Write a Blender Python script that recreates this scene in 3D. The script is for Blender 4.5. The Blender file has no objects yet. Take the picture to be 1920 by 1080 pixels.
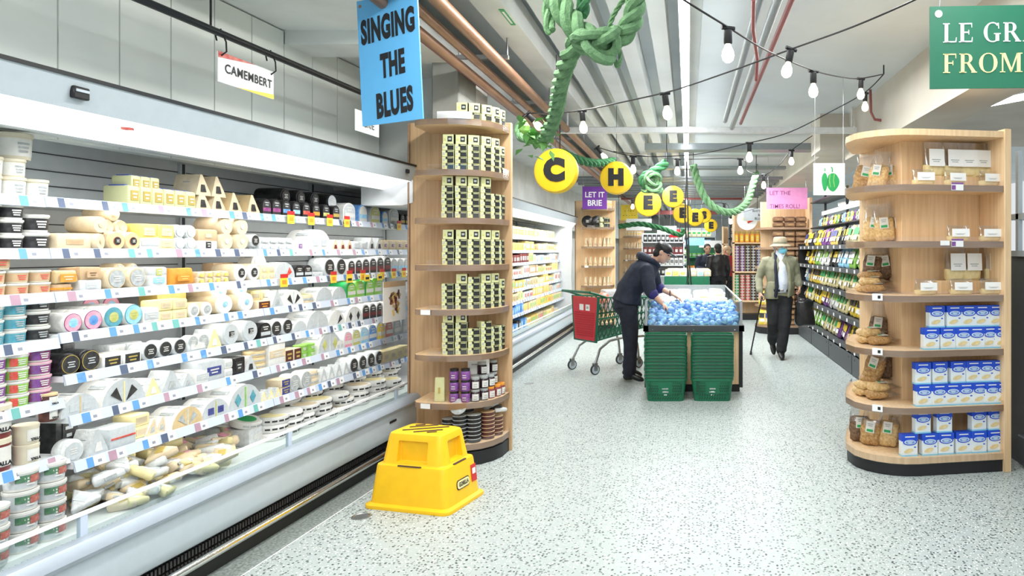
import bpy, bmesh, math, random
from mathutils import Vector, Matrix, noise
PI = math.pi
R = math.radians
rnd = random.Random(7)
SC = bpy.context.scene
COL = SC.collection
# ---------------------------------------------------------------- camera
FPX, VX, VY, EYE = 1300.0, 1290.0, 470.0, 1.5
cd = bpy.data.cameras.new('camera')
cam = bpy.data.objects.new('camera', cd)
COL.objects.link(cam)
cam.location = (0, 0, EYE)
cam.rotation_euler = (PI/2, 0, 0)
cd.sensor_width = 36.0
cd.lens = FPX/1920*36.0
cd.shift_x = -(VX-960)/1920
cd.shift_y = -(540-VY)/1920
cd.clip_start = 0.05
cd.clip_end = 200
SC.camera = cam
# ---------------------------------------------------------------- light of the hall
SC.view_settings.view_transform = 'Standard'
SC.view_settings.look = 'None'
SC.view_settings.exposure = 0.42
SC.view_settings.gamma = 1.0
SC.view_settings.use_curve_mapping = False
wd = bpy.data.worlds.new('world')
SC.world = wd
wd.use_nodes = True
wd.node_tree.nodes['Background'].inputs[0].default_value = (0.93, 0.97, 1.0, 1)
wd.node_tree.nodes['Background'].inputs[1].default_value = 0.62

def area(name, loc, size, sy, power, rot=(0, 0, 0), color=(1, 1, 1), spread=PI):
    l = bpy.data.lights.new(name, 'AREA')
    l.shape = 'RECTANGLE'
    l.size = size
    l.size_y = sy
    l.energy = power
    l.color = color
    l.spread = spread
    o = bpy.data.objects.new(name, l)
    COL.objects.link(o)
    o.location = loc
    o.rotation_euler = rot
    return o
# area lights added to fill the hall (the visible tube over the aisle has its own mesh)
area('hall_fill', (0.0, -0.2, 3.2), 2.6, 2.6, 205, color=(1, .99, .96))
area('hall_fill', (1.2, 4.0, 3.05), .25, 5.0, 60, color=(.97, .99, 1))
area('hall_fill', (-.95, 4.2, 3.05), .2, 3.5, 70, color=(1, .98, .94))
area('hall_fill', (-.5, 10.5, 2.8), .25, 5.0, 115, color=(.97, .99, 1))
area('hall_fill', (1.1, 11.0, 2.8), .25, 6.0, 100, color=(.97, .99, 1))
area('hall_fill', (-.2, 18.5, 2.75), .4, 7.0, 150, color=(.97, .99, 1))
area('hall_fill', (3.6, 9.0, 2.9), .3, 12.0, 170, color=(.97, .99, 1))
area('hall_fill', (0.8, 28, 2.9), 3.0, 6.0, 200, color=(.97, .99, 1))
# ---------------------------------------------------------------- helpers

def mat(name, col, rough=.5, metal=0, var=.08, scale=18.0, col2=None, emit=0, trans=0, bump=0, bscale=60.0, alpha=1.0, stretch=None, spec=.5, ior=1.45, coat=0):
    m = bpy.data.materials.new(name)
    m.use_nodes = True
    nt = m.node_tree
    p = nt.nodes['Principled BSDF']
    c = tuple(col)
    if col2 is None:
        col2 = tuple(max(0, min(1, x*(1-var))) for x in c)
    tc = nt.nodes.new('ShaderNodeTexCoord')
    src = tc.outputs['Object']
    if stretch:
        mp = nt.nodes.new('ShaderNodeMapping')
        mp.inputs['Scale'].default_value = stretch
        nt.links.new(src, mp.inputs[0])
        src = mp.outputs[0]
    nz = nt.nodes.new('ShaderNodeTexNoise')
    nz.inputs['Scale'].default_value = scale
    nz.inputs['Detail'].default_value = 3
    nt.links.new(src, nz.inputs['Vector'])
    rp = nt.nodes.new('ShaderNodeValToRGB')
    rp.color_ramp.elements[0].position = .35
    rp.color_ramp.elements[1].position = .65
    rp.color_ramp.elements[0].color = (*c, 1)
    rp.color_ramp.elements[1].color = (*col2, 1)
    nt.links.new(nz.outputs['Fac'], rp.inputs[0])
    nt.links.new(rp.outputs[0], p.inputs['Base Color'])
    p.inputs['Roughness'].default_value = rough
    p.inputs['Metallic'].default_value = metal
    p.inputs['Specular IOR Level'].default_value = spec
    p.inputs['IOR'].default_value = ior
    if coat:
        p.inputs['Coat Weight'].default_value = coat
    if emit:
        p.inputs['Emission Color'].default_value = (*c, 1)
        p.inputs['Emission Strength'].default_value = emit
    if trans:
        p.inputs['Transmission Weight'].default_value = trans
    if alpha < 1:
        p.inputs['Alpha'].default_value = alpha
    if bump:
        bz = nt.nodes.new('ShaderNodeTexNoise')
        bz.inputs['Scale'].default_value = bscale
        bz.inputs['Detail'].default_value = 4
        nt.links.new(src, bz.inputs['Vector'])
        bp = nt.nodes.new('ShaderNodeBump')
        bp.inputs['Strength'].default_value = bump
        bp.inputs['Distance'].default_value = .01
        nt.links.new(bz.outputs['Fac'], bp.inputs['Height'])
        nt.links.new(bp.outputs[0], p.inputs['Normal'])
    return m

def clearmat(name, col=(1, 1, 1), mixf=.12, rough=.05, fres=.4):
    """thin clear sheet: mostly transparent, partly glossy"""
    m = bpy.data.materials.new(name)
    m.use_nodes = True
    nt = m.node_tree
    nt.nodes.remove(nt.nodes['Principled BSDF'])
    out = nt.nodes['Material Output']
    t = nt.nodes.new('ShaderNodeBsdfTransparent')
    t.inputs[0].default_value = (*col, 1)
    g = nt.nodes.new('ShaderNodeBsdfGlossy')
    g.inputs['Roughness'].default_value = rough
    lw = nt.nodes.new('ShaderNodeLayerWeight')
    lw.inputs[0].default_value = .25
    mr = nt.nodes.new('ShaderNodeMath')
    mr.operation = 'MULTIPLY_ADD'
    mr.inputs[1].default_value = fres
    mr.inputs[2].default_value = mixf
    nt.links.new(lw.outputs['Fresnel'], mr.inputs[0])
    mx = nt.nodes.new('ShaderNodeMixShader')
    nt.links.new(mr.outputs[0], mx.inputs[0])
    nt.links.new(t.outputs[0], mx.inputs[1])
    nt.links.new(g.outputs[0], mx.inputs[2])
    nt.links.new(mx.outputs[0], out.inputs[0])
    return m

class B:
    """collects shapes into one bmesh"""
    def __init__(s):
        s.bm = bmesh.new()
        s.M = Matrix.Identity(4)
        s.m = 0
    def _v(s, p):
        return s.bm.verts.new(s.M @ Vector(p))
    def _f(s, vs, m=None, sm=True):
        try:
            f = s.bm.faces.new(vs)
        except ValueError:
            return None
        f.material_index = s.m if m is None else m
        f.smooth = sm
        return f
    def box(s, c, d, bev=0, m=None, rot=None, taper=None, seg=1):
        M0 = s.M
        s.M = M0 @ Matrix.Translation(c) @ (rot.to_4x4() if rot else Matrix.Identity(4))
        x, y, z = d[0]/2, d[1]/2, d[2]/2
        tx, ty = taper or (1, 1)
        v = [s._v(p) for p in ((-x, -y, -z), (x, -y, -z), (x, y, -z), (-x, y, -z), (-x*tx, -y*ty, z), (x*tx, -y*ty, z), (x*tx, y*ty, z), (-x*tx, y*ty, z))]
        s.M = M0
        fs = [s._f([v[i] for i in q], m) for q in ((3, 2, 1, 0), (4, 5, 6, 7), (0, 1, 5, 4), (1, 2, 6, 5), (2, 3, 7, 6), (3, 0, 4, 7))]
        if bev:
            es = list({e for f in fs for e in f.edges})
            bmesh.ops.bevel(s.bm, geom=es, offset=bev, segments=seg, profile=.5, affect='EDGES', clamp_overlap=True)
        return s
    def bb(s, x0, x1, y0, y1, z0, z1, bev=0, m=None, **k):
        return s.box(((x0+x1)/2, (y0+y1)/2, (z0+z1)/2), (abs(x1-x0), abs(y1-y0), abs(z1-z0)), bev, m, **k)
    def ring(s, c, u, v, ru, rv, n, e=2.0, ph=0):
        out = []
        for i in range(n):
            a = 2*PI*i/n+ph
            cx, sx = math.cos(a), math.sin(a)
            if e != 2.0:
                cx = math.copysign(abs(cx)**(2/e), cx)
                sx = math.copysign(abs(sx)**(2/e), sx)
            out.append(s._v(Vector(c)+u*(ru*cx)+v*(rv*sx)))
        return out
    def skin(s, rings, caps=True, m=None, closed=True):
        n = len(rings[0])
        for a, b in zip(rings, rings[1:]):
            for i in range(n if closed else n-1):
                j = (i+1) % n
                s._f([a[i], a[j], b[j], b[i]], m)
        if caps:
            s._f(list(reversed(rings[0])), m)
            s._f(rings[-1], m)
        return s
    def cyl(s, p0, p1, r0, r1=None, n=16, m=None, caps=True):
        p0, p1 = Vector(p0), Vector(p1)
        r1 = r0 if r1 is None else r1
        d = (p1-p0).normalized()
        u = d.orthogonal().normalized()
        v = d.cross(u)
        return s.skin([s.ring(p0, u, v, r0, r0, n), s.ring(p1, u, v, r1, r1, n)], caps, m)
    def lathe(s, prof, n=20, m=None, c=(0, 0, 0), u=(1, 0, 0), v=(0, 1, 0), caps=True, mats=None):
        u, v, c = Vector(u), Vector(v), Vector(c)
        w = u.cross(v)
        rs = [s.ring(c+w*z, u, v, r, r, n) for r, z in prof]
        for k, (a, b) in enumerate(zip(rs, rs[1:])):
            for i in range(n):
                j = (i+1) % n
                s._f([a[i], a[j], b[j], b[i]], mats[k] if mats else m)
        if caps:
            s._f(list(reversed(rs[0])), mats[0] if mats else m)
            s._f(rs[-1], mats[-1] if mats else m)
        return s
    def loft(s, secs, n=16, m=None, caps=True, e=2.0):
        """secs: (centre, u axis, v axis, ru, rv)"""
        return s.skin([s.ring(c, Vector(u).normalized(), Vector(v).normalized(), a, b, n, e) for c, u, v, a, b in secs], caps, m)
    def tube(s, pts, r, n=8, m=None, closed=False, caps=True):
        pts = [Vector(p) for p in pts]
        N = len(pts)
        rs = r if isinstance(r, (list, tuple)) else [r]*N
        rings = []
        u = None
        for i, p in enumerate(pts):
            a = pts[(i-1) % N] if closed or i else pts[i]
            b = pts[(i+1) % N] if closed or i < N-1 else pts[i]
            d = (b-a).normalized()
            if u is None:
                u = d.orthogonal().normalized()
            else:
                u = (u-d*u.dot(d))
                u = u.normalized() if u.length > 1e-6 else d.orthogonal().normalized()
            rings.append(s.ring(p, u, d.cross(u), rs[i], rs[i], n))
        if closed:
            rings.append(rings[0])
            caps = False
        return s.skin(rings, caps, m)
    def prism(s, pts, o, u, v, w, m=None, caps=True, mside=None):
        """polygon pts (a,b) in the plane o+a*u+b*v extruded along the vector w"""
        o, u, v, w = Vector(o), Vector(u), Vector(v), Vector(w)
        a = [s._v(o+u*x+v*y) for x, y in pts]
        b = [s._v(o+u*x+v*y+w) for x, y in pts]
        n = len(pts)
        if u.cross(v).dot(w) > 0:
            lo, hi, fl = list(reversed(a)), b, False
        else:
            lo, hi, fl = a, list(reversed(b)), True
        s._f(lo, m, False)
        s._f(hi, m, False)
        for i in range(n):
            j = (i+1) % n
            q = [a[i], a[j], b[j], b[i]]
            s._f(list(reversed(q)) if fl else q, m if mside is None else mside)
        return s
    def disc(s, c, u, v, r, n=20, m=None, rv=None):
        s._f(s.ring(c, Vector(u), Vector(v), r, rv or r, n), m)
        return s
    def quad(s, a, b, c, d, m=None):
        s._f([s._v(a), s._v(b), s._v(c), s._v(d)], m)
        return s
    def text(s, string, size, loc, u, v, m=None, bold=0, sx=1.0, depth=.0015, align='CENTER', space=1.0):
        """letters in the plane (u right, v up) centred on loc"""
        me, w, h = text_mesh(string, size, bold, align, space)
        u, v = Vector(u).normalized(), Vector(v).normalized()
        n = u.cross(v)
        loc = Vector(loc)
        vs = [s._v(loc+u*(p.co.x*sx)+v*(p.co.y)+n*depth) for p in me.vertices]
        for p in me.polygons:
            s._f([vs[i] for i in p.vertices], m, False)
        return s

_TX = {}
def text_mesh(string, size, bold, align, space):
    k = (string, size, bold, align, space)
    if k not in _TX:
        cu = bpy.data.curves.new('lettering', 'FONT')
        cu.body = string
        cu.size = size
        cu.offset = bold
        cu.align_x = align
        cu.align_y = 'CENTER'
        cu.space_character = space
        cu.resolution_u = 4
        o = bpy.data.objects.new('lettering', cu)
        COL.objects.link(o)
        bpy.context.view_layer.update()
        me = bpy.data.meshes.new_from_object(o.evaluated_get(bpy.context.evaluated_depsgraph_get()))
        bpy.data.objects.remove(o)
        _TX[k] = (me, 0, 0)
    return _TX[k]

LINK = [True]
def obj(name, b, mats, parent=None, loc=(0, 0, 0), rz=0, sharp=40, label=None):
    me = bpy.data.meshes.new(name)
    b.bm.normal_update()
    b.bm.to_mesh(me)
    b.bm.free()
    for m in (mats if isinstance(mats, (list, tuple)) else [mats]):
        me.materials.append(m)
    if sharp:
        me.set_sharp_from_angle(angle=R(sharp))
    o = bpy.data.objects.new(name, me)
    if LINK[0]:
        COL.objects.link(o)
    o.parent = parent
    o.location = loc
    o.rotation_euler = (0, 0, rz)
    if label:
        o['label'] = label
    return o

def empty(name, loc=(0, 0, 0), rz=0, parent=None):
    o = bpy.data.objects.new(name, None)
    if LINK[0]:
        COL.objects.link(o)
    o.empty_display_size = .1
    o.location = loc
    o.rotation_euler = (0, 0, rz)
    o.parent = parent
    return o

USED = {}
def tag(o, label, cat, group=None, kind=None):
    if label:
        o['label'] = label
        USED.setdefault(label, 0)
        USED[label] += 1
    if cat:
        o['category'] = cat
    if group:
        o['group'] = group
    if kind:
        o['kind'] = kind
    return o

def struct(name, b, mats, label=None, **k):
    o = obj(name, b, mats, **k)
    o['kind'] = 'structure'
    if label:
        o['label'] = label
    return o

KIDS = {}
PROTO = {}
def proto(key, fn):
    """build the template once, unlinked"""
    if key not in PROTO:
        LINK[0] = False
        o, kids = fn()
        LINK[0] = True
        PROTO[key] = (o, kids)
    return PROTO[key]

def place(pr, loc, rz, label, cat, group=None, scale=1.0, rot=None):
    src, kids = pr
    o = src.copy()
    COL.objects.link(o)
    o.location = loc
    o.rotation_euler = rot if rot else (0, 0, rz)
    o.scale = scale if isinstance(scale, (tuple, list)) else (scale,)*3
    for k in kids:
        k, subs = k if isinstance(k, tuple) else (k, ())
        c = k.copy()
        COL.objects.link(c)
        c.parent = o
        for s2 in subs:
            d = s2.copy()
            COL.objects.link(d)
            d.parent = c
    tag(o, label, cat, group)
    return o

ORD = 'zeroth first second third fourth fifth sixth seventh eighth ninth tenth eleventh twelfth thirteenth fourteenth fifteenth sixteenth seventeenth eighteenth nineteenth twentieth'.split()
def nth(i):
    if i < len(ORD):
        return ORD[i]
    t = ('twenty', 'thirty', 'forty', 'fifty', 'sixty', 'seventy', 'eighty', 'ninety')[i//10-2]
    return t+'-'+ORD[i % 10] if i % 10 else t[:-1]+'ieth'

def W(px, py, Y):
    return Vector(((px-VX)*Y/FPX, Y, EYE+(VY-py)*Y/FPX))

# the near fridge stands at a slight angle: TA is its slope, L the sideways distance of a line of it
TA = 90/1300.0
NRZ = PI/2-math.atan(TA)
NV = 1380.0
def NY(px, L):
    return FPX*L/(NV-px)
def NF(px, L, z):
    Y = NY(px, L)
    return Vector((-L+Y*TA, Y, z))
def NP(Y, L, z):
    return Vector((-L+Y*TA, Y, z))
# ---------------------------------------------------------------- materials
M = {}
def mm(k, *a, **kw):
    M[k] = mat(k, *a, **kw)
mm('white', (.86, .87, .87), .45)
mm('paint', (.80, .83, .84), .35, var=.03)
mm('palegrey', (.50, .57, .62), .35, var=.04)
mm('greypanel', (.70, .74, .75), .4, var=.05)
mm('rail', (.58, .65, .76), .3, var=.04)
mm('kick', (.012, .014, .014), .5)
mm('chrome', (.80, .80, .78), .18, 1)
mm('steel', (.45, .46, .47), .35, 1)
mm('blackmetal', (.012, .012, .014), .4)
mm('black', (.014, .014, .016), .45)
mm('blackfilm', (.018, .018, .02), .22, var=.3, bump=.4, bscale=40)
mm('darkgrey', (.06, .068, .075), .5)
mm('wood', (.62, .42, .24), .42, col2=(.50, .32, .165), scale=3.0, stretch=(14, 14, .7))
mm('woodedge', (.36, .235, .15), .4, col2=(.30, .19, .12), scale=4.0, stretch=(1, 1, 10))
mm('woodpale', (.84, .61, .37), .42, col2=(.73, .50, .28), scale=3.0, stretch=(14, 14, .7))
mm('woodflat', (.60, .42, .25), .42, col2=(.50, .33, .18), scale=3.0, stretch=(1.5, 12, 12))
mm('concrete', (.36, .37, .35), .8, col2=(.27, .28, .26), scale=3, bump=.15, bscale=30)
mm('concretewhite', (.80, .81, .78), .8, col2=(.66, .67, .64), scale=2, bump=.1, bscale=25)
mm('ceilpaint', (.72, .77, .79), .75, col2=(.66, .71, .73), scale=1.5)
mm('ceilrib', (.74, .76, .75), .75, col2=(.66, .68, .67), scale=1.5)
mm('tanpaint', (.66, .62, .54), .7, col2=(.60, .55, .47), scale=2)
mm('copper', (.27, .135, .075), .4, .35, col2=(.33, .18, .11), scale=4)
mm('redpipe', (.30, .085, .08), .45)
mm('duct', (.30, .33, .345), .4, .3)
mm('yellow', (.95, .55, .012), .38, var=.05)
mm('discyellow', (.93, .60, .02), .42, var=.05)
mm('brownrubber', (.07, .04, .03), .8)
mm('signblue', (.12, .44, .80), .4, var=.03)
mm('signgreen', (.022, .17, .095), .45, var=.03)
mm('signcream', (.90, .82, .40), .5)
mm('signwhite', (.88, .89, .88), .45, var=.02)
mm('purple', (.19, .05, .37), .45)
mm('pink', (.86, .33, .62), .45)
mm('ink', (.012, .013, .016), .6)
mm('red', (.62, .03, .03), .4)
mm('rope', (.16, .31, .15), .9, col2=(.10, .21, .10), scale=25, bump=.7, bscale=90)
mm('ropedark', (.03, .13, .05), .9, col2=(.05, .20, .08), scale=20, bump=.7, bscale=90)
mm('leaf', (.09, .27, .06), .7, col2=(.15, .36, .09), scale=8)
mm('basket', (.012, .155, .075), .38, var=.1)
mm('basketdark', (.005, .06, .03), .5)
mm('cartgreen', (.012, .13, .07), .4)
mm('cartred', (.62, .02, .035), .4)
mm('rubber', (.05, .05, .055), .7)
mm('navy', (.010, .014, .028), .75, col2=(.016, .022, .042), scale=20, bump=.25, bscale=50)
mm('navytrouser', (.007, .009, .018), .8, col2=(.012, .015, .027), scale=20, bump=.2, bscale=40)
mm('purplecuff', (.03, .025, .13), .75)
mm('skin', (.56, .32, .22), .5, col2=(.60, .36, .25), scale=30)
mm('skinpale', (.66, .40, .30), .5, col2=(.60, .33, .24), scale=30)
mm('hairdark', (.02, .018, .016), .7, bump=.5, bscale=120)
mm('hairgrey', (.35, .34, .33), .8, bump=.5, bscale=120)
mm('khaki', (.255, .255, .17), .8, col2=(.20, .20, .135), scale=12, bump=.3, bscale=25)
mm('hatcloth', (.40, .34, .24), .85, col2=(.34, .28, .20), scale=30)
mm('shirt', (.66, .70, .80), .8, col2=(.58, .63, .75), scale=20)
mm('trouser', (.014, .015, .018), .8, col2=(.022, .023, .027), scale=14, bump=.3, bscale=30)
mm('mask', (.20, .62, .80), .7)
mm('maskwhite', (.85, .87, .9), .7)
mm('shoe', (.012, .012, .013), .4)
mm('redcloth', (.5, .02, .03), .8)
mm('eye', (.03, .02, .02), .2)
# products
mm('tubwhite', (.72, .72, .68), .35, var=.08, scale=40)
mm('tubcream', (.66, .61, .47), .4)
mm('paper', (.76, .76, .73), .6, var=.09, scale=60, bump=.2)
mm('papergrey', (.56, .60, .62), .5, var=.12, scale=60)
mm('film', (.70, .73, .73), .2, var=.16, scale=50, bump=.5, bscale=45)
mm('cream', (.72, .55, .30), .45, var=.16, scale=28)
mm('ivory', (.72, .60, .41), .45, var=.16, scale=30)
mm('cheeseyellow', (.85, .60, .17), .4, var=.12)
mm('cheesepale', (.86, .76, .40), .4, var=.1)
mm('cheeseorange', (.78, .34, .05), .45, var=.2, scale=30)
mm('tan', (.60, .42, .25), .55, var=.15)
mm('lblack', (.02, .02, .022), .4, col2=(.05, .05, .05), scale=60)
mm('lgrey', (.33, .36, .37), .45, col2=(.50, .53, .53), scale=55)
mm('lgold', (.50, .38, .10), .35)
mm('lblue', (.08, .25, .62), .4, col2=(.2, .42, .75), scale=40)
mm('lsky', (.22, .55, .80), .4, col2=(.40, .68, .86), scale=40)
mm('lpink', (.80, .28, .42), .4, col2=(.86, .45, .52), scale=40)
mm('lteal', (.07, .30, .40), .4, col2=(.15, .40, .45), scale=40)
mm('lolive', (.48, .50, .12), .4, col2=(.60, .60, .25), scale=40)
mm('lgreen', (.24, .52, .07), .4, col2=(.35, .62, .16), scale=30)
mm('lgreen2', (.02, .36, .10), .4)
mm('lred', (.60, .05, .05), .4, col2=(.68, .18, .12), scale=40)
mm('lorange', (.85, .33, .04), .4)
mm('lyellow', (.92, .68, .06), .4)
mm('lnavy', (.03, .04, .20), .4, col2=(.08, .10, .3), scale=40)
mm('lplum', (.22, .04, .17), .4, col2=(.34, .1, .25), scale=40)
mm('lpurple', (.18, .05, .26), .4, col2=(.28, .12, .36), scale=40)
mm('lbrown', (.10, .035, .03), .35)
mm('lmaroon', (.20, .03, .03), .4)
mm('lidpink', (.80, .45, .55), .4)
mm('ticketblue', (.12, .33, .68), .4)
mm('ticketgreen', (.16, .45, .42), .4)
mm('ticketrose', (.45, .28, .36), .4)
mm('ticketnavy', (.09, .12, .20), .4)
mm('tickettext', (.28, .30, .36), .5)
mm('crackercream', (.66, .67, .36), .45, var=.06)
mm('crackerblack', (.016, .018, .016), .4)
mm('nuts', (.58, .37, .16), .5, col2=(.34, .18, .06), scale=70, bump=.9, bscale=110)
mm('nutspale', (.78, .58, .30), .5, col2=(.60, .38, .15), scale=60, bump=.9, bscale=90)
mm('nutsdark', (.22, .13, .07), .5, col2=(.10, .055, .03), scale=70, bump=.9, bscale=90)
mm('boxblue', (.015, .08, .62), .35, var=.05)
mm('boxsky', (.25, .62, .85), .35)
mm('boxface', (.80, .86, .88), .4, var=.05)
mm('cracker', (.82, .68, .36), .5, var=.15, scale=40)
mm('bread', (.42, .24, .10), .55, col2=(.22, .11, .045), scale=30)
mm('breaddark', (.16, .085, .05), .5, col2=(.28, .16, .09), scale=25)
mm('sachet', (.05, .19, .62), .25, col2=(.36, .55, .82), scale=30, bump=.4, bscale=50)
mm('glowwarm', (1.0, .80, .52), .4, emit=14)
mm('glowtube', (.93, .97, 1.0), .4, emit=11)
mm('glowstrip', (.94, .97, 1.0), .4, emit=9)
mm('boxproduce', (.03, .20, .11), .5)
mm('jar', (.025, .012, .018), .15)
M['glass'] = clearmat('glass_sheet', (.90, .95, .94), .04, .05, .10)
M['acrylic'] = clearmat('acrylic_sheet', (.97, .97, .98), .10, .1)
M['bag'] = clearmat('clear_bag', (.97, .97, .97), .16, .18)
M['bulbglass'] = clearmat('bulb_glass', (1, .97, .92), .06)

def floor_mat():
    m = bpy.data.materials.new('terrazzo')
    m.use_nodes = True
    nt = m.node_tree
    p = nt.nodes['Principled BSDF']
    tc = nt.nodes.new('ShaderNodeTexCoord')
    nz = nt.nodes.new('ShaderNodeTexNoise')
    nz.inputs['Scale'].default_value = 1.2
    nz.inputs['Detail'].default_value = 4
    nt.links.new(tc.outputs['Object'], nz.inputs['Vector'])
    rp = nt.nodes.new('ShaderNodeValToRGB')
    rp.color_ramp.elements[0].color = (.43, .485, .47, 1)
    rp.color_ramp.elements[1].color = (.38, .43, .425, 1)
    nt.links.new(nz.outputs['Fac'], rp.inputs[0])
    last = rp.outputs[0]
    for sc, thr, chance, col in ((36, .30, .50, (.38, .43, .41)), (46, .31, .6, (.17, .20, .19)), (75, .30, .5, (.75, .76, .72)), (50, .29, .50, (.045, .055, .055))):
        v = nt.nodes.new('ShaderNodeTexVoronoi')
        v.inputs['Scale'].default_value = sc
        nt.links.new(tc.outputs['Object'], v.inputs['Vector'])
        lt = nt.nodes.new('ShaderNodeMath')
        lt.operation = 'LESS_THAN'
        lt.inputs[1].default_value = thr
        nt.links.new(v.outputs['Distance'], lt.inputs[0])
        sp = nt.nodes.new('ShaderNodeSeparateColor')
        nt.links.new(v.outputs['Color'], sp.inputs[0])
        l2 = nt.nodes.new('ShaderNodeMath')
        l2.operation = 'LESS_THAN'
        l2.inputs[1].default_value = chance
        nt.links.new(sp.outputs[0], l2.inputs[0])
        mu = nt.nodes.new('ShaderNodeMath')
        mu.operation = 'MULTIPLY'
        nt.links.new(lt.outputs[0], mu.inputs[0])
        nt.links.new(l2.outputs[0], mu.inputs[1])
        mx = nt.nodes.new('ShaderNodeMixRGB')
        mx.inputs[2].default_value = (*col, 1)
        nt.links.new(mu.outputs[0], mx.inputs[0])
        nt.links.new(last, mx.inputs[1])
        last = mx.outputs[0]
    nt.links.new(last, p.inputs['Base Color'])
    p.inputs['Roughness'].default_value = .42
    p.inputs['Specular IOR Level'].default_value = .3
    return m
M['terrazzo'] = floor_mat()

def panel_mat():
    m = mat('wall_panel', (.84, .86, .81), .5, col2=(.76, .80, .76), scale=2)
    return m
M['panel'] = panel_mat()

for k in ('glowwarm',):
    M[k].cycles.emission_sampling = 'NONE' if k == 'glowwarm' else 'AUTO'

mm('handrail', (.40, .46, .53), .3, var=.05)
# ---------------------------------------------------------------- the setting
b = B()
b.quad((-4.2, -3, 0), (8, -3, 0), (8, 40, 0), (-4.2, 40, 0))
struct('floor', b, M['terrazzo'], 'pale terrazzo floor with dark chips')
# seam strip beside the near fridge
b = B()
p0, p1 = NP(1.2, 2.28, 0), NP(5.3, 2.28, 0)
d = (p1-p0).normalized(); n = Vector((d.y, -d.x, 0))
for off, wdt, mi in ((0, .007, 0),):
    b.quad(p0-n*wdt/2+Vector((0, 0, .0012)), p0+n*wdt/2+Vector((0, 0, .0012)), p1+n*wdt/2+Vector((0, 0, .0012)), p1-n*wdt/2+Vector((0, 0, .0012)), mi)
struct('trim_1', b, M['white'], 'thin white seam in the floor along the near fridge')
b = B()
p0, p1 = NP(1.2, 2.36, 0), NP(5.3, 2.36, 0)
z = Vector((0, 0, .0008))
b.quad(p0-n*.08+z, p0+n*.075+z, p1+n*.075+z, p1-n*.08+z)
struct('trim_2', b, mat('shadow_strip', (.33, .37, .35), .5, col2=(.15, .18, .17), scale=70), 'speckled floor strip with painted shadow in front of the near fridge')  # floor strip darkened to paint the shadow along the fridge

# wall above the near fridge: painted vertical boards
b = B()
x = 0.6
Lw = 2.93
k = 0
while x < 5.6:
    w = .30
    a, c = NP(x, Lw, 0), NP(x+w-.008, Lw, 0)
    q = NP(x, Lw+.08, 0); r = NP(x+w-.008, Lw+.08, 0)
    z0, z1 = 1.98, 2.92
    vs = [b._v((p.x, p.y, zz)) for zz in (z0, z1) for p in (a, c, r, q)]
    for ix in ((0, 1, 5, 4), (1, 2, 6, 5), (2, 3, 7, 6), (3, 0, 4, 7), (4, 5, 6, 7), (3, 2, 1, 0)):
        b._f([vs[i] for i in ix], None, False)
    x += w
struct('wall_left', b, M['panel'], 'pale painted board wall above the near fridge')
b = B()
a, c = NP(.4, 3.35, 0), NP(5.6, 3.35, 0)
b.quad((a.x, a.y, 0), (c.x, c.y, 0), (c.x, c.y, 3.5), (a.x, a.y, 3.5))
b.bb(-3.35, -3.2, 5.6, 36, 0, 3.5)
b.bb(-2.85, -2.75, 5.55, 36, 1.98, 3.0)
struct('wall_back', b, M['concretewhite'])
b = B()
b.bb(-4.5, 8, 36, 36.2, 0, 3.6)
struct('wall_far', b, M['concretewhite'])

# ceiling
b = B()
b.quad((-4.5, -1.5, 3.4), (-4.5, 36, 3.4), (0.1, 36, 3.4), (0.1, -1.5, 3.4))
x = -1.10
while x < 0.0:
    b.bb(x, x+.13, 1.5, 36, 3.2, 3.4, m=1)
    x += .27
b.bb(.1, 8, -1.5, 36, 3.16, 3.4, m=2)
struct('ceiling', b, [M['ceilpaint'], M['ceilrib'], M['ceilpaint']], 'ribbed pale concrete ceiling')
b = B()
b.bb(-1.40, -1.20, 1.0, 36, 3.1, 3.3)
struct('trim_3', b, M['concretewhite'], 'wide pale beam running along the ceiling')
# low concrete soffit over the left side
b = B()
b.bb(-4.5, -1.78, 3.0, 36, 2.93, 3.1)
b.bb(-3.0, -1.78, 5.75, 6.15, 2.2, 2.95)
b.bb(-3.2, -1.9, 3.15, 3.5, 2.84, 2.94)
b.bb(-3.2, -1.9, 4.5, 4.8, 2.84, 2.94)
b.bb(-4.5, -1.78, -1.5, 3.0, 3.0, 3.1)
struct('ceiling_soffit', b, M['concretewhite'], 'rough pale concrete soffit over the left fridge')
# concrete column behind the first wooden shelf unit
b = B()
b.bb(-1.95, -1.74, 5.27, 5.7, 0, 2.95, .01)
struct('trim_4', b, M['concrete'], 'grey concrete column behind the cracker shelf unit')
# right bulkhead
b = B()
b.bb(1.95, 2.35, 3.2, 8.6, 2.62, 3.2)
b.bb(2.35, 8, 3.6, 9, 2.85, 3.2)
b.bb(1.6, 2.4, 8.4, 9.0, 2.72, 3.2)
b.bb(1.75, 2.6, 9.0, 30, 2.75, 3.2)
struct('trim_5', b, M['tanpaint'], 'tan painted bulkhead above the right aisle')
b = B()
b.bb(-1.6, 2.1, 8.0, 8.08, 2.86, 2.93, .008)
for x in (-1.4, -.05, 1.9):
    b.cyl((x, 8.04, 2.93), (x, 8.04, 3.3), .012, n=8)
struct('trim_6', b, M['white'], 'long white bar crossing the aisle under the ceiling')
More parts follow.
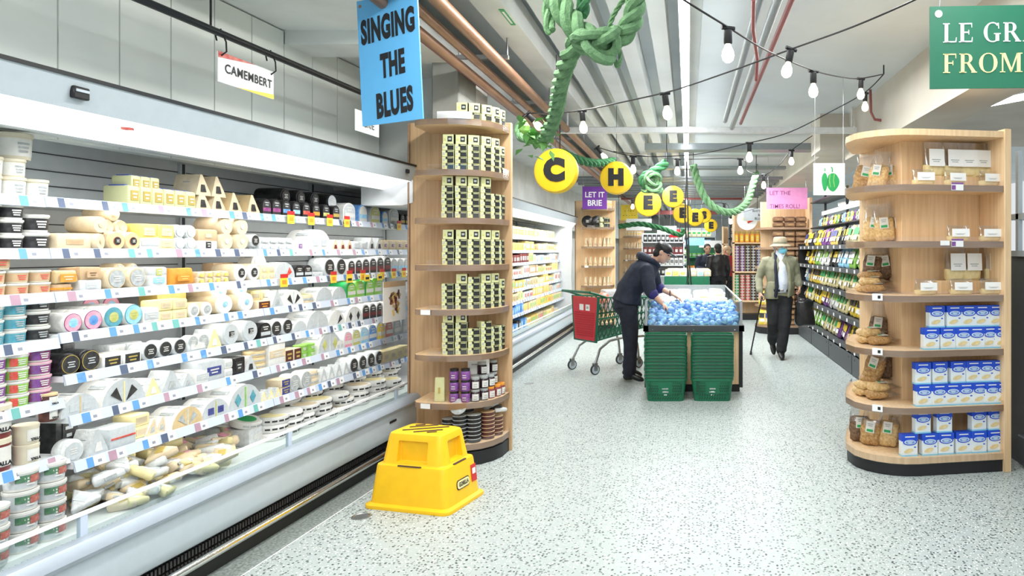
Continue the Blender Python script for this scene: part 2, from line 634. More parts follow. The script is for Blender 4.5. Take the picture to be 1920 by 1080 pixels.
# crossing service ducts beyond the bar
b = B()
b.bb(-.6, 1.85, 9.6, 9.9, 2.90, 2.99, m=0)
b.bb(-1.2, 1.7, 12.0, 12.2, 2.92, 2.97, m=0)
b.bb(-1.6, 1.7, 13.5, 13.9, 2.82, 2.9, m=0)
b.bb(-1.6, 1.7, 15.2, 15.4, 2.80, 2.9, m=0)
b.bb(-1.6, 1.3, 16.6, 16.7, 2.72, 2.77, m=1)
b.bb(-1.2, .9, 21, 21.3, 2.6, 2.72, m=1)
for i in range(9):
    b.cyl((-2.2, 12.8+i*.55, 2.84), (1.8, 12.8+i*.55, 2.84), .03, n=6, m=0)
struct('trim_7', b, [M['duct'], M['redpipe']], 'grey ducts and red pipes crossing the ceiling further down')
# ---------------------------------------------------------------- chilled wall cabinets
TICK = ['ticketblue', 'ticketnavy', 'ticketrose', 'ticketnavy', 'ticketgreen', 'lblue']
def fridge(root, s0, s1, uprights, shelves, fine=True, deckz=.36):
    """local frame: x along the run, y depth (0 = front line), z up. shelves: (x0, x1, y front, z)"""
    r = root
    b = B(); b.bb(s0, s1, .04, .12, 0, .1, m=0); b.bb(s0, s1, .06, .12, .1, .2, m=0)
    if fine:
        n = int((s1-s0)/.02)
        for i in range(n):
            b.bb(s0+i*.02, s0+i*.02+.011, .045, .06, .125, .155, m=1)
    obj('kick_vent', b, [M['kick'], M['black']], r)
    b = B(); b.cyl((s0, .005, .105), (s1, .005, .105), .021, n=12); b.bb(s0, s1, .01, .05, .09, .12)
    obj('bumper_rail', b, M['chrome'], r)
    b = B(); b.prism([(.03, .175), (.012, .19), (-.006, .235), (0, .375), (.10, .375), (.10, .175)], (s0, 0, 0), (0, 1, 0), (0, 0, 1), (s1-s0, 0, 0))
    obj('front_panel', b, M['palegrey'], r)
    b = B()
    prof = [(-.02, .37), (-.035, .39), (-.03, .415), (-.01, .435), (.05, .43), (.10, .395), (.10, .37)]
    b.prism(prof, (s0, 0, 0), (0, 1, 0), (0, 0, 1), (s1-s0, 0, 0))
    obj('hand_rail', b, M['handrail'], r)
    b = B()
    b.bb(s0, s1, .10, .27, .325, .335, m=0)
    n = int((s1-s0)/.022) if fine else 0
    for i in range(n):
        b.bb(s0+i*.022, s0+i*.022+.007, .105, .265, .336, .341, m=1)
    obj('air_grille', b, [M['kick'], M['palegrey']], r)
    # low glass front
    b = B(); b.bb(s0, s1, .098, .104, .375, .49)
    g = obj('glass_front', b, M['glass'], r, label='low clear glass front with white top edge')
    b = B(); b.bb(s0, s1, .094, .108, .487, .500)
    obj('top_edge', b, M['white'], g)
    for u in uprights[:-1] if fine else []:
        b = B(); b.bb(u-.10, u-.07, .096, .112, .37, .49)
        obj('glass_post', b, M['rail'], g)
    b = B(); b.bb(s0, s1, .26, .84, deckz-.03, deckz)
    obj('deck', b, M['white'], r)
    b = B()
    b.bb(s0, s1, .82, .86, 0, 2.1)
    for zz in (1.80, 1.87, 1.95, 1.62, 1.58, 1.42):
        b.bb(s0, s1, .815, .82, zz, zz+.005, m=1)
    for u in uprights:
        b.bb(u-.02, u+.02, .80, .82, .3, 2.0, m=0)
        b.bb(u-.008, u-.003, .795, .80, .3, 2.0, m=1)
        b.bb(u+.003, u+.008, .795, .80, .3, 2.0, m=1)
    obj('back_panel', b, [M['greypanel'], M['darkgrey']], r)
    for sx in (s0, s1):
        b = B()
        b.prism([(.02, .2), (.02, .42), (.10, .5), (.12, 1.0), (.10, 1.93), (.02, 2.02), (0, 2.13), (.86, 2.13), (.86, 0.2)], (sx-.018, 0, 0), (0, 1, 0), (0, 0, 1), (.036, 0, 0))
        obj('end_panel', b, M['paint'], r)
    b = B()
    b.prism([(0, 2.13), (.03, 2.02), (.05, 2.02), (.06, 2.10), (.86, 2.10), (.86, 2.13)], (s0, 0, 0), (0, 1, 0), (0, 0, 1), (s1-s0, 0, 0))
    cn = obj('canopy', b, M['palegrey'], r)
    b = B(); b.bb(s0, s1, -.006, .02, 2.128, 2.142)
    obj('top_strip', b, M['blackmetal'], cn)
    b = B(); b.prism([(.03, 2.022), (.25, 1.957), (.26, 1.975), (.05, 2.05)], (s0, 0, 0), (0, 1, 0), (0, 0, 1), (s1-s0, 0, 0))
    obj('glow_panel', b, M['panelglow'], cn, label='white canopy panel with added glow')  # plain white panel, emission stands in for the light falling on it
    b = B(); b.prism([(.25, 1.958), (.40, 1.975), (.82, 2.02), (.82, 2.05), (.26, 1.99)], (s0, 0, 0), (0, 1, 0), (0, 0, 1), (s1-s0, 0, 0))
    obj('canopy_underside', b, M['greypanel'], cn)
    for x0, x1, yf, z in shelves:
        b = B(); b.bb(x0, x1, yf, .82, z-.022, z, m=0)
        sh = obj('shelf', b, M['paint'], r)
        b = B(); b.prism([(yf-.004, z-.036), (yf-.014, z-.034), (yf-.004, z+.008), (yf+.004, z+.008)], (x0, 0, 0), (0, 1, 0), (0, 0, 1), (x1-x0, 0, 0))
        x = x0+.05
        def face(b, xa, xb, za, zb, mi, lift=0):
            b._f([b._v(p) for p in ((xa, yf-.0145+za*.24-lift, z-.034+za), (xb, yf-.0145+za*.24-lift, z-.034+za), (xb, yf-.0145+zb*.24-lift, z-.034+zb), (xa, yf-.0145+zb*.24-lift, z-.034+zb))], mi)
        tk = []
        while x < x1-.085:
            c = B() if fine else b
            w = rnd.choice((.030, .034, .038))
            face(c, x+w, x+.085, .001, .040, 6)
            face(c, x, x+w, .001, .040, rnd.choice((0, 0, 0, 1, 2, 2, 3, 4, 5)))
            face(c, x+.048, x+.066, .012, .024, 7, .0006)
            if fine: tk.append(c)
            x += rnd.choice((.10, .12, .14, .17, .2))
        MT = [M[k] for k in TICK]+[M['white'], M['tickettext']]
        if not fine:
            for f_ in b.bm.faces:
                pass
            b.bm.faces.ensure_lookup_table()
            for f_ in b.bm.faces[:6]: f_.material_index = 8
        obj('price_rail', b, MT+[M['rail']] if not fine else M['rail'], sh)
        for c in tk:
            obj('price_ticket', c, MT, sh)
        if fine and x0 > 2:
            l_ = area('shelf_fill', (0, 0, 0), x1-x0-.1, .015, .5*(x1-x0), color=(1, .97, .92))  # fill light added under each shelf to brighten its back
            l_.parent = r; l_.location = ((x0+x1)/2, yf+.03, z-.03); l_.rotation_euler = (R(40), 0, 0)
        elif fine:
            l_ = area('shelf_fill', (0, 0, 0), x1-x0-.1, .015, .5*(x1-x0), color=(1, .97, .92))
            l_.parent = r; l_.location = ((x0+x1)/2, yf+.03, z-.03); l_.rotation_euler = (R(40), 0, 0)

mm('panelglow', (.93, .95, 1.0), .4, emit=1.0)  # glow put into the canopy panel so it looks brightly lit
n1 = empty('display_fridge', (-2.4, 0, 0), NRZ)
tag(n1, 'long near white open fridge packed with cheese, left of the yellow step', 'fridge')
def loc_y(L):
    return (L-2.4)*.9976
def loc_s(Y, L):
    return (Y-TA*loc_y(L))/.9976
NSH = [('A', 2.80, 1.712, 1.71), ('B', 2.78, 1.502, 1.502), ('C', 2.76, 1.325, 1.325), ('D', 2.74, 1.158, 1.141), ('E', 2.72, .988, .90), ('F', 2.70, .822, .678), ('G', 2.68, .637, None)]
SHZ = {k: (L, z2, z1) for k, L, z2, z1 in NSH}
shl = []
BAY = 2.80
for k, L, z2, z1 in NSH:
    y = loc_y(L)
    if z1:
        shl.append((1.62, loc_s(BAY, L), y, z1))
    shl.append((loc_s(BAY, L)+.004, 3.995, y, z2))
    shl.append((4.0, 6.30, y, z2))
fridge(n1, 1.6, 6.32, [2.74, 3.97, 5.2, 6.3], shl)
b = B(); b.box((2.55, -.004+.012, 2.078), (.065, .02, .045), .004, m=0); b.box((2.55, .0, 2.085), (.05, .012, .010), m=1)
obj('display_module', b, [M['black'], M['palegrey']], n1, label='small black display set in the canopy')
b = B(); b.prism([(0, 0), (.03, .012), (.05, .012), (.02, 0)], (2.80, .085, 2.0), (1, 0, 0), (0, -.9, .27), (0, -.003, -.01))
obj('arrow_sticker', b, M['lred'], n1)
b = B(); b.box((4.85, -.008, .31), (.09, .006, .016), .002); obj('badge', b, M['black'], n1)
b = B(); b.box((5.08, .0, 2.08), (.03, .02, .03), .004); obj('latch', b, M['black'], n1)
for s in (1.6+.6, 3.35, 4.55):
    p = NP(s, 2.60, 1.95)
    area('canopy_light', p, 1.15, .05, 2.2, rot=(R(20), 0, NRZ), spread=R(135))
b = B(); b.prism([(.02, 2.03), (.02, 1.86), (.10, 1.84), (.42, 1.84), (.42, 1.98)], (5.2, 0, 0), (0, 1, 0), (0, 0, 1), (1.1, 0, 0)); obj('canopy_end_box', b, M['paint'], n1)
FSH = [(1.70, 2.78), (1.50, 2.76), (1.32, 2.74), (1.14, 2.72), (.96, 2.70), (.79, 2.68), (.62, 2.66)]
n2 = empty('display_fridge', (-2.10, 0, 0), PI/2)
tag(n2, 'far white open fridge of yellow cheese packs between two wooden shelf columns', 'fridge')
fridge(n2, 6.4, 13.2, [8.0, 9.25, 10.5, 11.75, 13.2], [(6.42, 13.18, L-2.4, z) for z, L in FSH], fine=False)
for s in (8.2, 10.2, 12.2):
    area('canopy_light', (-2.32, s, 1.95), 1.9, .05, 5, rot=(R(12), 0, PI/2), spread=R(120))

# ---------------------------------------------------------------- wooden rounded shelf columns on the left
def wood_column(X, Y, label, zs, wmat='wood'):
    """board in the plane Y facing the camera, D-shaped shelves in front of it"""
    r = empty('shelf_column', (X, Y, 0))
    tag(r, label, 'shelf')
    b = B(); b.bb(-.025, .735, .0, .04, 0, 2.46, .003)
    obj('back_board', b, M[wmat], r)
    b = B(); b.bb(-.04, -.026, -.01, .06, 0, 2.45)
    obj('edge_strip', b, M['woodedge'], r)
    plan = [(.13, 0), (.13, -.30), (.16, -.35), (.25, -.385), (.40, -.41), (.52, -.385), (.61, -.335), (.67, -.26), (.71, -.15), (.72, 0)]
    b = B(); b.prism([(x*.99+.005, y*.98) for x, y in plan], (0, 0, 0), (1, 0, 0), (0, 1, 0), (0, 0, .095))
    obj('plinth', b, M['black'], r)
    for i, z in enumerate(zs):
        b = B(); b.prism(plan, (0, -.001, z-.04), (1, 0, 0), (0, 1, 0), (0, 0, .04), mside=1)
        s = obj('shelf', b, [M['woodpale'], M['woodedge']], r)
        # clear lip along the curved edge
        b = B()
        pts = plan[3:]
        for (xa, ya), (xb, yb) in zip(pts, pts[1:]):
            k = 1.006
            b.quad((xa*k, ya*k-.004, z-.042), (xb*k, yb*k-.004, z-.042), (xb*k, yb*k-.004, z+.035), (xa*k, ya*k-.004, z+.035))
        obj('clear_lip', b, M['acrylic'], s)
        if i in (0, 1, 3):
            b = B(); b.box((.24, -.396, z-.018), (.075, .004, .034), rot=Matrix.Rotation(R(-16), 3, 'Z'), m=0); b.box((.262, -.393, z-.018), (.012, .005, .012), m=1)
            obj('price_ticket', b, [M['signwhite'], M['ink']], s)
    return r
CZ = [.15, .44, .772, 1.09, 1.40, 1.729, 2.065, 2.416]
wood_column(-2.06, 5.2, 'rounded wooden shelf column of black cracker boxes behind the yellow step', CZ)
CX, CY = -2.06, 5.2
wood_column(-2.13, 13.3, 'wooden shelf column under the purple sign, end of far fridge', [.15, .50, .85, 1.22, 1.58, 1.94, 2.3], 'woodpale')
wood_column(-2.10, 21.4, 'farthest wooden shelf column, below the small yellow sign', [.15, .50, .85, 1.22, 1.58, 1.94, 2.3], 'woodpale')

# ---------------------------------------------------------------- right rounded shelf unit
URZ = .17
UR = Vector((2.14, 4.70, 0))
def U(u, v, z=0):
    c, s = math.cos(URZ), math.sin(URZ)
    return Vector((UR.x+u*c-v*s, UR.y+u*s+v*c, z))
ru = empty('shelf_unit', UR, URZ)
tag(ru, 'rounded wooden shelf unit at right with nut bags and blue cracker boxes', 'shelf')
UZ = [.127, .456, .835, 1.20, 1.563, 1.94, 2.31]
plan = [(0, 0), (-.62, 0)]+[(-.62-.35*math.sin(R(a)), .35-.35*math.cos(R(a))) for a in range(15, 76, 15)]+[(-.955, .42), (-.90, .56), (-.80, .76), (-.68, .95), (0, 1.0)]
b = B(); b.bb(-.60, 0, .28, 1.0, 0, 2.31, .004); obj('core', b, M['woodpale'], ru)
b = B(); b.bb(.0, .05, -.012, 1.0, 0, 2.325, .003); obj('side_board', b, M['woodpale'], ru)
b = B(); b.prism([(x*.985, .012+y*.985) for x, y in plan], (0, 0, 0), (1, 0, 0), (0, 1, 0), (0, 0, .085)); obj('plinth', b, M['black'], ru)
for i, z in enumerate(UZ):
    b = B(); b.prism(plan, (0, 0, z-.042), (1, 0, 0), (0, 1, 0), (0, 0, .042), mside=1)
    s = obj('shelf', b, [M['woodpale'], M['woodedge'] if 0 < i < 6 else M['woodpale']], ru)
    if i < 6:
        b = B()
        for (xa, ya), (xb, yb) in zip(plan[:-2], plan[1:-1]):
            b.quad((xb-.003, yb-.004, z-.044), (xa-.003, ya-.004, z-.044), (xa-.003, ya-.004, z+.03), (xb-.003, yb-.004, z+.03))
        obj('clear_lip', b, M['acrylic'], s)
for i, u, w in ((5, -.345, .085), (4, -.345, .085), (4, -.435, .065)):
    b = B(); b.box((0, 0, 0), (w, .004, .05 if w > .08 else .032), m=0)
    if w > .08:
        b.box((0, -.001, .022), (w, .004, .012), m=1); b.box((-.028, -.0012, -.006), (.028, .004, .03), m=2)
    o = obj('price_ticket', b, [M['signwhite'], M['lpurple'], M['lpurple']], ru)
    o.location = (u, -.007, UZ[i]-.012)
for i in (1, 2, 3):
    b = B(); b.box((0, 0, 0), (.07, .004, .045)); b.box((.012, -.003, 0), (.018, .003, .02), m=1)
    o = obj('price_ticket', b, [M['signwhite'], M['ink']], ru, rz=R(-42))
    o.location = (-.87, .088, UZ[i]-.01)
# tall dark shelf at the far right edge
r = empty('dark_rack', (2.36, 4.55, 0)); tag(r, 'dark metal rack cut off by the right edge, with a white bag', 'rack')
b = B(); b.bb(-.02, .7, .12, .9, .0, 1.46); obj('body', b, M['darkgrey'], r)
b = B(); b.bb(-.06, .6, -.2, .3, .02, .22, .01); obj('drawer_front', b, M['darkgrey'], r)
b = B(); b.bb(-.05, .7, -.12, .5, 1.46, 1.50); obj('shelf', b, M['palegrey'], r)
b = B(); b.bb(-.05, .7, -.1, .5, 1.72, 1.76); b.bb(-.05, -.02, .3, .34, 1.5, 2.2); obj('upper_shelf', b, M['palegrey'], r)
b = B(); b.box((-.0, -.205, .24), (.08, .004, .05), rot=Matrix.Rotation(R(-25), 3, 'X')); obj('price_ticket', b, M['signwhite'], r)
# ---------------------------------------------------------------- yellow step stool
def stool():
    P = [W(682, 932, 1)]  # silence
    r = empty('step_stool', (0, 0, 0))
    tag(r, 'yellow plastic step stool with brown grip strips in front of the wooden column', 'step stool')
    b = B()
    def sq(hx, hy, z, rad, n=5):
        out = []
        for cx, cy, a0 in ((hx-rad, hy-rad, 0), (-hx+rad, hy-rad, 90), (-hx+rad, -hy+rad, 180), (hx-rad, -hy+rad, 270)):
            for k in range(n):
                a = R(a0+90*k/(n-1))
                out.append(b._v((cx+rad*math.cos(a), cy+rad*math.sin(a), z)))
        return out
    hs = [(.300, .235, 0, .05), (.302, .237, .012, .05), (.300, .235, .02, .05), (.275, .21, .03, .045), (.25, .187, .235, .045), (.246, .183, .246, .045), (.225, .165, .25, .04), (.221, .161, .255, .04), (.195, .135, .405, .04), (.188, .128, .422, .04), (.17, .11, .43, .035)]
    b.skin([sq(*h) for h in hs], True)
    body = obj('body', b, M['yellow'], r, sharp=30)
    # hand recesses cut into the four upper walls
    cut = B()
    for hx, hy, wx, wy in ((0, -.165, .105, .05), (0, .165, .105, .05), (.222, 0, .05, .075), (-.222, 0, .05, .075)):
        cut.box((hx, hy, .323), (wx*2, wy*2, .125), .006)
    co = obj('recess_cutter', cut, M['yellow'])
    md = body.modifiers.new('cut', 'BOOLEAN'); md.object = co; md.solver = 'EXACT'
    bpy.context.view_layer.update()
    me = bpy.data.meshes.new_from_object(body.evaluated_get(bpy.context.evaluated_depsgraph_get()))
    body.modifiers.clear(); body.data = me
    bpy.data.objects.remove(co)
    for p in me.polygons: p.use_smooth = True
    me.set_sharp_from_angle(angle=R(30))
    def strip(L, c, u, v, w=.012):
        b = B()
        u, v, c = Vector(u).normalized(), Vector(v).normalized(), Vector(c)
        n = u.cross(v)
        pts = []
        for k in range(7):
            a = R(-90+180*k/6); pts.append((L/2+w*math.cos(a), w*math.sin(a)))
        for k in range(7):
            a = R(90+180*k/6); pts.append((-L/2+w*math.cos(a), w*math.sin(a)))
        b.prism(pts, c, u, v, n*.004)
        return obj('grip_strip', b, M['brownrubber'], r)
    for L, x, y in ((.30, 0, 0), (.18, -.055, .072), (.05, -.10, .125*.8), (.18, .055, -.072), (.05, .10, -.125*.8)):
        a = R(-52)
        strip(L*.9, (x*.9-.0, y*.75, .4295), (math.cos(R(34)), math.sin(R(34)), 0), (-math.sin(R(34)), math.cos(R(34)), 0), .009)
    strip(.15, (-.0, -.182, .2475), (1, 0, 0), (0, 1, 0), .008)
    strip(.13, (.24, -.0, .2475), (0, 1, 0), (-1, 0, 0), .008)
    # name plate and red sticker on the right wall
    b = B()
    sl = Vector((-.025, 0, .205)).normalized()
    pts = []
    for sx, sy, a0 in ((1, 1, 0), (-1, 1, 90), (-1, -1, 180), (1, -1, 270)):
        for k in range(4):
            a = R(a0+30*k); pts.append((sx*.055+.02*math.cos(a), sy*.008+.02*math.sin(a)))
    n = Vector((0, 1, 0)).cross(sl)
    b.prism(pts, Vector((.2645, .0, .125)), (0, 1, 0), sl, n*.003, m=0)
    b.prism([(x*.93, y*.82) for x, y in pts], Vector((.265, .0, .125)), (0, 1, 0), sl, n*.0045, m=1)
    b.text('GORILLA', .034, Vector((.265, 0, .125))+n*.005, (0, 1, 0), sl, m=0, bold=.0012, sx=.82)
    obj('name_plate', b, [M['ink'], M['signcream']], r)
    b = B()
    b.prism([(-.03, -.05), (.03, -.05), (.03, .05), (-.03, .05)], Vector((.262, .135, .15)), (0, 1, 0), sl, n*.003, m=0)
    b.prism([(-.018, -.005), (.018, -.005), (.018, .028), (-.018, .028)], Vector((.264, .135, .15)), (0, 1, 0), sl, n*.003, m=1)
    obj('red_sticker', b, [M['red'], M['signwhite']], r)
    return r
st = stool()
# near bottom corner stands at pixel (833, 966)
st.rotation_euler = (0, 0, R(-14))
st.location = (-1.575, 4.17, 0)
st.scale = (.94, .88, 1)

# ---------------------------------------------------------------- freezer
fz = empty('chest_freezer', (.06, 7.36, 0))
tag(fz, 'glass-sided chest freezer full of blue and white packs in the aisle', 'freezer')
b = B(); b.bb(-.50, .50, 0, 3.05, .08, .65, .004); obj('cabinet', b, M['woodpale'], fz)
b = B(); b.bb(-.49, .49, .02, 3.0, 0, .08); obj('kick', b, M['black'], fz)
for x in (-.50, .50):
    b = B(); b.bb(x-.02, x+.02, -.012, .04, .05, .65); obj('corner_trim', b, M['blackmetal'], fz)
b = B()
for x0, x1, y0, y1 in ((-.53, .53, -.10, -.04), (-.53, .53, 3.04, 3.10), (-.53, -.47, -.10, 3.1), (.47, .53, -.10, 3.1)):
    b.bb(x0, x1, y0, y1, .652, .715, .004)
fr = obj('frame', b, M['darkgrey'], fz)
b = B()
for x in (-.43, 0, .43):
    b.cyl((x, -.1, .672), (x, -.104, .672), .006, n=10)
obj('screw', b, M['chrome'], fr)
b = B(); b.bb(-.47, .47, -.04, 3.04, .64, .66); b.bb(-.47, .47, .93, 3.04, .66, .79); obj('bin_floor', b, M['white'], fz)
for nm, q in (('front_glass', ((-.5, -.07, 0), (.5, -.07, 0))), ('side_glass', ((-.5, -.07, 0), (-.5, 3.07, 0))), ('side_glass', ((.5, -.07, 0), (.5, 3.07, 0)))):
    b = B(); (xa, ya, _), (xb, yb, _) = q
    z0, z1 = .71, .965
    w = .004
    if xa == xb:
        b.bb(xa-w, xa+w, ya, yb, z0, z1)
    else:
        b.bb(xa, xb, ya-w, ya+w, z0, .86)
    obj(nm, b, M['glass'], fz)
b = B(); b.bb(-.5, .5, 3.05, 3.09, .71, .985); obj('back_panel', b, M['duct'], fz)
for x in (-.5, .5):
    b = B(); b.bb(x-.012, x+.012, -.08, -.05, .71, .965); obj('glass_post', b, M['steel'], fz)
    b = B(); b.bb(x-.008, x+.008, -.08, 3.08, .962, .975); obj('top_rim', b, M['steel'], fz)
area('freezer_fill', (.06, 8.9, 2.6), 1.0, 2.4, 16, color=(.95, .98, 1))  # area light added over the freezer, no fixture drawn
# packs in the freezer
def sachet():
    b = B()
    n = 8
    for i, (z, r) in enumerate(((0, .0),)): pass
    b.lathe([(.012, -.04), (.03, -.03), (.041, -.008), (.041, .010), (.028, .03), (.012, .04)], 10, c=(0, 0, .03), mats=[0, 0, 1, 0, 0])
    for v in b.bm.verts:
        v.co += Vector(noise.noise_vector(v.co*38))*.007
    return obj('wrapped_sachet', b, [M['sachet'], M['lsky']]), []
ps = proto('sachet', sachet)
for i in range(150):
    row = i//15
    x = -.45+(i % 15)*.064+rnd.uniform(-.02, .02)
    y = -.0+row*.09+rnd.uniform(-.03, .03)
    place(ps, (.06+x, 7.36+y, .675+row*.018+rnd.uniform(0, .045)), 0, 'small blue and white wrapped sachet lying in the freezer heap', 'sachet', 'blue sachets heaped in the freezer', rnd.uniform(.9, 1.2), (rnd.uniform(-1, 1), rnd.uniform(-1, 1), rnd.uniform(0, 6)))
def fpack(key, m1, m2):
    def f():
        b = B(); b.box((0, 0, .03), (.20, .13, .06), .02, m=0, seg=2)
        o = obj('frozen_pack', b, [M[m1]])
        b = B(); b.box((.02, 0, .061), (.10, .07, .004), m=0)
        return o, [obj('print', b, [M[m2]])]
    return proto('fpack'+key, f)
FP = [('white', 'pink-printed', fpack('a', 'film', 'lpink')), ('white', 'yellow-printed', fpack('b', 'paper', 'lyellow')), ('pale', 'red-printed', fpack('c', 'tubwhite', 'lred'))]
FPN = {}
for row in range(9):
    for c in range(4):
        a, bq, pr = FP[0 if (row+c) % 3 == 0 else 2 if c < 2 else 1]
        place(pr, (.06-.345+c*.23+rnd.uniform(-.02, .02), 7.36+1.0+row*.225, .80+row*.008+rnd.uniform(0, .02)), rnd.uniform(-.3, .3), f'{a} {bq} frozen pack, {nth(row+1)} row behind the blue sachets, {nth(c+1)} from left', 'frozen pack', 'packs behind the blue sachets', 1, (rnd.uniform(-.12, .12), rnd.uniform(-.12, .12), rnd.uniform(-.3, .3)))
# ---------------------------------------------------------------- stacked shopping baskets
def basket():
    b = B()
    hw, hd, H = .215, .145, .235
    def rr(kx, ky, z):
        return b.ring((0, 0, z), Vector((1, 0, 0)), Vector((0, 1, 0)), kx, ky, 24, 6)
    b.skin([rr(hw*.84, hd*.82, 0), rr(hw*.86, hd*.84, .01), rr(hw*.965, hd*.955, H-.035), rr(hw, hd, H-.03), rr(hw*1.01, hd*1.01, H-.012), rr(hw, hd, H), rr(hw*.96, hd*.94, H), rr(hw*.95, hd*.93, H-.03), rr(hw*.82, hd*.80, .012)], False)
    b._f(rr(hw*.82, hd*.80, .012))
    # dark openings in the front and sides
    def sl(x, z):
        k = .845+(.955-.845)*z/(H-.035)
        return (x, -hd*k+.0014, z)
    for i in range(11):
        x = -.125+i*.025
        p = sl(x, .032)
        b.box(p, (.010, .005, .026), m=1, rot=Matrix.Rotation(R(35), 3, 'Y'))
    for rz in range(4):
        for i in range(5):
            for s in (-1, 1):
                x = s*(.075+i*.021+(rz % 2)*.008)
                if abs(x) < .165:
                    b.box(sl(x, .075+rz*.026), (.011, .005, .013), m=1)
    b.box(sl(0, .095), (.06, .005, .012), m=2)
    b.box(sl(0, .066), (.03, .005, .008), m=3)
    o = obj('shopping_basket', b, [M['basket'], M['basketdark'], M['lgrey'], M['white']])
    b = B()
    pts = [(-hw*.98, 0, H-.004), (-hw*.9, -hd*.97, H+.004), (-hw*.5, -hd*1.03, H+.006), (hw*.5, -hd*1.03, H+.006), (hw*.9, -hd*.97, H+.004), (hw*.98, 0, H-.004)]
    b.tube(pts, .007, 6)
    return o, [obj('handle', b, M['basketdark'])]
pb = proto('basket', basket)
for si, (xx, nm) in enumerate(((-.285, 'left'), (.185, 'right'))):
    N = 14
    for k in range(N):
        w = 'topmost' if k == N-1 else 'bottom' if k == 0 else f'{nth(N-k)} from the top'
        place(pb, (.06+xx+rnd.uniform(-.003, .003), 7.02+rnd.uniform(-.004, .004), k*.0325), rnd.uniform(-.012, .012), f'green plastic shopping basket, {w} in the {nm} stack before the freezer', 'shopping basket', f'{nm} stack of green baskets')

# ---------------------------------------------------------------- shopping trolley
def trolley():
    r = empty('shopping_trolley', (-1.27, 8.58, 0), R(-47.5))
    # local: x across (left to right seen from the rear), y forward, rear at y=0
    tag(r, 'green shopping trolley with a red rear flap, left of the bending man', 'trolley')
    w0, w1 = .21, .27
    b = B()
    b.prism([(-w0, .40), (w0, .40), (w1, .93), (-w1, .93)], (0, .0, 0), (1, 0, 0), (0, -.0, 1), (0, -.012, 0))
    fl = obj('rear_flap', b, M['cartred'], r)
    b = B()
    for i in range(11):
        z = .45+i*.028
        w = w0+(w1-w0)*(z-.4)/.53-.035
        b.bb(-w, w, -.022, -.01, z, z+.008)
    obj('flap_rib', b, M['redcloth'], fl)
    for i, x in enumerate((-.065, .07)):
        b = B(); b.box((x, -.014, .80), (.085, .004, .075), m=0)
        if i:
            b.box((x, -.018, .80), (.04, .003, .03), m=1)
        obj('notice', b, [M['signwhite'], M['lgrey']], fl)
    def rail(name, pts, rad, m, n=8, par=r):
        b = B(); b.tube(pts, rad, n); return obj(name, b, M[m], par)
    rail('rear_frame', [(-w1-.01, 0, .94), (-w0-.02, 0, .39), (w0+.02, 0, .39), (w1+.01, 0, .94)], .018, 'cartgreen')
    # lattice basket: sides, floor, front
    b = B()
    f0, f1 = .17, .21
    z0f, z1f = .52, .90
    def side(s):
        def P(t, h):
            wa = (w0+(w1-w0)*h); wf = (f0+(f1-f0)*h)
            zz = (.40+.53*h)*(1-t)+(z0f+(z1f-z0f)*h)*t
            return Vector((s*(wa+(wf-wa)*t), .86*t, zz))
        for i in range(14):
            t = i/13
            b.tube([P(t, 0), P(min(1, t+.10), .5), P(t, 1)], .0065, 4)
            b.tube([P(t, 0), P(max(0, t-.10), .5), P(t, 1)], .0065, 4)
        for h in (0, .5, 1):
            b.tube([P(0, h), P(1, h)], .011, 5)
    side(-1); side(1)
    for i in range(8):
        x = -.18+i*.05
        b.tube([(x, 0, .40), (x*.85, .86, z0f)], .006, 4)
    for i in range(6):
        x = -.18+i*.07
        b.tube([(x, .86, z0f), (x*1.2, .86, z1f)], .006, 4)
    b.tube([(-f1, .86, z1f), (f1, .86, z1f)], .012, 6)
    obj('lattice_basket', b, M['cartgreen'], r)
    rail('handle', [(-.30, -.14, 1.0), (.30, -.14, 1.0)], .016, 'cartgreen')
    for s in (-1, 1):
        rail('handle_arm', [(s*.28, -.14, 1.0), (s*.275, -.05, .98), (s*.27, .12, .93)], .014, 'cartgreen')
    for s in (-1, 1):
        rail('leg', [(s*.20, .80, .40), (s*.20, .45, .41), (s*.205, .22, .385), (s*.225, .06, .30), (s*.25, -.03, .12)], .016, 'steel')
        rail('front_leg', [(s*.20, .62, .41), (s*.20, .66, .3), (s*.20, .68, .13)], .016, 'steel')
    for s, y in ((-1, -.03), (1, -.03), (-1, .68), (1, .68)):
        x = s*(.25 if y < 0 else .20)
        b = B(); b.bb(x-.022, x-.016, y-.025, y+.025, .05, .14); b.bb(x+.016, x+.022, y-.025, y+.025, .05, .14); b.bb(x-.022, x+.022, y-.025, y+.025, .13, .142)
        c = obj('caster', b, M['steel'], r)
        b = B()
        b.lathe([(.02, -.013), (.05, -.013), (.062, -.011), (.0625, .011), (.05, .013), (.02, .013)], 20, c=(x, y, .0625), u=(0, 1, 0), v=(0, 0, 1), mats=[1, 0, 0, 0, 1])
        b.lathe([(.012, -.015), (.03, -.015), (.03, .015), (.012, .015)], 12, c=(x, y, .0625), u=(0, 1, 0), v=(0, 0, 1), m=1)
        obj('wheel', b, [M['rubber'], M['palegrey']], c)
    return r
trolley()
# things inside the trolley
b = B(); b.lathe([(.02, 0), (.075, .02), (.085, .07), (.07, .12), (.03, .15)], 12)
for v in b.bm.verts: v.co += Vector(noise.noise_vector(v.co*20))*.012
tag(obj('produce_bag', b, mat('redbag', (.75, .16, .09), .3, col2=(.85, .5, .4), scale=25), None, (-1.08, 8.86, .82)), 'red and clear bag lying in the shopping trolley', 'bag')
b = B(); b.box((0, 0, .11), (.26, .3, .26), .03, seg=2)
for v in b.bm.verts: v.co += Vector(noise.noise_vector(v.co*14))*.03
tag(obj('carrier_bag', b, M['film'], None, (-.98, 9.0, .76), .3), 'crumpled pale carrier bag in the trolley behind the bending man', 'bag')

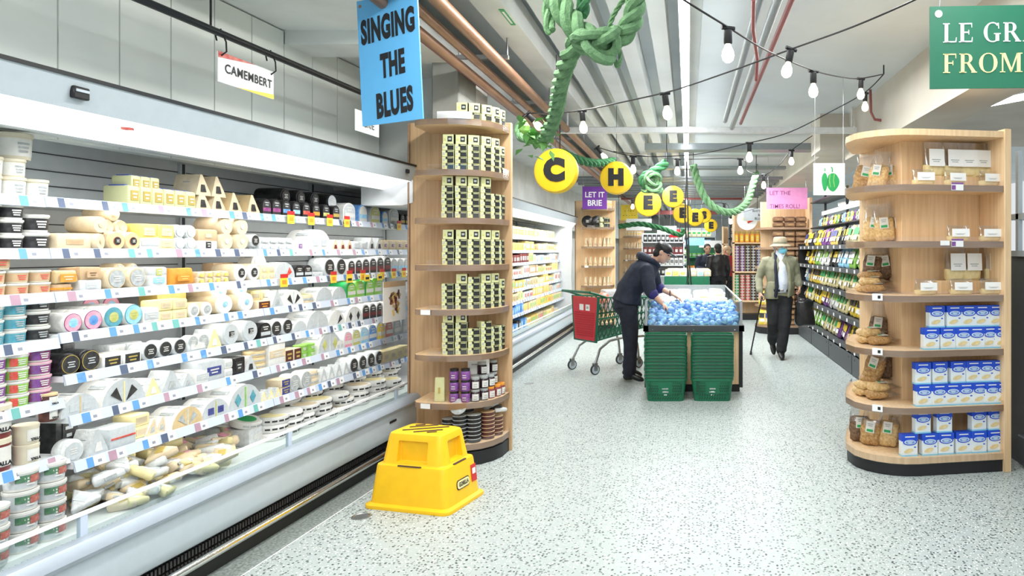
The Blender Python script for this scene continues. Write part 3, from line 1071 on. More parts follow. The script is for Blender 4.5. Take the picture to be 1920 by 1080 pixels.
# ---------------------------------------------------------------- floor fittings
for px, py, l in ((677, 969, 'round metal floor cover in front of the yellow step'), (992, 719, 'small dark floor cover between far fridge and cracker column')):
    d = FPX*EYE/(py-VY)
    b = B(); b.lathe([(.052, 0), (.052, .003), (.045, .004), (.043, .002), (.01, .002)], 24)
    tag(obj('floor_cover', b, M['steel'], None, ((px-VX)*d/FPX, d, 0)), l, 'floor cover')

# ---------------------------------------------------------------- hanging signs
def hook(parent, pts, m='blackmetal', r=.004):
    b = B(); b.tube(pts, r, 6); return obj('hook', b, M[m], parent)
# black rail along the near fridge
b = B(); p0, p1 = NP(1.6, 2.5, 2.554), NP(5.05, 2.5, 2.554); b.cyl(p0, p1, .018, n=10)
for Y in (2.2, 3.3, 4.9):
    p = NP(Y, 2.5, 2.56); b.cyl(p, p+Vector((0, 0, .38)), .005, n=6)
tag(obj('sign_rail', b, M['blackmetal']), 'long black rail hanging above the near fridge', 'rail')
# camembert sign
def camembert():
    Y0, Y1, L = NY(408, 2.5), NY(512, 2.5), 2.5
    a = NP(Y0, L, 0)
    wid = (Y1-Y0)/.9976
    r = empty('hanging_sign', a, NRZ)
    tag(r, 'small white CAMEMBERT sign hanging from the black rail', 'sign')
    zt = EYE+(470-93)*Y0/FPX-.005
    b = B(); b.bb(0, wid, -.003, .003, zt-.148, zt, m=0)
    b.prism([(0, 0), (.26, 0), (0, -.03)], (0, -.0035, zt), (1, 0, 0), (0, 0, 1), (0, -.001, 0), m=1)
    b.prism([(.12, 0), (wid, 0), (wid, .026)], (0, -.0035, zt-.148), (1, 0, 0), (0, 0, 1), (0, -.001, 0), m=2)
    b.text('CAMEMBERT', .062, (wid*.53, -.004, zt-.075), (1, 0, 0), (0, 0, 1), m=3, bold=.0012, sx=.92, space=1.08)
    obj('board', b, [M['signwhite'], M['lred'], M['lyellow'], M['ink']], r)
    for x in (.02, wid-.02):
        hook(r, [(x, 0, zt-.02), (x, -.03, zt-.0), (x+.01, -.02, zt+.05), (x, .0, 2.575), (x, .03, 2.56), (x, .02, 2.52)])
camembert()
# blue sign
def bluesign():
    Y = 3.62
    pl, pr = W(672, 0, Y), W(801, 0, Y)
    a = R(-16)
    c = (pl+pr)/2
    r = empty('hanging_sign', (c.x, Y, 0), a)
    tag(r, 'large blue sign reading SINGING THE BLUES in front of the column', 'sign')
    zb = W(0, 230, Y).z
    H, wd_ = .665, .375
    b = B(); b.bb(-wd_/2, wd_/2, -.004, .004, zb, zb+H, m=0)
    for t, y, s in (('SINGING', 50, .168), ('THE', 122, .165), ('BLUES', 195, .168)):
        zz = zb+(230-y)*Y/FPX
        b.text(t, s, ((.0 if y < 100 else .02), -.0045, zz), (1, .0, .10), (0, 0, 1), m=1, bold=.009, sx=.465, space=1.1)
    b.cyl((-wd_/2+.02, -.006, zb+H-.03), (-wd_/2+.02, .006, zb+H-.03), .009, n=12, m=2)
    b.cyl((wd_/2-.02, -.006, zb+H-.03), (wd_/2-.02, .006, zb+H-.03), .009, n=12, m=2)
    o = obj('board', b, [M['signblue'], M['ink'], M['copper']], r)
    o.rotation_euler = (0, R(-3.2), 0)
    # rotate about its own bottom
    o.location = (zb*math.sin(R(3.2))*1.0, 0, zb*(1-math.cos(R(3.2))))
    for x in (-wd_/2+.02, wd_/2-.02):
        hook(r, [(x, 0, zb+H-.03), (x, 0, 3.0)], 'copper', .003)
bluesign()
# sign half hidden behind the blue one
b = B(); b.bb(0, .3, -.003, .003, 0, .14, m=0); b.text('BRIE', .07, (.17, -.004, .06), (1, 0, 0), (0, 0, 1), m=1)
p = NP(NY(655, 2.5), 2.5, 2.155+.0)
tag(obj('hanging_sign', b, [M['signwhite'], M['ink']], None, NP(4.55, 2.5, EYE+(470-244)*4.55/FPX), NRZ), 'white sign mostly hidden behind the big blue sign', 'sign')

# serif letters drawn stroke by stroke
def serif(b, ch, x, z, h, y, m):
    T, t, s = .20*h, .075*h, .05*h
    def rect(x0, z0, x1, z1):
        b.prism([(x+x0*h, z+z0*h), (x+x1*h, z+z0*h), (x+x1*h, z+z1*h), (x+x0*h, z+z1*h)], (0, y, 0), (1, 0, 0), (0, 0, 1), (0, -.002, 0), m)
    def poly(pts):
        b.prism([(x+p*h, z+q*h) for p, q in pts], (0, y, 0), (1, 0, 0), (0, 0, 1), (0, -.002, 0), m)
    def bowl(cx, cz, rx, rz, a0, a1, thick, thin):
        n = 18
        pa, pb_ = [], []
        for i in range(n+1):
            a = R(a0+(a1-a0)*i/n)
            w = thin+(thick-thin)*abs(math.cos(a))
            pa.append((cx+rx*math.cos(a), cz+rz*math.sin(a)))
            pb_.append((cx+(rx-w)*math.cos(a), cz+(rz-thin)*math.sin(a)))
        for i in range(n):
            poly([pa[i], pa[i+1], pb_[i+1], pb_[i]])
    W_ = {}
    if ch in 'LEFRND':
        rect(.08, 0, .26, 1); rect(0, 0, .36, .05); rect(0, .95, .34, 1)
    if ch == 'L':
        rect(.2, 0, .68, .07); poly([(.62, .0), (.68, 0), (.70, .26), (.66, .26)]); return .74
    if ch in 'EF':
        rect(.2, .93, .66, 1); poly([(.62, 1), (.67, 1), (.67, .76), (.64, .76)]); rect(.2, .48, .5, .55); rect(.48, .40, .52, .64)
        if ch == 'E':
            rect(.2, 0, .68, .07); poly([(.63, 0), (.68, 0), (.70, .26), (.66, .26)])
        return .76
    if ch == 'R':
        bowl(.36, .74, .30, .26, -90, 90, .17, .06); rect(.2, .94, .38, 1); rect(.2, .48, .4, .54)
        poly([(.36, .50), (.54, .50), (.84, .05), (.64, .05)]); rect(.6, 0, .9, .05); return .92
    if ch == 'G':
        bowl(.47, .5, .45, .52, 45, 300, .18, .06); rect(.62, .05, .80, .42); rect(.54, .40, .88, .45); poly([(.72, .98), (.78, .98), (.80, .68), (.76, .68)]); return .94
    if ch == 'O':
        bowl(.48, .5, .47, .52, 0, 360, .19, .05); return 1.0
    if ch == 'A':
        poly([(.12, .03), (.19, .03), (.48, .9), (.44, 1.0)]); poly([(.36, 1.02), (.54, 1.02), (.86, .03), (.66, .03)]); rect(.24, .30, .70, .36); rect(0, 0, .3, .05); rect(.56, 0, .96, .05); return .98
    if ch == 'M':
        rect(.10, 0, .17, 1); rect(.86, 0, 1.04, 1); poly([(.10, 1), (.28, 1), (.62, .12), (.54, .0)]); poly([(.86, 1), (.94, 1), (.60, .02), (.53, .04)]); rect(0, 0, .27, .05); rect(.76, 0, 1.14, .05); rect(0, .95, .2, 1); rect(.9, .95, 1.14, 1); return 1.18
    if ch == 'N':
        rect(.80, 0, .87, 1); poly([(.1, 1), (.3, 1), (.87, 0), (.76, 0)]); rect(.7, .95, .97, 1); return 1.0
    if ch == 'D':
        bowl(.30, .5, .58, .5, -90, 90, .19, .06); return .95
    return .34
def greensign():
    Y = 3.0
    p = W(1743, 167, Y)
    r = empty('hanging_sign', (p.x, Y, p.z), R(-3)); tag(r, 'large green sign with white and cream serif capitals at top right', 'sign')
    k = Y/FPX
    b = B(); b.bb(0, .95, -.004, .004, 0, 154*k, m=0)
    for word, yb, m in (('LE GRAND', 81, 1), ('FROMAGE', 138, 2)):
        x = 24*k
        h = 36*k
        for c in word:
            x += serif(b, c, x, (167-yb)*k, h, -.0045, m)*h+.07*h
    obj('board', b, [M['signgreen'], M['signwhite'], M['signcream']], r)
    b = B(); b.cyl((16*k, -.006, 140*k), (16*k, .006, 140*k), 7*k, n=16); obj('eyelet', b, M['signwhite'], r)
    hook(r, [(17*k, 0, 145*k), (20*k, 0, 170*k), (24*k, 0, 260*k)], 'steel', .003)
greensign()
def flatsign(px0, px1, py0, py1, Y, m, lines, label, bold=.002, wire=True):
    a, c = W(px0, py1, Y), W(px1, py0, Y)
    w, h = c.x-a.x, c.z-a.z
    r = empty('hanging_sign', a); tag(r, label, 'sign')
    b = B(); b.bb(0, w, -.004, .004, 0, h, m=0)
    for t, fx, fz, s, mi, sx in lines:
        b.text(t, s*h, (w*fx, -.0045, h*fz), (1, 0, 0), (0, 0, 1), m=mi, bold=bold*s*h*10 if bold else 0, sx=sx)
    obj('board', b, [M[m], M['signwhite'], M['ink'], M['lplum']], r)
    if wire:
        for x in (.04*w, .96*w):
            hook(r, [(x, 0, h-.01), (x, 0, (3.22 if a.x > -1.5 else 2.95)-a.z)], 'steel', .003)
    return r
flatsign(1092, 1138, 350, 392, 12.4, 'purple', [('LET IT', .5, .63, .34, 1, .95), ('BRIE', .5, .26, .36, 1, .95)], 'purple sign reading LET IT BRIE above the far wooden column')
flatsign(1164, 1196, 384, 413, 20.5, 'lyellow', [('- - - -', .5, .62, .3, 2, 1), ('- - - - -', .5, .34, .3, 2, 1)], 'small yellow sign behind the third yellow letter disc', bold=0)
flatsign(1174, 1222, 410, 432, 20.0, 'signwhite', [], 'small blank pale sign under the small yellow sign')
flatsign(1437, 1514, 352, 392, 12.1, 'pink', [('LET THE', .33, .74, .27, 3, 1.0), ('TIMES ROLL!', .45, .12, .27, 3, .95)], 'pink sign reading LET THE TIMES ROLL over the brown loaf shelf', bold=.0008)
flatsign(1394, 1452, 390, 414, 14.0, 'duct', [('RHYTHM', .5, .75, .25, 2, 1), ('&', .5, .45, .25, 2, 1), ('BLUES', .5, .17, .25, 2, 1)], 'grey sign left of the pink sign')
# pepper poster
def poster():
    Y = 6.6
    a, c = W(1525, 366, Y), W(1584, 306, Y)
    w, h = c.x-a.x, c.z-a.z
    r = empty('hanging_sign', a); tag(r, 'white hanging poster of two green peppers beside the nut shelf', 'sign')
    b = B(); b.bb(0, w, -.003, .003, 0, h, m=0)
    def blob(cx, cz, rx, rz, m, nb=3):
        pts = []
        for i in range(36):
            a = 2*PI*i/36
            q = 1+.10*math.cos(nb*a+.5)
            pts.append((cx+rx*q*math.cos(a), cz+rz*(1-.12*math.sin(a))*math.sin(a)*(1 if math.sin(a) < 0 else .9)))
        b.prism([(x*w, z*h) for x, z in pts], (0, -.0035, 0), (1, 0, 0), (0, 0, 1), (0, -.001, 0), m)
    blob(.36, .46, .09, .30, 1, 2); blob(.62, .45, .19, .30, 1, 3)
    b.tube([(.60*w, -.004, .72*h), (.60*w, -.004, .84*h), (.56*w, -.004, .88*h)], .006, 6, m=1)
    b.tube([(.36*w, -.004, .74*h), (.37*w, -.004, .84*h)], .005, 6, m=1)
    for x in (.53, .66):
        b.tube([(x*w, -.006, .66*h), ((x-.02)*w, -.006, .45*h), ((x+.01)*w, -.006, .25*h)], .0035, 5, m=2)
    obj('board', b, [M['signwhite'], M['lgreen2'], M['lgreen']], r)
    for x in (.05*w, .95*w):
        hook(r, [(x, 0, h-.01), (x, 0, 3.2-a.z)], 'steel', .002)
poster()

# ---------------------------------------------------------------- yellow letter discs
DISC = [('C', 1043, 321, 42, 'nearest'), ('H', 1156, 334, 31, ''), ('E', 1215, 381, 25, ''), ('E', 1262, 369, 20.5, ''), ('E', 1280, 400, 18.5, ''), ('E', 1303, 408, 16.5, ''), ('S', 1320, 404, 14, ''), ('E', 1333, 423, 12.5, 'farthest')]
nE = 0
for ch, px, py, rp, far in DISC:
    Y = FPX*.2/rp
    c = W(px, py, Y)
    b = B(); b.lathe([(.02, -.062), (.12, -.06), (.185, -.048), (.2, -.02), (.2, .02), (.185, .048), (.12, .06), (.02, .062)], 40, u=(1, 0, 0), v=(0, 0, 1))
    o = obj('letter_disc', b, M['discyellow'], None, c, R(-6) if ch == 'C' else 0)
    if ch == 'E': nE += 1
    which = {'C': 'nearest of the row', 'H': 'second of the row', 'S': 'seventh of the row'}.get(ch, {1: 'third of the row', 2: 'fourth of the row, raised high', 3: 'fifth of the row', 4: 'sixth of the row', 5: 'farthest of the row'}.get(nE, ''))
    tag(o, f'round yellow hanging disc with black letter {ch}, {which}', 'letter disc', 'yellow discs spelling a word')
    b = B(); b.text(ch, .25, (0, -.066, -.003), (1, 0, 0), (0, 0, 1), bold=.021, depth=.001)
    obj('letter', b, M['ink'], o)
    b = B(); b.cyl((0, 0, .19), (0, 0, (3.25 if c.x < .1 else 3.2)-c.z), .003, n=5); obj('wire', b, M['blackmetal'], o)
# ---------------------------------------------------------------- templates of the goods (front faces -y, base at z = 0)
X_, Z_ = (1, 0, 0), (0, 0, 1)
def prints(b, w, h, y, z, m, n=3):
    """small printed lines on a label facing the front"""
    for i in range(n):
        ww = w*(.9-.25*(i % 2))
        b.quad((-ww/2, y, z+h*(.5-(i+.75)/n)), (ww/2, y, z+h*(.5-(i+.75)/n)), (ww/2, y, z+h*(.5-(i+.3)/n)), (-ww/2, y, z+h*(.5-(i+.3)/n)), m)
def tub(r, h, body, lid, lab, pr='tubwhite', name='dip_tub', patch=None, dual=None):
    def f():
        b = B(); b.lathe([(r*.84, 0), (r*.87, .004), (r*.95, h*.86)], 20, c=(0, r, 0))
        o = obj(name, b, M[body])
        b = B(); b.lathe([(r*.95, h*.84), (r, h*.85), (r, h*.985), (r*.95, h), (r*.88, h*.985), (r*.1, h*.985)], 20, c=(0, r, 0))
        k = [obj('lid', b, M[lid])]
        b = B()
        b.lathe([(r*.885, h*.12), (r*.945, h*.78)], 20, c=(0, r, 0), caps=False)
        for i in range(3):
            a0 = -PI/2-.5+i*.05
            ra = r*.95
            zs = h*(.6-i*.15)
            pts = [(ra*math.cos(a0+.11*j), r+ra*math.sin(a0+.11*j)) for j in range(8-i)]
            for p, q in zip(pts, pts[1:]):
                b.quad((*p, zs-h*.04), (*q, zs-h*.04), (*q, zs+h*.04), (*p, zs+h*.04), 1)
        if dual:
            for (a0, a1, z0, z1, mi) in ((-2.6, -.5, .42, .76, 0), (-1.75, -.6, .36, .72, 1)):
                pts = [((r*.953+.0008*mi)*math.cos(a0+(a1-a0)*j/10), r+(r*.953+.0008*mi)*math.sin(a0+(a1-a0)*j/10)) for j in range(11)]
                for p, q in zip(pts, pts[1:]):
                    b.quad((*p, h*z0), (*q, h*z0), (*q, h*z1), (*p, h*z1), 3+mi)
        if patch:
            ra = r*.953
            pts = [(ra*math.cos(-PI/2-1.1+.12*j), r+ra*math.sin(-PI/2-1.1+.12*j)) for j in range(6)]
            for p, q in zip(pts, pts[1:]):
                b.quad((*p, h*.15), (*q, h*.15), (*q, h*.75), (*p, h*.75), 2)
        k.append(obj('label', b, [M[lab], M[pr], M[patch or pr]]+([M[d] for d in dual] if dual else [])))
        return o, k
    return f
def wheel(r, d, rim, lab, face=None, k=.8, ring=None, pr='tubwhite', centre=None, name='round_cheese', square=False):
    def f():
        b = B(); b.lathe([(r*.9, 0), (r*.98, -d*.06), (r, -d*.15), (r, -d*.9), (r*.95, -d)], 24, c=(0, 0, r), u=X_, v=Z_, mats=[1, 0, 0, 0])
        for v in b.bm.verts: v.co.y = abs(v.co.y)
        o = obj(name, b, [M[rim], M[face or rim]])
        b = B()
        if square:
            b.box((0, -.001, r*1.05), (r*k*1.2, .003, r*k*.9), m=0)
        else:
            if ring:
                b.disc((0, -.0015, r), X_, Z_, r*k*1.08, 24, 3)
            b.disc((0, -.0025, r), X_, Z_, r*k, 24, 0)
            if centre:
                b.disc((0, -.0035, r), X_, Z_, r*k*.55, 16, 2)
        prints(b, r*k*1.0, r*k*.8, -.0045, r, 1, 3)
        return o, [obj('label', b, [M[lab], M[pr], M[centre or lab], M[ring or lab]])]
    return f
def half(r, d, rim, face, lab='lgrey', kind='wedges', name='half_cheese', split='film'):
    """half wheel standing on its cut side, round side up"""
    def f():
        n = 14
        pts = [(r*math.cos(PI*i/n), r*1.02*math.sin(PI*i/n)) for i in range(n+1)]
        b = B(); b.prism(pts, (0, 0, 0), X_, Z_, (0, d, 0), m=1, mside=0)
        o = obj(name, b, [M[rim], M[face]])
        b = B()
        if kind == 'wedges':
            for s in (-1, 1):
                b.prism([(s*r*.10, r*.12), (s*r*.62, r*.46), (s*r*.36, r*.72)][::s], (0, -.001, 0), X_, Z_, (0, -.002, 0), m=0)
        elif kind == 'one':
            b.prism([(r*.10, r*.12), (r*.66, r*.40), (r*.42, r*.70)], (0, -.001, 0), X_, Z_, (0, -.002, 0), m=0)
        elif kind == 'diamonds':
            for s in (-1, 1):
                c = s*r*.45
                b.prism([(c-r*.18, r*.42), (c, r*.14), (c+r*.18, r*.42), (c, r*.70)], (0, -.001, 0), X_, Z_, (0, -.002, 0), m=0)
        else:
            for s in (-1, 1):
                b.box((s*r*.35, -.001, r*.40), (r*.40, .003, r*.36), m=0)
        b.box((0, -.001, r*.46), (r*.05, .004, r*.92), m=1)
        for i in range(4):   # printed dashes on the rim
            a = R(35+i*32)
            c = Vector((r*math.cos(a)*1.006, d*.4, r*math.sin(a)*1.02))
            b.box(c, (.018, d*.5, .004), m=2, rot=Matrix.Rotation(-(a-PI/2), 3, 'Y'))
        return o, [obj('label', b, [M[lab], M[split], M['lgrey']])]
    return f
def pack(w, d, h, body, lab, lw=.7, lh=.6, pr='tubwhite', name='cheese_pack', bev=.008, top=None, lump=0, taper=None):
    def f():
        b = B(); b.box((0, d/2, h/2), (w, d, h), bev, seg=2, taper=taper)
        if lump:
            for v in b.bm.verts:
                v.co += Vector(noise.noise_vector(v.co*30))*lump
        o = obj(name, b, M[body])
        b = B(); b.box((0, -.001-lump*.5, h*.5), (w*lw, .003, h*lh), m=0)
        prints(b, w*lw*.7, h*lh*.7, -.0035-lump*.5, h*.5, 1, 2)
        if top:
            b.box((0, d*.5, h+.001), (w*.8, d*.6, .003), m=2)
        return o, [obj('label', b, [M[lab], M[pr], M[top or lab]])]
    return f
def wedge(w, h, d, body, face, lab, name='cheese_wedge', lean=0):
    """triangular wedge pointing up"""
    def f():
        b = B(); b.prism([(-w/2, 0), (w/2, 0), (w*.46, h*.14), (lean+w*.06, h*.97), (lean-w*.06, h*.97), (-w*.46, h*.14)], (0, 0, 0), X_, Z_, (0, d, 0), m=1, mside=0)
        o = obj(name, b, [M[body], M[face]])
        b = B(); b.prism([(-w*.18+lean*.2, h*.16), (w*.18+lean*.2, h*.16), (lean*.5+w*.10, h*.50), (lean*.5-w*.10, h*.50)], (0, -.001, 0), X_, Z_, (0, -.002, 0), m=0)
        b.box((lean*.5, d*.5, h*.62), (w*.5, d*.3, .004), m=1)
        return o, [obj('label', b, [M[lab], M['lgrey']])]
    return f
def dome(w, h, d, body, lab, mid, name='cheese_truckle', pr='tubwhite'):
    """upright pack with a round top"""
    def f():
        n = 10
        pts = [(-w/2, 0), (w/2, 0), (w/2, h*.6)]+[(w/2*math.cos(PI*i/n), h*.6+h*.4*math.sin(PI*i/n)) for i in range(1, n)]+[(-w/2, h*.6)]
        b = B(); b.prism(pts, (0, 0, 0), X_, Z_, (0, d, 0))
        o = obj(name, b, M[body])
        b = B(); b.prism([(x*.84, z*.86+h*.06) for x, z in pts], (0, -.001, 0), X_, Z_, (0, -.002, 0), m=0)
        b.box((0, -.0035, h*.34), (w*.8, .002, h*.22), m=1)
        prints(b, w*.5, h*.28, -.004, h*.68, 2, 2)
        return o, [obj('label', b, [M[lab], M[mid], M[pr]])]
    return f
def flat(r, h, body, lab, band='lgrey', name='flat_cheese', k=.7):
    """round cheese lying flat"""
    def f():
        b = B(); b.lathe([(r*.96, 0), (r, h*.1), (r, h*.88), (r*.95, h), (r*.1, h)], 22, c=(0, r, 0))
        o = obj(name, b, M[body])
        b = B(); b.disc((0, r, h+.0015), X_, (0, 1, 0), r*k, 22, 0)
        for i in range(5):
            a = -PI/2-.9+i*.45
            b.box((r*1.004*math.cos(a), r+r*1.004*math.sin(a), h*.5), (.028, .003, h*.22), m=1, rot=Matrix.Rotation(a+PI/2, 3, 'Z'))
        return o, [obj('label', b, [M[lab], M[band]])]
    return f
SHN = dict(A='top shelf', B='second shelf', C='third shelf', D='fourth shelf', E='fifth shelf', F='sixth shelf', G='seventh shelf', K='bottom deck')
NB = [0]
def near(sh, px0, px1, n, key, wn, fn, desc, cat, lev=1, back=0, h=None, dz=0, smax=1.35, yoff=.012, jit=.02, group=None, lean=0):
    pr = proto(key, fn)
    if sh == 'K':
        L, z = 2.64, .36
    else:
        L, z2, z1 = SHZ[sh]
        z = z1 if (px1 <= 112 and z1) else z2
    L += yoff
    Ya, Yb = NY(px0, L), NY(px1, L)
    pitch = (Yb-Ya)/.9976/n
    sc = max(.55, min(smax, pitch/wn*.985))
    ph = h or 0
    for i in range(n):
        Y = Ya+(Yb-Ya)*(i+.5)/n
        for lv in range(lev):
            for k in range(back+1):
                if k and lv < lev-1:
                    continue
                w = [desc+',']
                if len(desc.split()) > 7 and (n > 1 and lev > 1 or k): print('LONG', desc)
                if n > 1: w.append(f'{nth(i+1)} from left')
                if lev > 1: w.append(('bottom layer' if lv == 0 else 'top layer' if lv == lev-1 else f'{nth(lv+1)} layer up')+',')
                if k: w.append('row behind' if k == 1 else f'{nth(k+1)} row back')
                w.append(f"on near fridge's {SHN[sh]}")
                lab = ' '.join(w).replace(', on', ' on')
                if n == 1 and lev == 1 and not k: lab = lab.replace(desc+',', desc)
                o = place(pr, NP(Y, L+k*(back and BD.get(key, .1))*sc, z+dz+lv*ph*sc), NRZ+rnd.uniform(-jit, jit), lab, cat, group or f"{desc}s on the {SHN[sh]}", sc)
                NB[0] += 1
BD = {}
def add(sh, px0, px1, n, key, wn, fn, desc, cat='cheese', **k):
    near(sh, px0, px1, n, key, wn, fn, desc, cat, **k)

mm('dullgreen', (.06, .17, .09), .4, col2=(.12, .24, .14), scale=40)
mm('dullred', (.36, .07, .06), .4, col2=(.5, .2, .16), scale=60)
# --- bay at the left edge: tubs and jars
tw = tub(.045, .078, 'tubcream', 'tubcream', 'tubwhite', 'lgrey')
add('A', -30, 105, 3, 'twhite', .09, tw, 'cream tub with white label', 'tub', lev=1, h=.08)
add('A', -26, 62, 2, 'twhite', .09, tw, 'cream tub stacked on others', 'tub', dz=.078, yoff=.03)
add('A', 20, 80, 1, 'twhite', .09, tw, 'single cream tub, uppermost of all', 'tub', dz=.156, yoff=.05)
tb = tub(.045, .06, 'tubwhite', 'tubwhite', 'lblack')
add('B', -34, 58, 2, 'tblack', .09, tb, 'black-label tub', 'tub', lev=3, h=.061)
add('B', 58, 108, 1, 'tblack', .09, tb, 'shorter stacked black-label tub', 'tub', lev=2, h=.061)
add('C', -22, 108, 3, 'ttan', .09, tub(.045, .05, 'tubcream', 'tubwhite', 'tan', 'lred'), 'tan and red label dip tub', 'tub', lev=2, h=.051)
add('C', -22, 40, 1, 'ttan', .09, None, 'extra tan and red dip tub', 'tub', dz=.102)
for i, (a, c, lab, nm) in enumerate(((-22, 20, 'lteal', 'teal'), (20, 63, 'lteal', 'green-grey'), (63, 108, 'lblack', 'dark'))):
    add('D', a, c, 1, 'td'+nm, .09, tub(.045, .056, 'tubwhite', 'tubwhite', lab, 'lgrey'), f'clear {nm} label olive tub', 'tub', lev=3, h=.057)
for a, c, lab, lid, nm, pt in ((-20, 25, 'lpurple', 'tubwhite', 'purple label', None), (25, 67, 'lgreen', 'tubwhite', 'green label', 'lred'), (67, 109, 'lplum', 'lidpink', 'plum label', 'lpurple')):
    add('E', a, c, 1, 'te'+nm, .09, tub(.045, .054, 'tubwhite', lid, lab, 'tubwhite', patch=pt), f'{nm} yoghurt tub', 'tub', lev=4, h=.055)
for a, c, bd, lid, nm in ((-30, 43, 'lmaroon', 'tubcream', 'brown spread'), (43, 89, 'tubcream', 'tubcream', 'pale spread'), (89, 117, 'lbrown', 'cream', 'narrow dark spread')):
    def yj(bd=bd, lid=lid, w=.1 if c < 89 else .06):
        r = w/2
        b = B(); b.lathe([(r*.9, 0), (r*.94, .004), (r*.97, w*.78)], 20, c=(0, r, 0)); o = obj('spread_jar', b, M[bd])
        b = B(); b.lathe([(r, w*.77), (r, w*.90), (r*.94, w*.93), (r*.1, w*.93)], 20, c=(0, r, 0)); k = [obj('lid', b, M[lid])]
        b = B()
        pts = [(r*.985*math.cos(-PI/2-.62+.124*j), r+r*.985*math.sin(-PI/2-.62+.124*j)) for j in range(11)]
        for p, q in zip(pts, pts[1:]):
            b.quad((*p, w*.16), (*q, w*.16), (*q, w*.7), (*p, w*.7), 0)
        b.text('YALLA', w*.15, (-w*.06, -.004, w*.26), X_, Z_, m=1, bold=.001)
        k.append(obj('label', b, [M['tubwhite'], M['ink']]))
        return o, k
    add('F', a, c, 1, 'jar'+nm, .1 if c < 89 else .06, yj, f'{nm} jar with white label', 'jar', lev=2, h=.093 if c < 89 else .056)
td = tub(.055, .078, 'tubwhite', 'tubwhite', 'papergrey', 'tubwhite', dual=('dullgreen', 'dullred'))
for a, c, lv, nm in ((-22, 35, 3, 'left-edge'), (35, 90, 4, 'middle'), (90, 140, 4, 'right')):
    add('K', a, c, 1, 'tdeck', .11, td, f'red and green tub, {nm} pile', 'tub', lev=lv, h=.079, yoff=.0 if lv == 3 else .03)
add('K', 45, 118, 2, 'tdeck', .11, td, 'red tub at the back', 'tub', lev=3, h=.079, yoff=.2)

# --- top shelf
bp = pack(.052, .10, .072, 'crackercream', 'lgold', .6, .5, top='boxblue', name='biscuit_pack')
add('A', 240, 368, 6, 'bisc', .052, bp, 'cream pack with blue top', 'pack', h=.072, back=0)
add('A', 246, 300, 3, 'bisc', .052, bp, 'cream blue-topped pack stacked above others', 'pack', dz=.068, yoff=.02)
wk = wedge(.08, .085, .10, 'ivory', 'ivory', 'lblack', lean=-.012)
add('A', 367, 424, 2, 'wkpink', .08, wk, 'taller ivory wedge with black label', lev=2, h=.06)
add('A', 424, 492, 2, 'wkcream', .08, wedge(.08, .085, .12, 'cream', 'ivory', 'lblack', lean=-.012), 'cream wedge with black label')
for i, (c1, nm) in enumerate((('lplum', 'violet'), ('lplum', 'mauve'), ('lblue', 'blue'), ('lsky', 'sky-blue'), ('lred', 'red'), ('lorange', 'orange'), ('lolive', 'olive'), ('lgold', 'gold'))):
    add('A', 490+i*18.6, 508.6+i*18.6, 1, 'dome'+nm, .075, dome(.072, .088, .10, 'blackfilm', 'lblack', c1, pr='lgrey'), f'black round-topped cheese with {nm} band', 'cheese', smax=1.2)
add('A', 520, 628, 4, 'blackroll', .10, wheel(.04, .13, 'blackfilm', 'lblack', k=.7, name='waxed_cheese'), 'black waxed cheese on second layer', dz=.085, yoff=.10)
add('A', 612, 632, 1, 'blackwhite', .09, wheel(.042, .06, 'blackfilm', 'papergrey', k=.85, name='waxed_cheese'), 'black waxed cheese with white face, tipped on top', dz=.075, yoff=.06)
add('A', 639, 670, 1, 'wdome', .12, dome(.12, .10, .12, 'paper', 'papergrey', 'paper'), 'plain white round-topped cheese')
add('A', 670, 690, 1, 'bdome', .09, dome(.09, .10, .1, 'lblue', 'tubwhite', 'lsky'), 'blue and white oval cheese')
add('A', 690, 716, 1, 'gdome', .11, dome(.11, .10, .12, 'papergrey', 'lolive', 'paper'), 'grey round-topped cheese with olive print')
add('A', 716, 727, 1, 'bdome', .09, None, 'small blue and white oval cheese')
add('A', 727, 750, 1, 'wdome', .12, None, 'white half-round cheese by the black ones')
add('A', 750, 768, 2, 'domegold', .075, None, 'black gold-label cheese at right end')
add('A', 660, 752, 6, 'blackroll', .10, None, 'black waxed cheese at the back right', yoff=.14, dz=.03)
# --- second shelf
add('B', 107, 172, 1, 'blocktan', .14, pack(.14, .1, .065, 'ivory', 'tan', .5, .3, pr='tan'), 'pale brown printed cheese block')
wc = wheel(.034, .10, 'ivory', 'lblack', face='cream', k=.5, ring='lred'); BD['wcream'] = .1
add('B', 174, 204, 1, 'cylcream', .068, wheel(.034, .12, 'ivory', 'ivory', k=.3, pr='ivory'), 'plain cream cheese cylinder', lev=2, h=.066, jit=.4)
add('B', 204, 264, 2, 'wred', .07, wheel(.036, .10, 'ivory', 'lblack', face='cream', k=.42, ring='lred', centre='lblack'), 'cream wheel with red ring and black dot', smax=1.5)
add('B', 188, 240, 2, 'cylcream', .068, None, 'plain cream cylinder above the red-ring wheels', dz=.07, yoff=.05)
add('B', 200, 226, 1, 'cylcream', .068, None, 'topmost cream cylinder of the pile', dz=.13, yoff=.06)
add('B', 262, 300, 1, 'stackw', .085, pack(.085, .09, .05, 'paper', 'papergrey', .85, .3), 'flat white cheese pack', lev=1, h=.05)
add('B', 296, 330, 1, 'byel', .085, pack(.085, .09, .05, 'cheesepale', 'ivory', .6, .5, pr='ivory'), 'pale yellow cheese block')
add('B', 262, 328, 2, 'byel2', .075, pack(.075, .09, .055, 'cheeseyellow', 'cheesepale', .6, .5, pr='ivory'), 'golden cheese block', dz=.052)
add('B', 326, 368, 2, 'wlog', .06, wheel(.03, .14, 'film', 'papergrey', k=.7), 'white log cheese', lev=2, h=.05)
add('B', 368, 412, 1, 'bbrown', .10, pack(.10, .1, .042, 'paper', 'lblack', .25, .6), 'white block with small black seal')
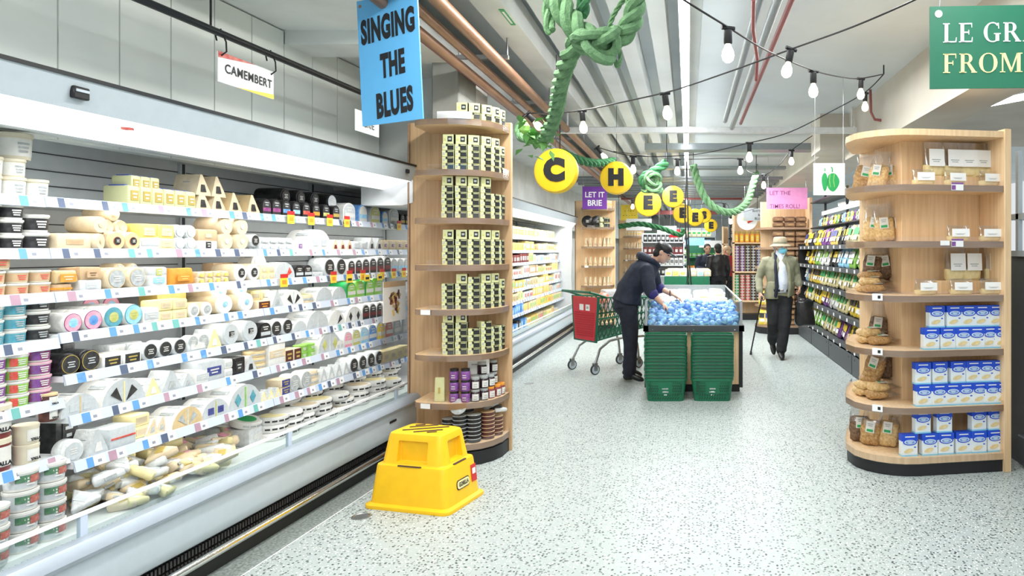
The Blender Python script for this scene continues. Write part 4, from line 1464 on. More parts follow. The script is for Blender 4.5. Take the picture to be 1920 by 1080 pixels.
add('B', 368, 412, 1, 'btan', .10, pack(.10, .1, .05, 'tan', 'ivory', .3, .3), 'tan block', dz=.043)
add('B', 410, 468, 2, 'cyl2', .09, wheel(.045, .14, 'ivory', 'papergrey', k=.3), 'large cream cylinder', lev=2, h=.075, smax=1.1)
add('B', 470, 487, 1, 'wblk', .085, wheel(.042, .08, 'film', 'lblack', k=.82), 'white wheel with round black label', dz=.02, smax=1.2)
add('B', 468, 490, 1, 'psil', .10, pack(.10, .1, .05, 'film', 'papergrey', .6, .4, lump=.01), 'crumpled silver pack under the black-label wheel', yoff=.05)
add('B', 487, 548, 4, 'psil', .10, None, 'crumpled silver foil pack', lev=2, h=.05)
add('B', 548, 578, 1, 'pwv', .16, pack(.16, .1, .055, 'paper', 'lpurple', .2, .5), 'white pack with violet seal')
add('B', 576, 622, 1, 'hplain', .2, half(.1, .12, 'paper', 'paper', 'papergrey', 'boxes', split='paper'), 'big plain white half cheese', smax=1.6)
add('B', 622, 662, 3, 'wmar', .08, wedge(.08, .07, .1, 'paper', 'ivory', 'lmaroon'), 'white wedge with maroon label')
add('B', 662, 690, 2, 'pclr', .09, pack(.09, .1, .06, 'film', 'papergrey', .7, .5), 'clear and white flat pack')
add('B', 690, 718, 2, 'wblkw', .08, wedge(.08, .075, .1, 'film', 'paper', 'lblack'), 'white wedge with black label')
add('B', 716, 768, 4, 'pyv', .10, pack(.10, .1, .07, 'ivory', 'lpurple', .25, .3, top='lyellow'), 'ivory pack with purple spot')
# --- third shelf
add('C', 104, 146, 1, 'rorange', .09, flat(.045, .035, 'tan', 'cheeseorange', 'lorange'), 'flat brown paper round', lev=1)
add('C', 104, 146, 1, 'rorange2', .09, pack(.09, .08, .05, 'cream', 'cheeseorange', .7, .6, lump=.012, pr='ivory'), 'cream lump in orange paper', dz=.036)
add('C', 150, 192, 1, 'cylbrown', .09, pack(.09, .1, .045, 'film', 'papergrey', .5, .5), 'clear grey pack')
add('C', 150, 192, 1, 'cylbrown2', .09, pack(.09, .1, .05, 'tan', 'tan', .5, .5, pr='breaddark', lump=.008), 'brown smoked block', dz=.046)
add('C', 198, 276, 2, 'wbig', .09, wheel(.042, .1, 'ivory', 'lgrey', face='ivory', k=.78), 'ivory wheel with grey label', back=1)
BD['wbig'] = .105
add('C', 212, 262, 2, 'wbig', .09, None, 'ivory wheel lying behind the big ones', dz=.05, yoff=.12)
add('C', 280, 315, 1, 'wblue', .08, pack(.08, .1, .05, 'film', 'lsky', .6, .4), 'clear pack with pale blue label')
add('C', 280, 315, 1, 'wolive', .08, pack(.08, .1, .035, 'papergrey', 'lolive', .3, .7), 'grey pack with olive spot', dz=.05)
add('C', 315, 369, 1, 'borange', .125, pack(.125, .1, .06, 'cheeseorange', 'cheeseorange', .5, .4, lump=.012, pr='cheeseyellow', taper=(.8, .9)), 'bright orange cheese chunk in film')
add('C', 369, 430, 4, 'pcream', .075, pack(.075, .08, .045, 'ivory', 'lyellow', .4, .4, lump=.012), 'small cream and gold pack', lev=2, h=.04)
add('C', 400, 440, 2, 'pbrownback', .09, pack(.09, .08, .06, 'tan', 'cream', .5, .4, lump=.006), 'tan pack at the back', yoff=.16, dz=.05)
add('C', 440, 488, 2, 'wblk2', .085, wheel(.042, .12, 'ivory', 'lblack', face='paper', k=.52), 'ivory wheel with black centre label')
add('C', 488, 516, 2, 'pcy', .07, pack(.07, .09, .05, 'cheesepale', 'ivory', .6, .4), 'pale yellow flat pack', lev=2, h=.04)
add('C', 470, 500, 1, 'hplain', .2, None, 'small plain white half cheese on top', dz=.085, yoff=.08)
add('C', 513, 554, 1, 'hgrey', .2, half(.1, .14, 'paper', 'papergrey', 'lred', 'one'), 'grey half cheese with red triangle', smax=1.2)
add('C', 553, 585, 2, 'pblk', .09, dome(.09, .085, .1, 'blackfilm', 'lblack', 'papergrey'), 'black foil pack with white tag')
add('C', 585, 606, 2, 'psil', .10, None, 'small silver pack by the black-label wheels', smax=1.0)
add('C', 606, 650, 2, 'wblk', .085, None, 'white wheel with large black label', smax=1.5)
for i in range(6):
    add('C', 652+i*13.5, 665.5+i*13.5, 1, 'domeblk', .085, dome(.085, .10, .1, 'paper', 'lblack', 'lmaroon' if i == 0 else 'lgrey'), f'white round-topped cheese with black label number-{ORD[i+1]}'.replace('number-', ''), 'cheese')
add('C', 733, 768, 3, 'domew', .085, dome(.085, .09, .1, 'paper', 'papergrey', 'lsky'), 'pale round-topped cheese')
# --- fourth shelf
for a, c, l1, l2, nm in ((117, 155, 'lpink', 'lsky', 'pink and blue'), (155, 193, 'lpink', 'lblue', 'pink and bright blue'), (193, 231, 'lteal', 'lolive', 'blue and yellow'), (231, 268, 'lsky', 'lolive', 'pale blue and yellow')):
    add('D', a, c, 1, 'big'+nm, .088, wheel(.043, .11, 'paper', l1, face='tubwhite', k=.86, centre=l2, ring='lplum' if 'pink' in nm else 'lteal', pr=l2), f'wheel with {nm} lid', back=1)
    BD['big'+nm] = .115
add('D', 150, 226, 2, 'bigpink and blue', .088, None, 'white wheel lying at the back', dz=.03, yoff=.24)
add('D', 268, 300, 1, 'pwhite', .07, pack(.07, .1, .055, 'paper', 'papergrey', .8, .4), 'white pack beside the coloured lids')
add('D', 296, 352, 2, 'byel', .085, None, 'yellow cheese block in film', lev=2, h=.05)
add('D', 296, 350, 2, 'byelback', .085, pack(.09, .1, .1, 'cheeseyellow', 'cheesepale', .6, .4), 'yellow block at the back', yoff=.15, dz=.02)
add('D', 352, 400, 2, 'wseal', .08, wheel(.036, .10, 'ivory', 'lgrey', face='paper', k=.55), 'ivory wheel with grey cross label')
add('D', 400, 482, 2, 'cyl3', .09, wheel(.04, .14, 'ivory', 'lsky', face='paper', k=.28), 'cream cylinder with small blue label', jit=.1)
add('D', 392, 470, 2, 'cyl3', .09, None, 'cream cylinder in the upper row', dz=.07, yoff=.06)
add('D', 483, 508, 1, 'pbrl', .10, pack(.10, .1, .045, 'ivory', 'lbrown', .8, .8, pr='lorange'), 'ivory pack with brown label')
add('D', 470, 508, 2, 'pcy', .07, None, 'pale yellow pack behind the brown label', dz=.045, yoff=.08)
add('D', 508, 532, 1, 'wgrey', .10, wedge(.10, .09, .1, 'paper', 'papergrey', 'lgrey'), 'white wedge with grey label')
add('D', 530, 570, 1, 'hblk', .2, half(.095, .14, 'paper', 'paper', 'lblack', 'wedges'), 'white half cheese with two black triangles', smax=1.2)
add('D', 570, 594, 1, 'rolive', .10, flat(.05, .045, 'ivory', 'lolive'), 'flat ivory round with olive label')
add('D', 592, 624, 1, 'hgr2', .2, half(.1, .14, 'paper', 'papergrey', 'papergrey', 'boxes', split='papergrey'), 'grey film half cheese')
add('D', 622, 650, 1, 'hgr2', .2, None, 'smaller grey film half cheese')
for i in range(4):
    add('D', 650+i*17, 667+i*17, 1, 'domegr%d' % (i % 2), .1, dome(.1, .10, .12, 'lgreen' if i % 2 else 'lgreen2', 'lgreen', 'tubwhite'), f'green round-topped cheese, {nth(i+1)} beside the leaflet', 'cheese')
add('D', 718, 768, 3, 'hgr2', .2, None, 'grey half cheese behind the leaflet', yoff=.1)
# --- fifth shelf
add('E', 112, 152, 1, 'wgold', .088, wheel(.044, .1, 'blackfilm', 'lblack', k=.8, ring='lgold', pr='papergrey', name='waxed_cheese'), 'black waxed wheel with gold-ringed label, left one')
add('E', 150, 190, 1, 'wgold', .088, None, 'black waxed wheel with gold-ringed label, right one')
add('E', 118, 142, 1, 'blkbox', .06, pack(.06, .08, .1, 'lblack', 'lblack', .5, .5, pr='lgrey'), 'black box behind the waxed wheels', yoff=.16, dz=.02)
add('E', 192, 266, 2, 'pblkl', .09, pack(.09, .12, .05, 'paper', 'lblack', .74, .76, pr='lgold'), 'white pack with black rectangular label')
add('E', 205, 268, 2, 'pwhite2', .1, pack(.1, .1, .045, 'film', 'paper', .7, .5), 'white pack in the row behind', dz=.04, yoff=.13)
add('E', 267, 350, 3, 'wblk', .085, None, 'white wheel with round black print')
add('E', 352, 391, 2, 'wpg', .085, wheel(.042, .06, 'paper', 'lgrey', face='paper', k=.84), 'white wheel with grey printed face', jit=.12, dz=.02)
add('E', 352, 388, 1, 'pwhite2', .1, None, 'white pack under the grey printed wheels')
add('E', 388, 416, 1, 'wyel', .10, wedge(.10, .10, .1, 'film', 'cheesepale', 'paper'), 'pale yellow wedge under film')
add('E', 415, 487, 2, 'wsq', .09, wheel(.044, .1, 'paper', 'lblack', face='papergrey', k=.5, square=True), 'white wheel with square black label')
add('E', 486, 508, 1, 'pblk', .09, None, 'black foil pack between the wheels')
add('E', 507, 549, 2, 'wblk', .085, None, 'white wheel with broad black disc')
for a, c, kd, nm in ((549, 576, 'boxes', 'small grey'), (575, 616, 'boxes', 'wide grey'), (615, 647, 'one', 'one-triangle'), (648, 680, 'diamonds', 'two-diamond')):
    add('E', a, c, 1, 'he'+nm, .2, half(.1, .14, 'paper', 'papergrey' if 'grey' in nm else 'paper', 'lblack' if 'grey' not in nm else 'papergrey', kd), f'{nm} half cheese', smax=1.4)
add('E', 679, 718, 3, 'domeblk', .085, None, 'oval black-label cheese')
add('E', 720, 768, 4, 'domew', .085, None, 'pale oval cheese')
# --- sixth shelf
add('F', 113, 186, 1, 'hbigplain', .2, half(.10, .13, 'paper', 'papergrey', 'papergrey', 'boxes', split='cream'), 'large plain white half cheese at left', smax=1.1, dz=.0)
add('F', 190, 272, 1, 'hbigblk', .2, half(.10, .13, 'paper', 'papergrey', 'lblack', 'wedges', split='cheesepale'), 'large white half cheese with two dark triangles', smax=1.1)
add('F', 200, 262, 2, 'hplain', .2, None, 'white half cheese in the second row', yoff=.15, dz=.02)
add('F', 272, 302, 1, 'wyel', .10, None, 'pale wedge right of the large halves')
add('F', 302, 342, 1, 'wgreyf', .12, wedge(.12, .1, .1, 'film', 'papergrey', 'lgrey'), 'grey-faced film wedge')
add('F', 340, 366, 1, 'wgreyf', .12, None, 'slimmer grey-faced film wedge')
add('F', 364, 396, 1, 'pwhite', .07, None, 'white upright pack with grey print')
add('F', 380, 422, 1, 'pnavy', .12, pack(.12, .1, .085, 'papergrey', 'lnavy', .6, .4), 'grey block with navy label')
add('F', 421, 437, 1, 'pwhite', .07, None, 'small white pack beside the navy label', lev=2, h=.055)
add('F', 436, 460, 1, 'blkbox2', .1, pack(.1, .1, .1, 'blackfilm', 'lblack', .5, .5, pr='lgrey'), 'black cube pack with matte label')
add('F', 458, 482, 1, 'wdark', .12, wedge(.12, .11, .1, 'paper', 'papergrey', 'lblack'), 'white wedge with large dark label')
add('F', 480, 506, 1, 'flatcr', .12, flat(.06, .035, 'cream', 'ivory'), 'flat cream round', lev=3, h=.036)
add('F', 504, 536, 1, 'boxwh', .13, pack(.13, .1, .12, 'paper', 'ivory', .9, .3, top='lgold'), 'tall white box with ivory band')
add('F', 534, 566, 2, 'pdk', .09, pack(.09, .1, .085, 'ivory', 'lbrown', .8, .9, pr='lgold'), 'ivory pack with dark brown front')
add('F', 566, 596, 2, 'grn8', .1, tub(.05, .05, 'lgreen', 'lgreen', 'lgreen', 'tubwhite', name='tin'), 'small green round tub', 'cheese', h=.05, lev=2)
add('F', 596, 640, 1, 'hol', .22, half(.11, .14, 'paper', 'papergrey', 'lolive', 'diamonds'), 'grey half cheese with olive marks', smax=1.3)
add('F', 628, 648, 1, 'hplain', .2, None, 'little white half cheese beside coloured ovals')
for i, (l1, nm) in enumerate((('lpink', 'pink'), ('lolive', 'olive'), ('lsky', 'sky-blue'), ('lblue', 'deep blue'), ('lyellow', 'yellow'), ('lred', 'red'), ('lgrey', 'grey'), ('papergrey', 'pale grey'))):
    add('F', 645+i*15.3, 660.3+i*15.3, 1, 'ov'+nm, .09, dome(.09, .10, .1, 'film', l1, 'tubwhite'), f'round-topped cheese with {nm} label', 'cheese')
# --- seventh shelf
add('G', 108, 165, 1, 'rwhite', .13, wheel(.05, .05, 'film', 'papergrey', k=.7, pr='paper'), 'round white plastic-wrapped cheese', smax=1.0)
add('G', 104, 150, 1, 'blkbox', .06, None, 'black box behind the wrapped round', dz=.02, yoff=.12, smax=2.0)
add('G', 163, 205, 1, 'wtall', .11, wedge(.11, .12, .1, 'film', 'papergrey', 'paper'), 'tall white wedge in film')
add('G', 206, 256, 1, 'predl', .12, pack(.12, .1, .085, 'papergrey', 'lred', .9, .08, pr='lred'), 'grey block with thin red line')
add('G', 248, 282, 1, 'byel', .085, None, 'pale yellow slab', lev=2, h=.048, yoff=.06)
add('G', 276, 326, 3, 'wrow', .08, wedge(.10, .12, .12, 'paper', 'ivory', 'lgrey', lean=.02), 'white wedge in a leaning row', yoff=.05)
add('G', 200, 300, 3, 'hplain', .2, None, 'striped white half in the back row', yoff=.22, dz=.0)
add('G', 322, 380, 1, 'hg1', .2, half(.1, .14, 'paper', 'cream', 'lgrey', 'wedges'), 'ivory half cheese with grey triangles', smax=1.3)
add('G', 378, 430, 1, 'hg2', .2, half(.1, .14, 'paper', 'papergrey', 'lnavy', 'boxes', split='lolive'), 'grey half cheese with navy marks', smax=1.3)
add('G', 428, 490, 1, 'hg3', .2, half(.1, .16, 'paper', 'papergrey', 'lteal', 'diamonds', split='lgreen'), 'grey half cheese with two dark diamonds', smax=1.4)
add('G', 488, 528, 3, 'wyel', .10, None, 'yellowish wedge in the middle')
add('G', 526, 546, 1, 'pdk2', .1, pack(.1, .1, .05, 'ivory', 'lnavy', .7, .8, pr='lgold'), 'ivory pack with navy front', lev=2, h=.05)
add('G', 541, 585, 2, 'wpg', .085, None, 'white wheel with grey ringed print', smax=1.6)
add('G', 580, 604, 1, 'flativ', .14, flat(.07, .05, 'ivory', 'paper'), 'flat ivory round in film', lev=2, h=.05)
add('G', 600, 656, 4, 'wtall', .11, None, 'tall white wedge of the right-hand row')
add('G', 655, 718, 4, 'wblk', .085, None, 'round black-label wheel at right', smax=1.6)
add('G', 718, 768, 4, 'pyl', .12, pack(.12, .1, .1, 'cheesepale', 'ivory', .6, .4, pr='lgrey'), 'pale yellow upright pack')
# --- bottom deck: rounds on the right half, then a heap of wrapped wedges
gl = flat(.075, .035, 'tubwhite', 'lgreen2', k=.62)
for (px, L, dz, nm) in ((445, 2.95, .10, 'back'), (484, 2.82, .09, 'front')):
    o = place(proto('greenlid', gl), NF(px, L, .36+dz), NRZ, f'white tray with round green label, {nm} of two on the bottom deck', 'cheese', 'green-labelled trays', 1.1)
    o.rotation_euler = (R(14), 0, NRZ)
    o2 = place(proto('traybase', pack(.15, .15, .10, 'film', 'paper', .5, .3)), NF(px, L, .36), NRZ, f'white box under the {nm} green-labelled tray', 'box', 'boxes under the green-labelled trays')
o = place(proto('brownlid', flat(.08, .05, 'tubwhite', 'bread', k=.6)), NF(516, 2.82, .41), NRZ, 'white cheese box with round brown label on the bottom deck', 'cheese')
place(proto('traybase', None), NF(516, 2.82, .36), NRZ, 'low white box under the round brown label', 'box', None, (1, 1, .48))
for i, (px, L, lv) in enumerate(((528, 2.74, 3), (560, 2.72, 3), (590, 2.74, 3), (622, 2.74, 3), (654, 2.74, 3), (688, 2.74, 3), (722, 2.74, 3), (752, 2.74, 2), (560, 2.93, 4), (600, 2.95, 4), (640, 2.95, 4), (680, 2.95, 4), (715, 2.95, 4), (745, 2.95, 3))):
    for k in range(lv):
        mname = ('paper', 'ivory', 'cheesepale')[(i+k) % 3]
        place(proto('dflat'+mname, flat(.085, .045, 'paper', mname, 'lblack', k=.8)), NF(px, L, .362+k*.046), NRZ+rnd.uniform(-.4, .4), f"flat round cheese, {'topmost' if k == lv-1 else nth(k+1)+' layer'}, {nth(i+1 if i < 8 else i-7)} {'front' if i < 8 else 'back'} pile on the bottom deck", 'cheese', 'flat rounds piled on the bottom deck', 1+.1*(i % 2))
def wrapw(m1, m2):
    def f():
        b = B(); b.prism([(-.055, 0), (.055, -.01), (.0, .10)], (0, 0, 0), X_, (0, 1, 0), (0, 0, .035))
        bmesh.ops.bevel(b.bm, geom=b.bm.edges[:], offset=.008, segments=1, affect='EDGES')
        for v in b.bm.verts: v.co += Vector(noise.noise_vector(v.co*30))*.006
        o = obj('wrapped_wedge', b, M[m1], sharp=60)
        b = B(); b.box((0, .035, .037), (.04, .03, .003), m=0); b.box((0, -.008, .018), (.04, .003, .012), m=1)
        return o, [obj('label', b, [M[m2], M['lgrey']])]
    return f
WW = [proto('ww1', wrapw('cheesepale', 'paper')), proto('ww2', wrapw('film', 'papergrey')), proto('ww3', wrapw('ivory', 'lgold')), proto('ww4', wrapw('ivory', 'lpink'))]
for i in range(150):
    t = rnd.random()
    px = 145+rnd.random()*290
    L = 2.68+rnd.random()*.42
    red = px > 300 and L > 2.78
    mound = .05+.10*max(0, math.sin((px-130)/75.0))
    pr = WW[3] if red and rnd.random() < .5 else rnd.choice(WW[:3])
    nm = 'red-tinged' if pr is WW[3] else ('pale yellow', 'clear film', 'ivory')[WW.index(pr)]
    o = place(pr, NF(px, L, .37+rnd.random()*mound), 0, f'{nm} wrapped cheese wedge lying in the bottom deck heap', 'cheese', f'{nm} wrapped wedges heaped on the deck', rnd.uniform(.85, 1.25), (rnd.uniform(-.5, .5), rnd.uniform(-.5, .5), rnd.uniform(0, 6.28)))
# leaflet on the glass end
a = NF(715, 2.56, 0)
r = empty('leaflet', NP(NY(715, 2.56), 2.56, EYE+(470-607)*NY(715, 2.56)/FPX), NRZ); tag(r, 'clear-framed leaflet with a cheese board picture near the fridge end', 'leaflet')
w = (NY(765, 2.56)-NY(715, 2.56)); hgt = .30
b = B(); b.bb(0, w, -.002, .002, -.3, hgt); obj('holder', b, M['acrylic'], r)
b = B(); b.bb(.05*w, .88*w, -.005, -.002, 0, hgt, m=0); b.bb(.05*w, .88*w, -.006, -.0052, hgt*.86, hgt, m=1)
q = random.Random(3)
for i in range(26):
    x, z = w*(.3+.34*q.random()), hgt*(.2+.5*q.random())
    b.box((x, -.006, z), (.05, .002, .022), rot=Matrix.Rotation(q.uniform(-1.5, 1.5), 3, 'Y'), m=2+i % 4)
obj('sheet', b, [M['signwhite'], M['tan'], M['cheeseyellow'], M['lmaroon'], M['lbrown'], M['cream']], r)
# red and yellow price flags hanging from the rails
fl = []
def flag():
    b = B(); b.bb(-.025, .025, -.003, 0, -.03, .03, m=0); b.bb(-.025, .025, -.0035, 0, .012, .03, m=1); b.bb(-.015, .015, -.004, 0, -.016, .002, m=2)
    return obj('price_flag', b, [M['lyellow'], M['red'], M['lorange']]), []
pf = proto('flag', flag)
for sh, pxs in (('A', (545, 583, 618, 650, 748)), ('C', (532, 625, 655, 680, 716, 738, 757))):
    L, z2, _ = SHZ[sh]
    for i, px in enumerate(pxs):
        place(pf, NF(px, L-.03, z2-.005), NRZ, f'red and yellow price flag, {nth(i+1)} from left on the {SHN[sh]} rail', 'price flag', f'price flags on the {SHN[sh]}', 1.3)
yf = proto('yflag', lambda: (obj('price_flag', B().bb(-.03, .03, -.003, 0, -.02, .02, m=0).bb(-.02, .02, -.0035, 0, -.008, .006, m=1), [M['lyellow'], M['ink']]), []))
for i, px in enumerate((655, 688, 712)):
    place(yf, NF(px, 2.70, 1.30-.06*i*0), NRZ, f'plain yellow price flag, {nth(i+1)} from left above the green cheeses', 'price flag', 'yellow price flags', 1.2)
# ---------------------------------------------------------------- goods on the wooden column
def cbox():
    b = B(); b.bb(-.040, -.006, 0, .075, 0, .0445, .002, m=0); b.bb(-.006, .040, 0.003, .075, 0, .0445, .002, m=1)
    o = obj('cracker_box', b, [M['crackercream'], M['crackerblack']])
    b = B(); b.box((-.026, -.0005, .022), (.012, .003, .016), m=2); b.box((.017, .002, .036), (.034, .003, .004), m=1); b.box((-.009, -.0005, .036), (.010, .003, .017), m=0)
    return o, [obj('label', b, [M['crackerblack'], M['crackercream'], M['lgrey']])]
def sbox():
    b = B(); b.bb(-.037, .037, 0, .05, 0, .066, .002, m=0)
    o = obj('cracker_box', b, [M['crackercream']])
    b = B(); b.box((.012, -.0005, .034), (.030, .003, .036), m=0); b.box((-.022, -.0005, .03), (.014, .003, .016), m=2); b.bb(.0365, .040, .002, .05, 0, .066, m=0); b.box((.012, -.002, .034), (.018, .003, .014), m=1)
    return o, [obj('label', b, [M['crackerblack'], M['lgrey'], M['lolive']])]
pc, psb = proto('cbox', cbox), proto('sbox', sbox)
ST = [(.385, -.385, 2), (.475, -.37, 8), (.555, -.345, 22), (.625, -.285, 42), (.668, -.205, 58), (.690, -.11, 72)]
SN = {7: 'top', 6: 'second', 5: 'third', 4: 'fourth', 3: 'fifth', 2: 'sixth'}
LEV = {6: [4, 4, 4, 4, 4, 3], 5: [5, 5, 5, 5, 4, 4], 4: [4, 4, 4, 4, 4, 4], 3: [4, 4, 5, 4, 4, 3], 2: [5, 5, 4, 5, 4, 4]}
STAND = {6: [1, 1, 1, 1, 1, 1], 5: [1, 1, 1, 1, 0, 0], 4: [1, 1, 1, 1, 1, 0], 3: [0, 1, 0, 1, 1, 1], 2: [1, 1, 0, 0, 0, 0]}
for sh in LEV:
    for i, (x, y, a) in enumerate(ST):
        x = x+rnd.uniform(-.004, .004)
        for k in range(LEV[sh][i]):
            place(pc, (CX+x+rnd.uniform(-.002, .002), CY+y+.015, CZ[sh]+k*.0452), R(a)+rnd.uniform(-.05, .05), f"black and cream cracker box, {nth(k+1)} layer, {nth(i+1)} stack, column's {SN[sh]} shelf", 'cracker box', f"cracker boxes on the column's {SN[sh]} shelf")
        if STAND[sh][i]:
            place(psb, (CX+x, CY+y+.02, CZ[sh]+LEV[sh][i]*.0452), R(a), f"cream cracker box standing on {nth(i+1)} stack of the column's {SN[sh]} shelf", 'cracker box', f"standing cracker boxes on the {SN[sh]} shelf")
# second row behind
for sh in (5, 4, 3):
    for i, (x, y, a) in enumerate(ST[1:5]):
        for k in range(3):
            place(pc, (CX+x-.05*math.sin(R(a)), CY+y+.14, CZ[sh]+k*.0452), R(a), f"black and cream cracker box, back row layer {nth(k+1)}, behind {nth(i+2)} stack, column's {SN[sh]} shelf".replace('layer '+nth(k+1), nth(k+1)+' layer'), 'cracker box', f"back-row cracker boxes on the {SN[sh]} shelf")
for i, (x, y, a) in enumerate(ST[:6]):
    for k in range(2 if i else 1):
        place(psb if k else pc, (CX+x, CY+y+.03, CZ[7]+.012+k*.045), R(a), f"cracker box in the top shelf tray, {'upper' if k else 'lower'}, {nth(i+1)} from left", 'cracker box', 'cracker boxes in the top tray')
b = B(); b.prism([(.30, -.12), (.32, -.395), (.46, -.41), (.55, -.385), (.55, -.37), (.33, -.37), (.33, -.12)], (0, 0, 0), (1, 0, 0), (0, 1, 0), (0, 0, .05))
tag(obj('display_tray', b, M['signwhite'], None, (CX, CY, CZ[7])), 'white cardboard tray holding cracker boxes on top of the column', 'tray')
# jar shelf
def jar(h, r, body, lid, lab):
    def f():
        b = B(); b.lathe([(r*.9, 0), (r, .004), (r, h*.70), (r*.8, h*.80)], 16, c=(0, r, 0)); o = obj('jam_jar', b, M[body])
        b = B(); b.lathe([(r*.86, h*.79), (r*.88, h*.80), (r*.88, h), (r*.1, h)], 16, c=(0, r, 0)); k = [obj('lid', b, M[lid])]
        b = B(); pts = [(r*1.012*math.cos(-PI/2-.7+.2*j), r+r*1.012*math.sin(-PI/2-.7+.2*j)) for j in range(8)]
        for p, q in zip(pts, pts[1:]):
            b.quad((*p, h*.1), (*q, h*.1), (*q, h*.64), (*p, h*.64), 0)
        b.box((0, -.002, h*.45), (r*.7, .002, h*.06), m=1); b.box((0, -.002, h*.25), (r*.8, .002, h*.05), m=1)
        k.append(obj('label', b, [M[lab], M['lgrey'] if lab == 'tubwhite' else M['tubwhite']]))
        return o, k
    return f
pj1, pj2, pj3 = proto('jp', jar(.078, .034, 'lpurple', 'black', 'lpurple')), proto('jw', jar(.085, .034, 'jar', 'lgrey', 'tubwhite')), proto('jo', jar(.085, .034, 'lmaroon', 'lorange', 'tubwhite'))
z = CZ[1]
for c in range(2):
    for k in range(3):
        place(pj1, (CX+.425+c*.078, CY-.375, z+k*.078), R(4), f"purple tin, {('bottom', 'middle', 'top')[k]} of the {('left', 'right')[c]} stack on the column's jar shelf", 'tin', 'purple tins on the jar shelf')
JS = [(.572, -.345, 20), (.627, -.29, 40), (.66, -.225, 52), (.69, -.15, 64), (.705, -.08, 75)]
for i, (x, y, a) in enumerate(JS):
    for k in range(2 if i < 3 else 1):
        place(pj3 if i >= 2 and not k else pj2, (CX+x, CY+y, z+k*.086), R(a), f"dark jam jar, {('bottom', 'upper')[k]} layer, {nth(i+1)} front place on the column's jar shelf", 'jam jar', 'jam jars at the shelf edge')
for i, (x, y) in enumerate(((.60, -.22), (.65, -.12), (.56, -.25), (.58, -.12))):
    for k in range(3 if i < 2 else 2):
        place(pj2, (CX+x, CY+y, z+k*.086), R(50), f"dark jam jar, {nth(k+1)} layer, {nth(i+1)} back-row stack on the column's jar shelf", 'jam jar', 'jam jars in the back row')
b = B(); b.box((0, .02, .085), (.075, .04, .17), .014, seg=2, taper=(.9, .4))
o = tag(obj('biscuit_packet', b, M['crackercream'], None, (CX+.315, CY-.34, z)), "pale cream biscuit packet at the left of the column's jar shelf", 'packet')
b = B(); b.box((-.0, -.002, .08), (.012, .003, .04)); obj('label', b, M['lgold'], o)
b = B(); b.bb(-.075, .075, 0, .004, 0, .11, m=0); b.box((0, -.001, .07), (.10, .002, .01), m=1)
tag(obj('shelf_card', b, [M['signwhite'], M['lgrey']], None, (CX+.55, CY-.20, z+.17), R(10)), "white card behind the jars on the column's jar shelf", 'card')
# tins on the base
def tin(m, rim):
    def f():
        b = B(); b.lathe([(.046, 0), (.049, .003), (.049, .024), (.046, .027), (.01, .027)], 20, c=(0, .05, 0)); o = obj('round_tin', b, M[m])
        b = B(); b.lathe([(.0495, .022), (.0515, .0235), (.0515, .026), (.0495, .0275)], 20, c=(0, .05, 0)); return o, [obj('rim', b, M[rim])]
    return f
pt1, pt2 = proto('tinb', tin('black', 'lgrey')), proto('tinr', tin('lbrown', 'tan'))
for i, (x, y, n, pr, nm) in enumerate(((.37, -.34, 6, pt1, 'first black'), (.465, -.375, 7, pt1, 'second black'), (.56, -.34, 7, pt1, 'third black'), (.64, -.245, 7, pt2, 'brown'), (.50, -.24, 8, pt1, 'back black'), (.685, -.13, 5, pt2, 'right-end brown'))):
    for k in range(n):
        place(pr, (CX+x, CY+y, CZ[0]+k*.028), R(10*i), f"flat round tin, {nth(k+1)} from bottom of the {nm} stack on the column's base", 'tin', f'tins of the {nm} stack')
o = place(pt1, (CX+.465, CY-.385, CZ[0]+.205), 0, 'black round tin tilted forward with a shining blue label', 'tin', None, 1.1, (R(62), 0, R(5)))
b = B(); b.disc((0, .05, .0285), (1, 0, 0), (0, 1, 0), .03, 16, 0, .02); obj('label', b, M['lsky'], o)
for i in range(5):
    b = B(); b.box((0, .03, .03), (.06, .03, .09), .012, seg=2, rot=Matrix.Rotation(.4*i, 3, 'X'))
    for v in b.bm.verts: v.co += Vector(noise.noise_vector(v.co*30+Vector((i, 0, 0))))*.012
    tag(obj('foil_sachet', b, [M['film'], M['blackfilm']][i % 2], None, (CX+.60+.028*i, CY-.16+.012*i, CZ[0]+.20-.01*i), R(30*i)), f"crumpled {'silver' if i % 2 == 0 else 'black'} sachet, {nth(i+1)} from left above the brown tins", 'sachet', 'sachets above the brown tins')

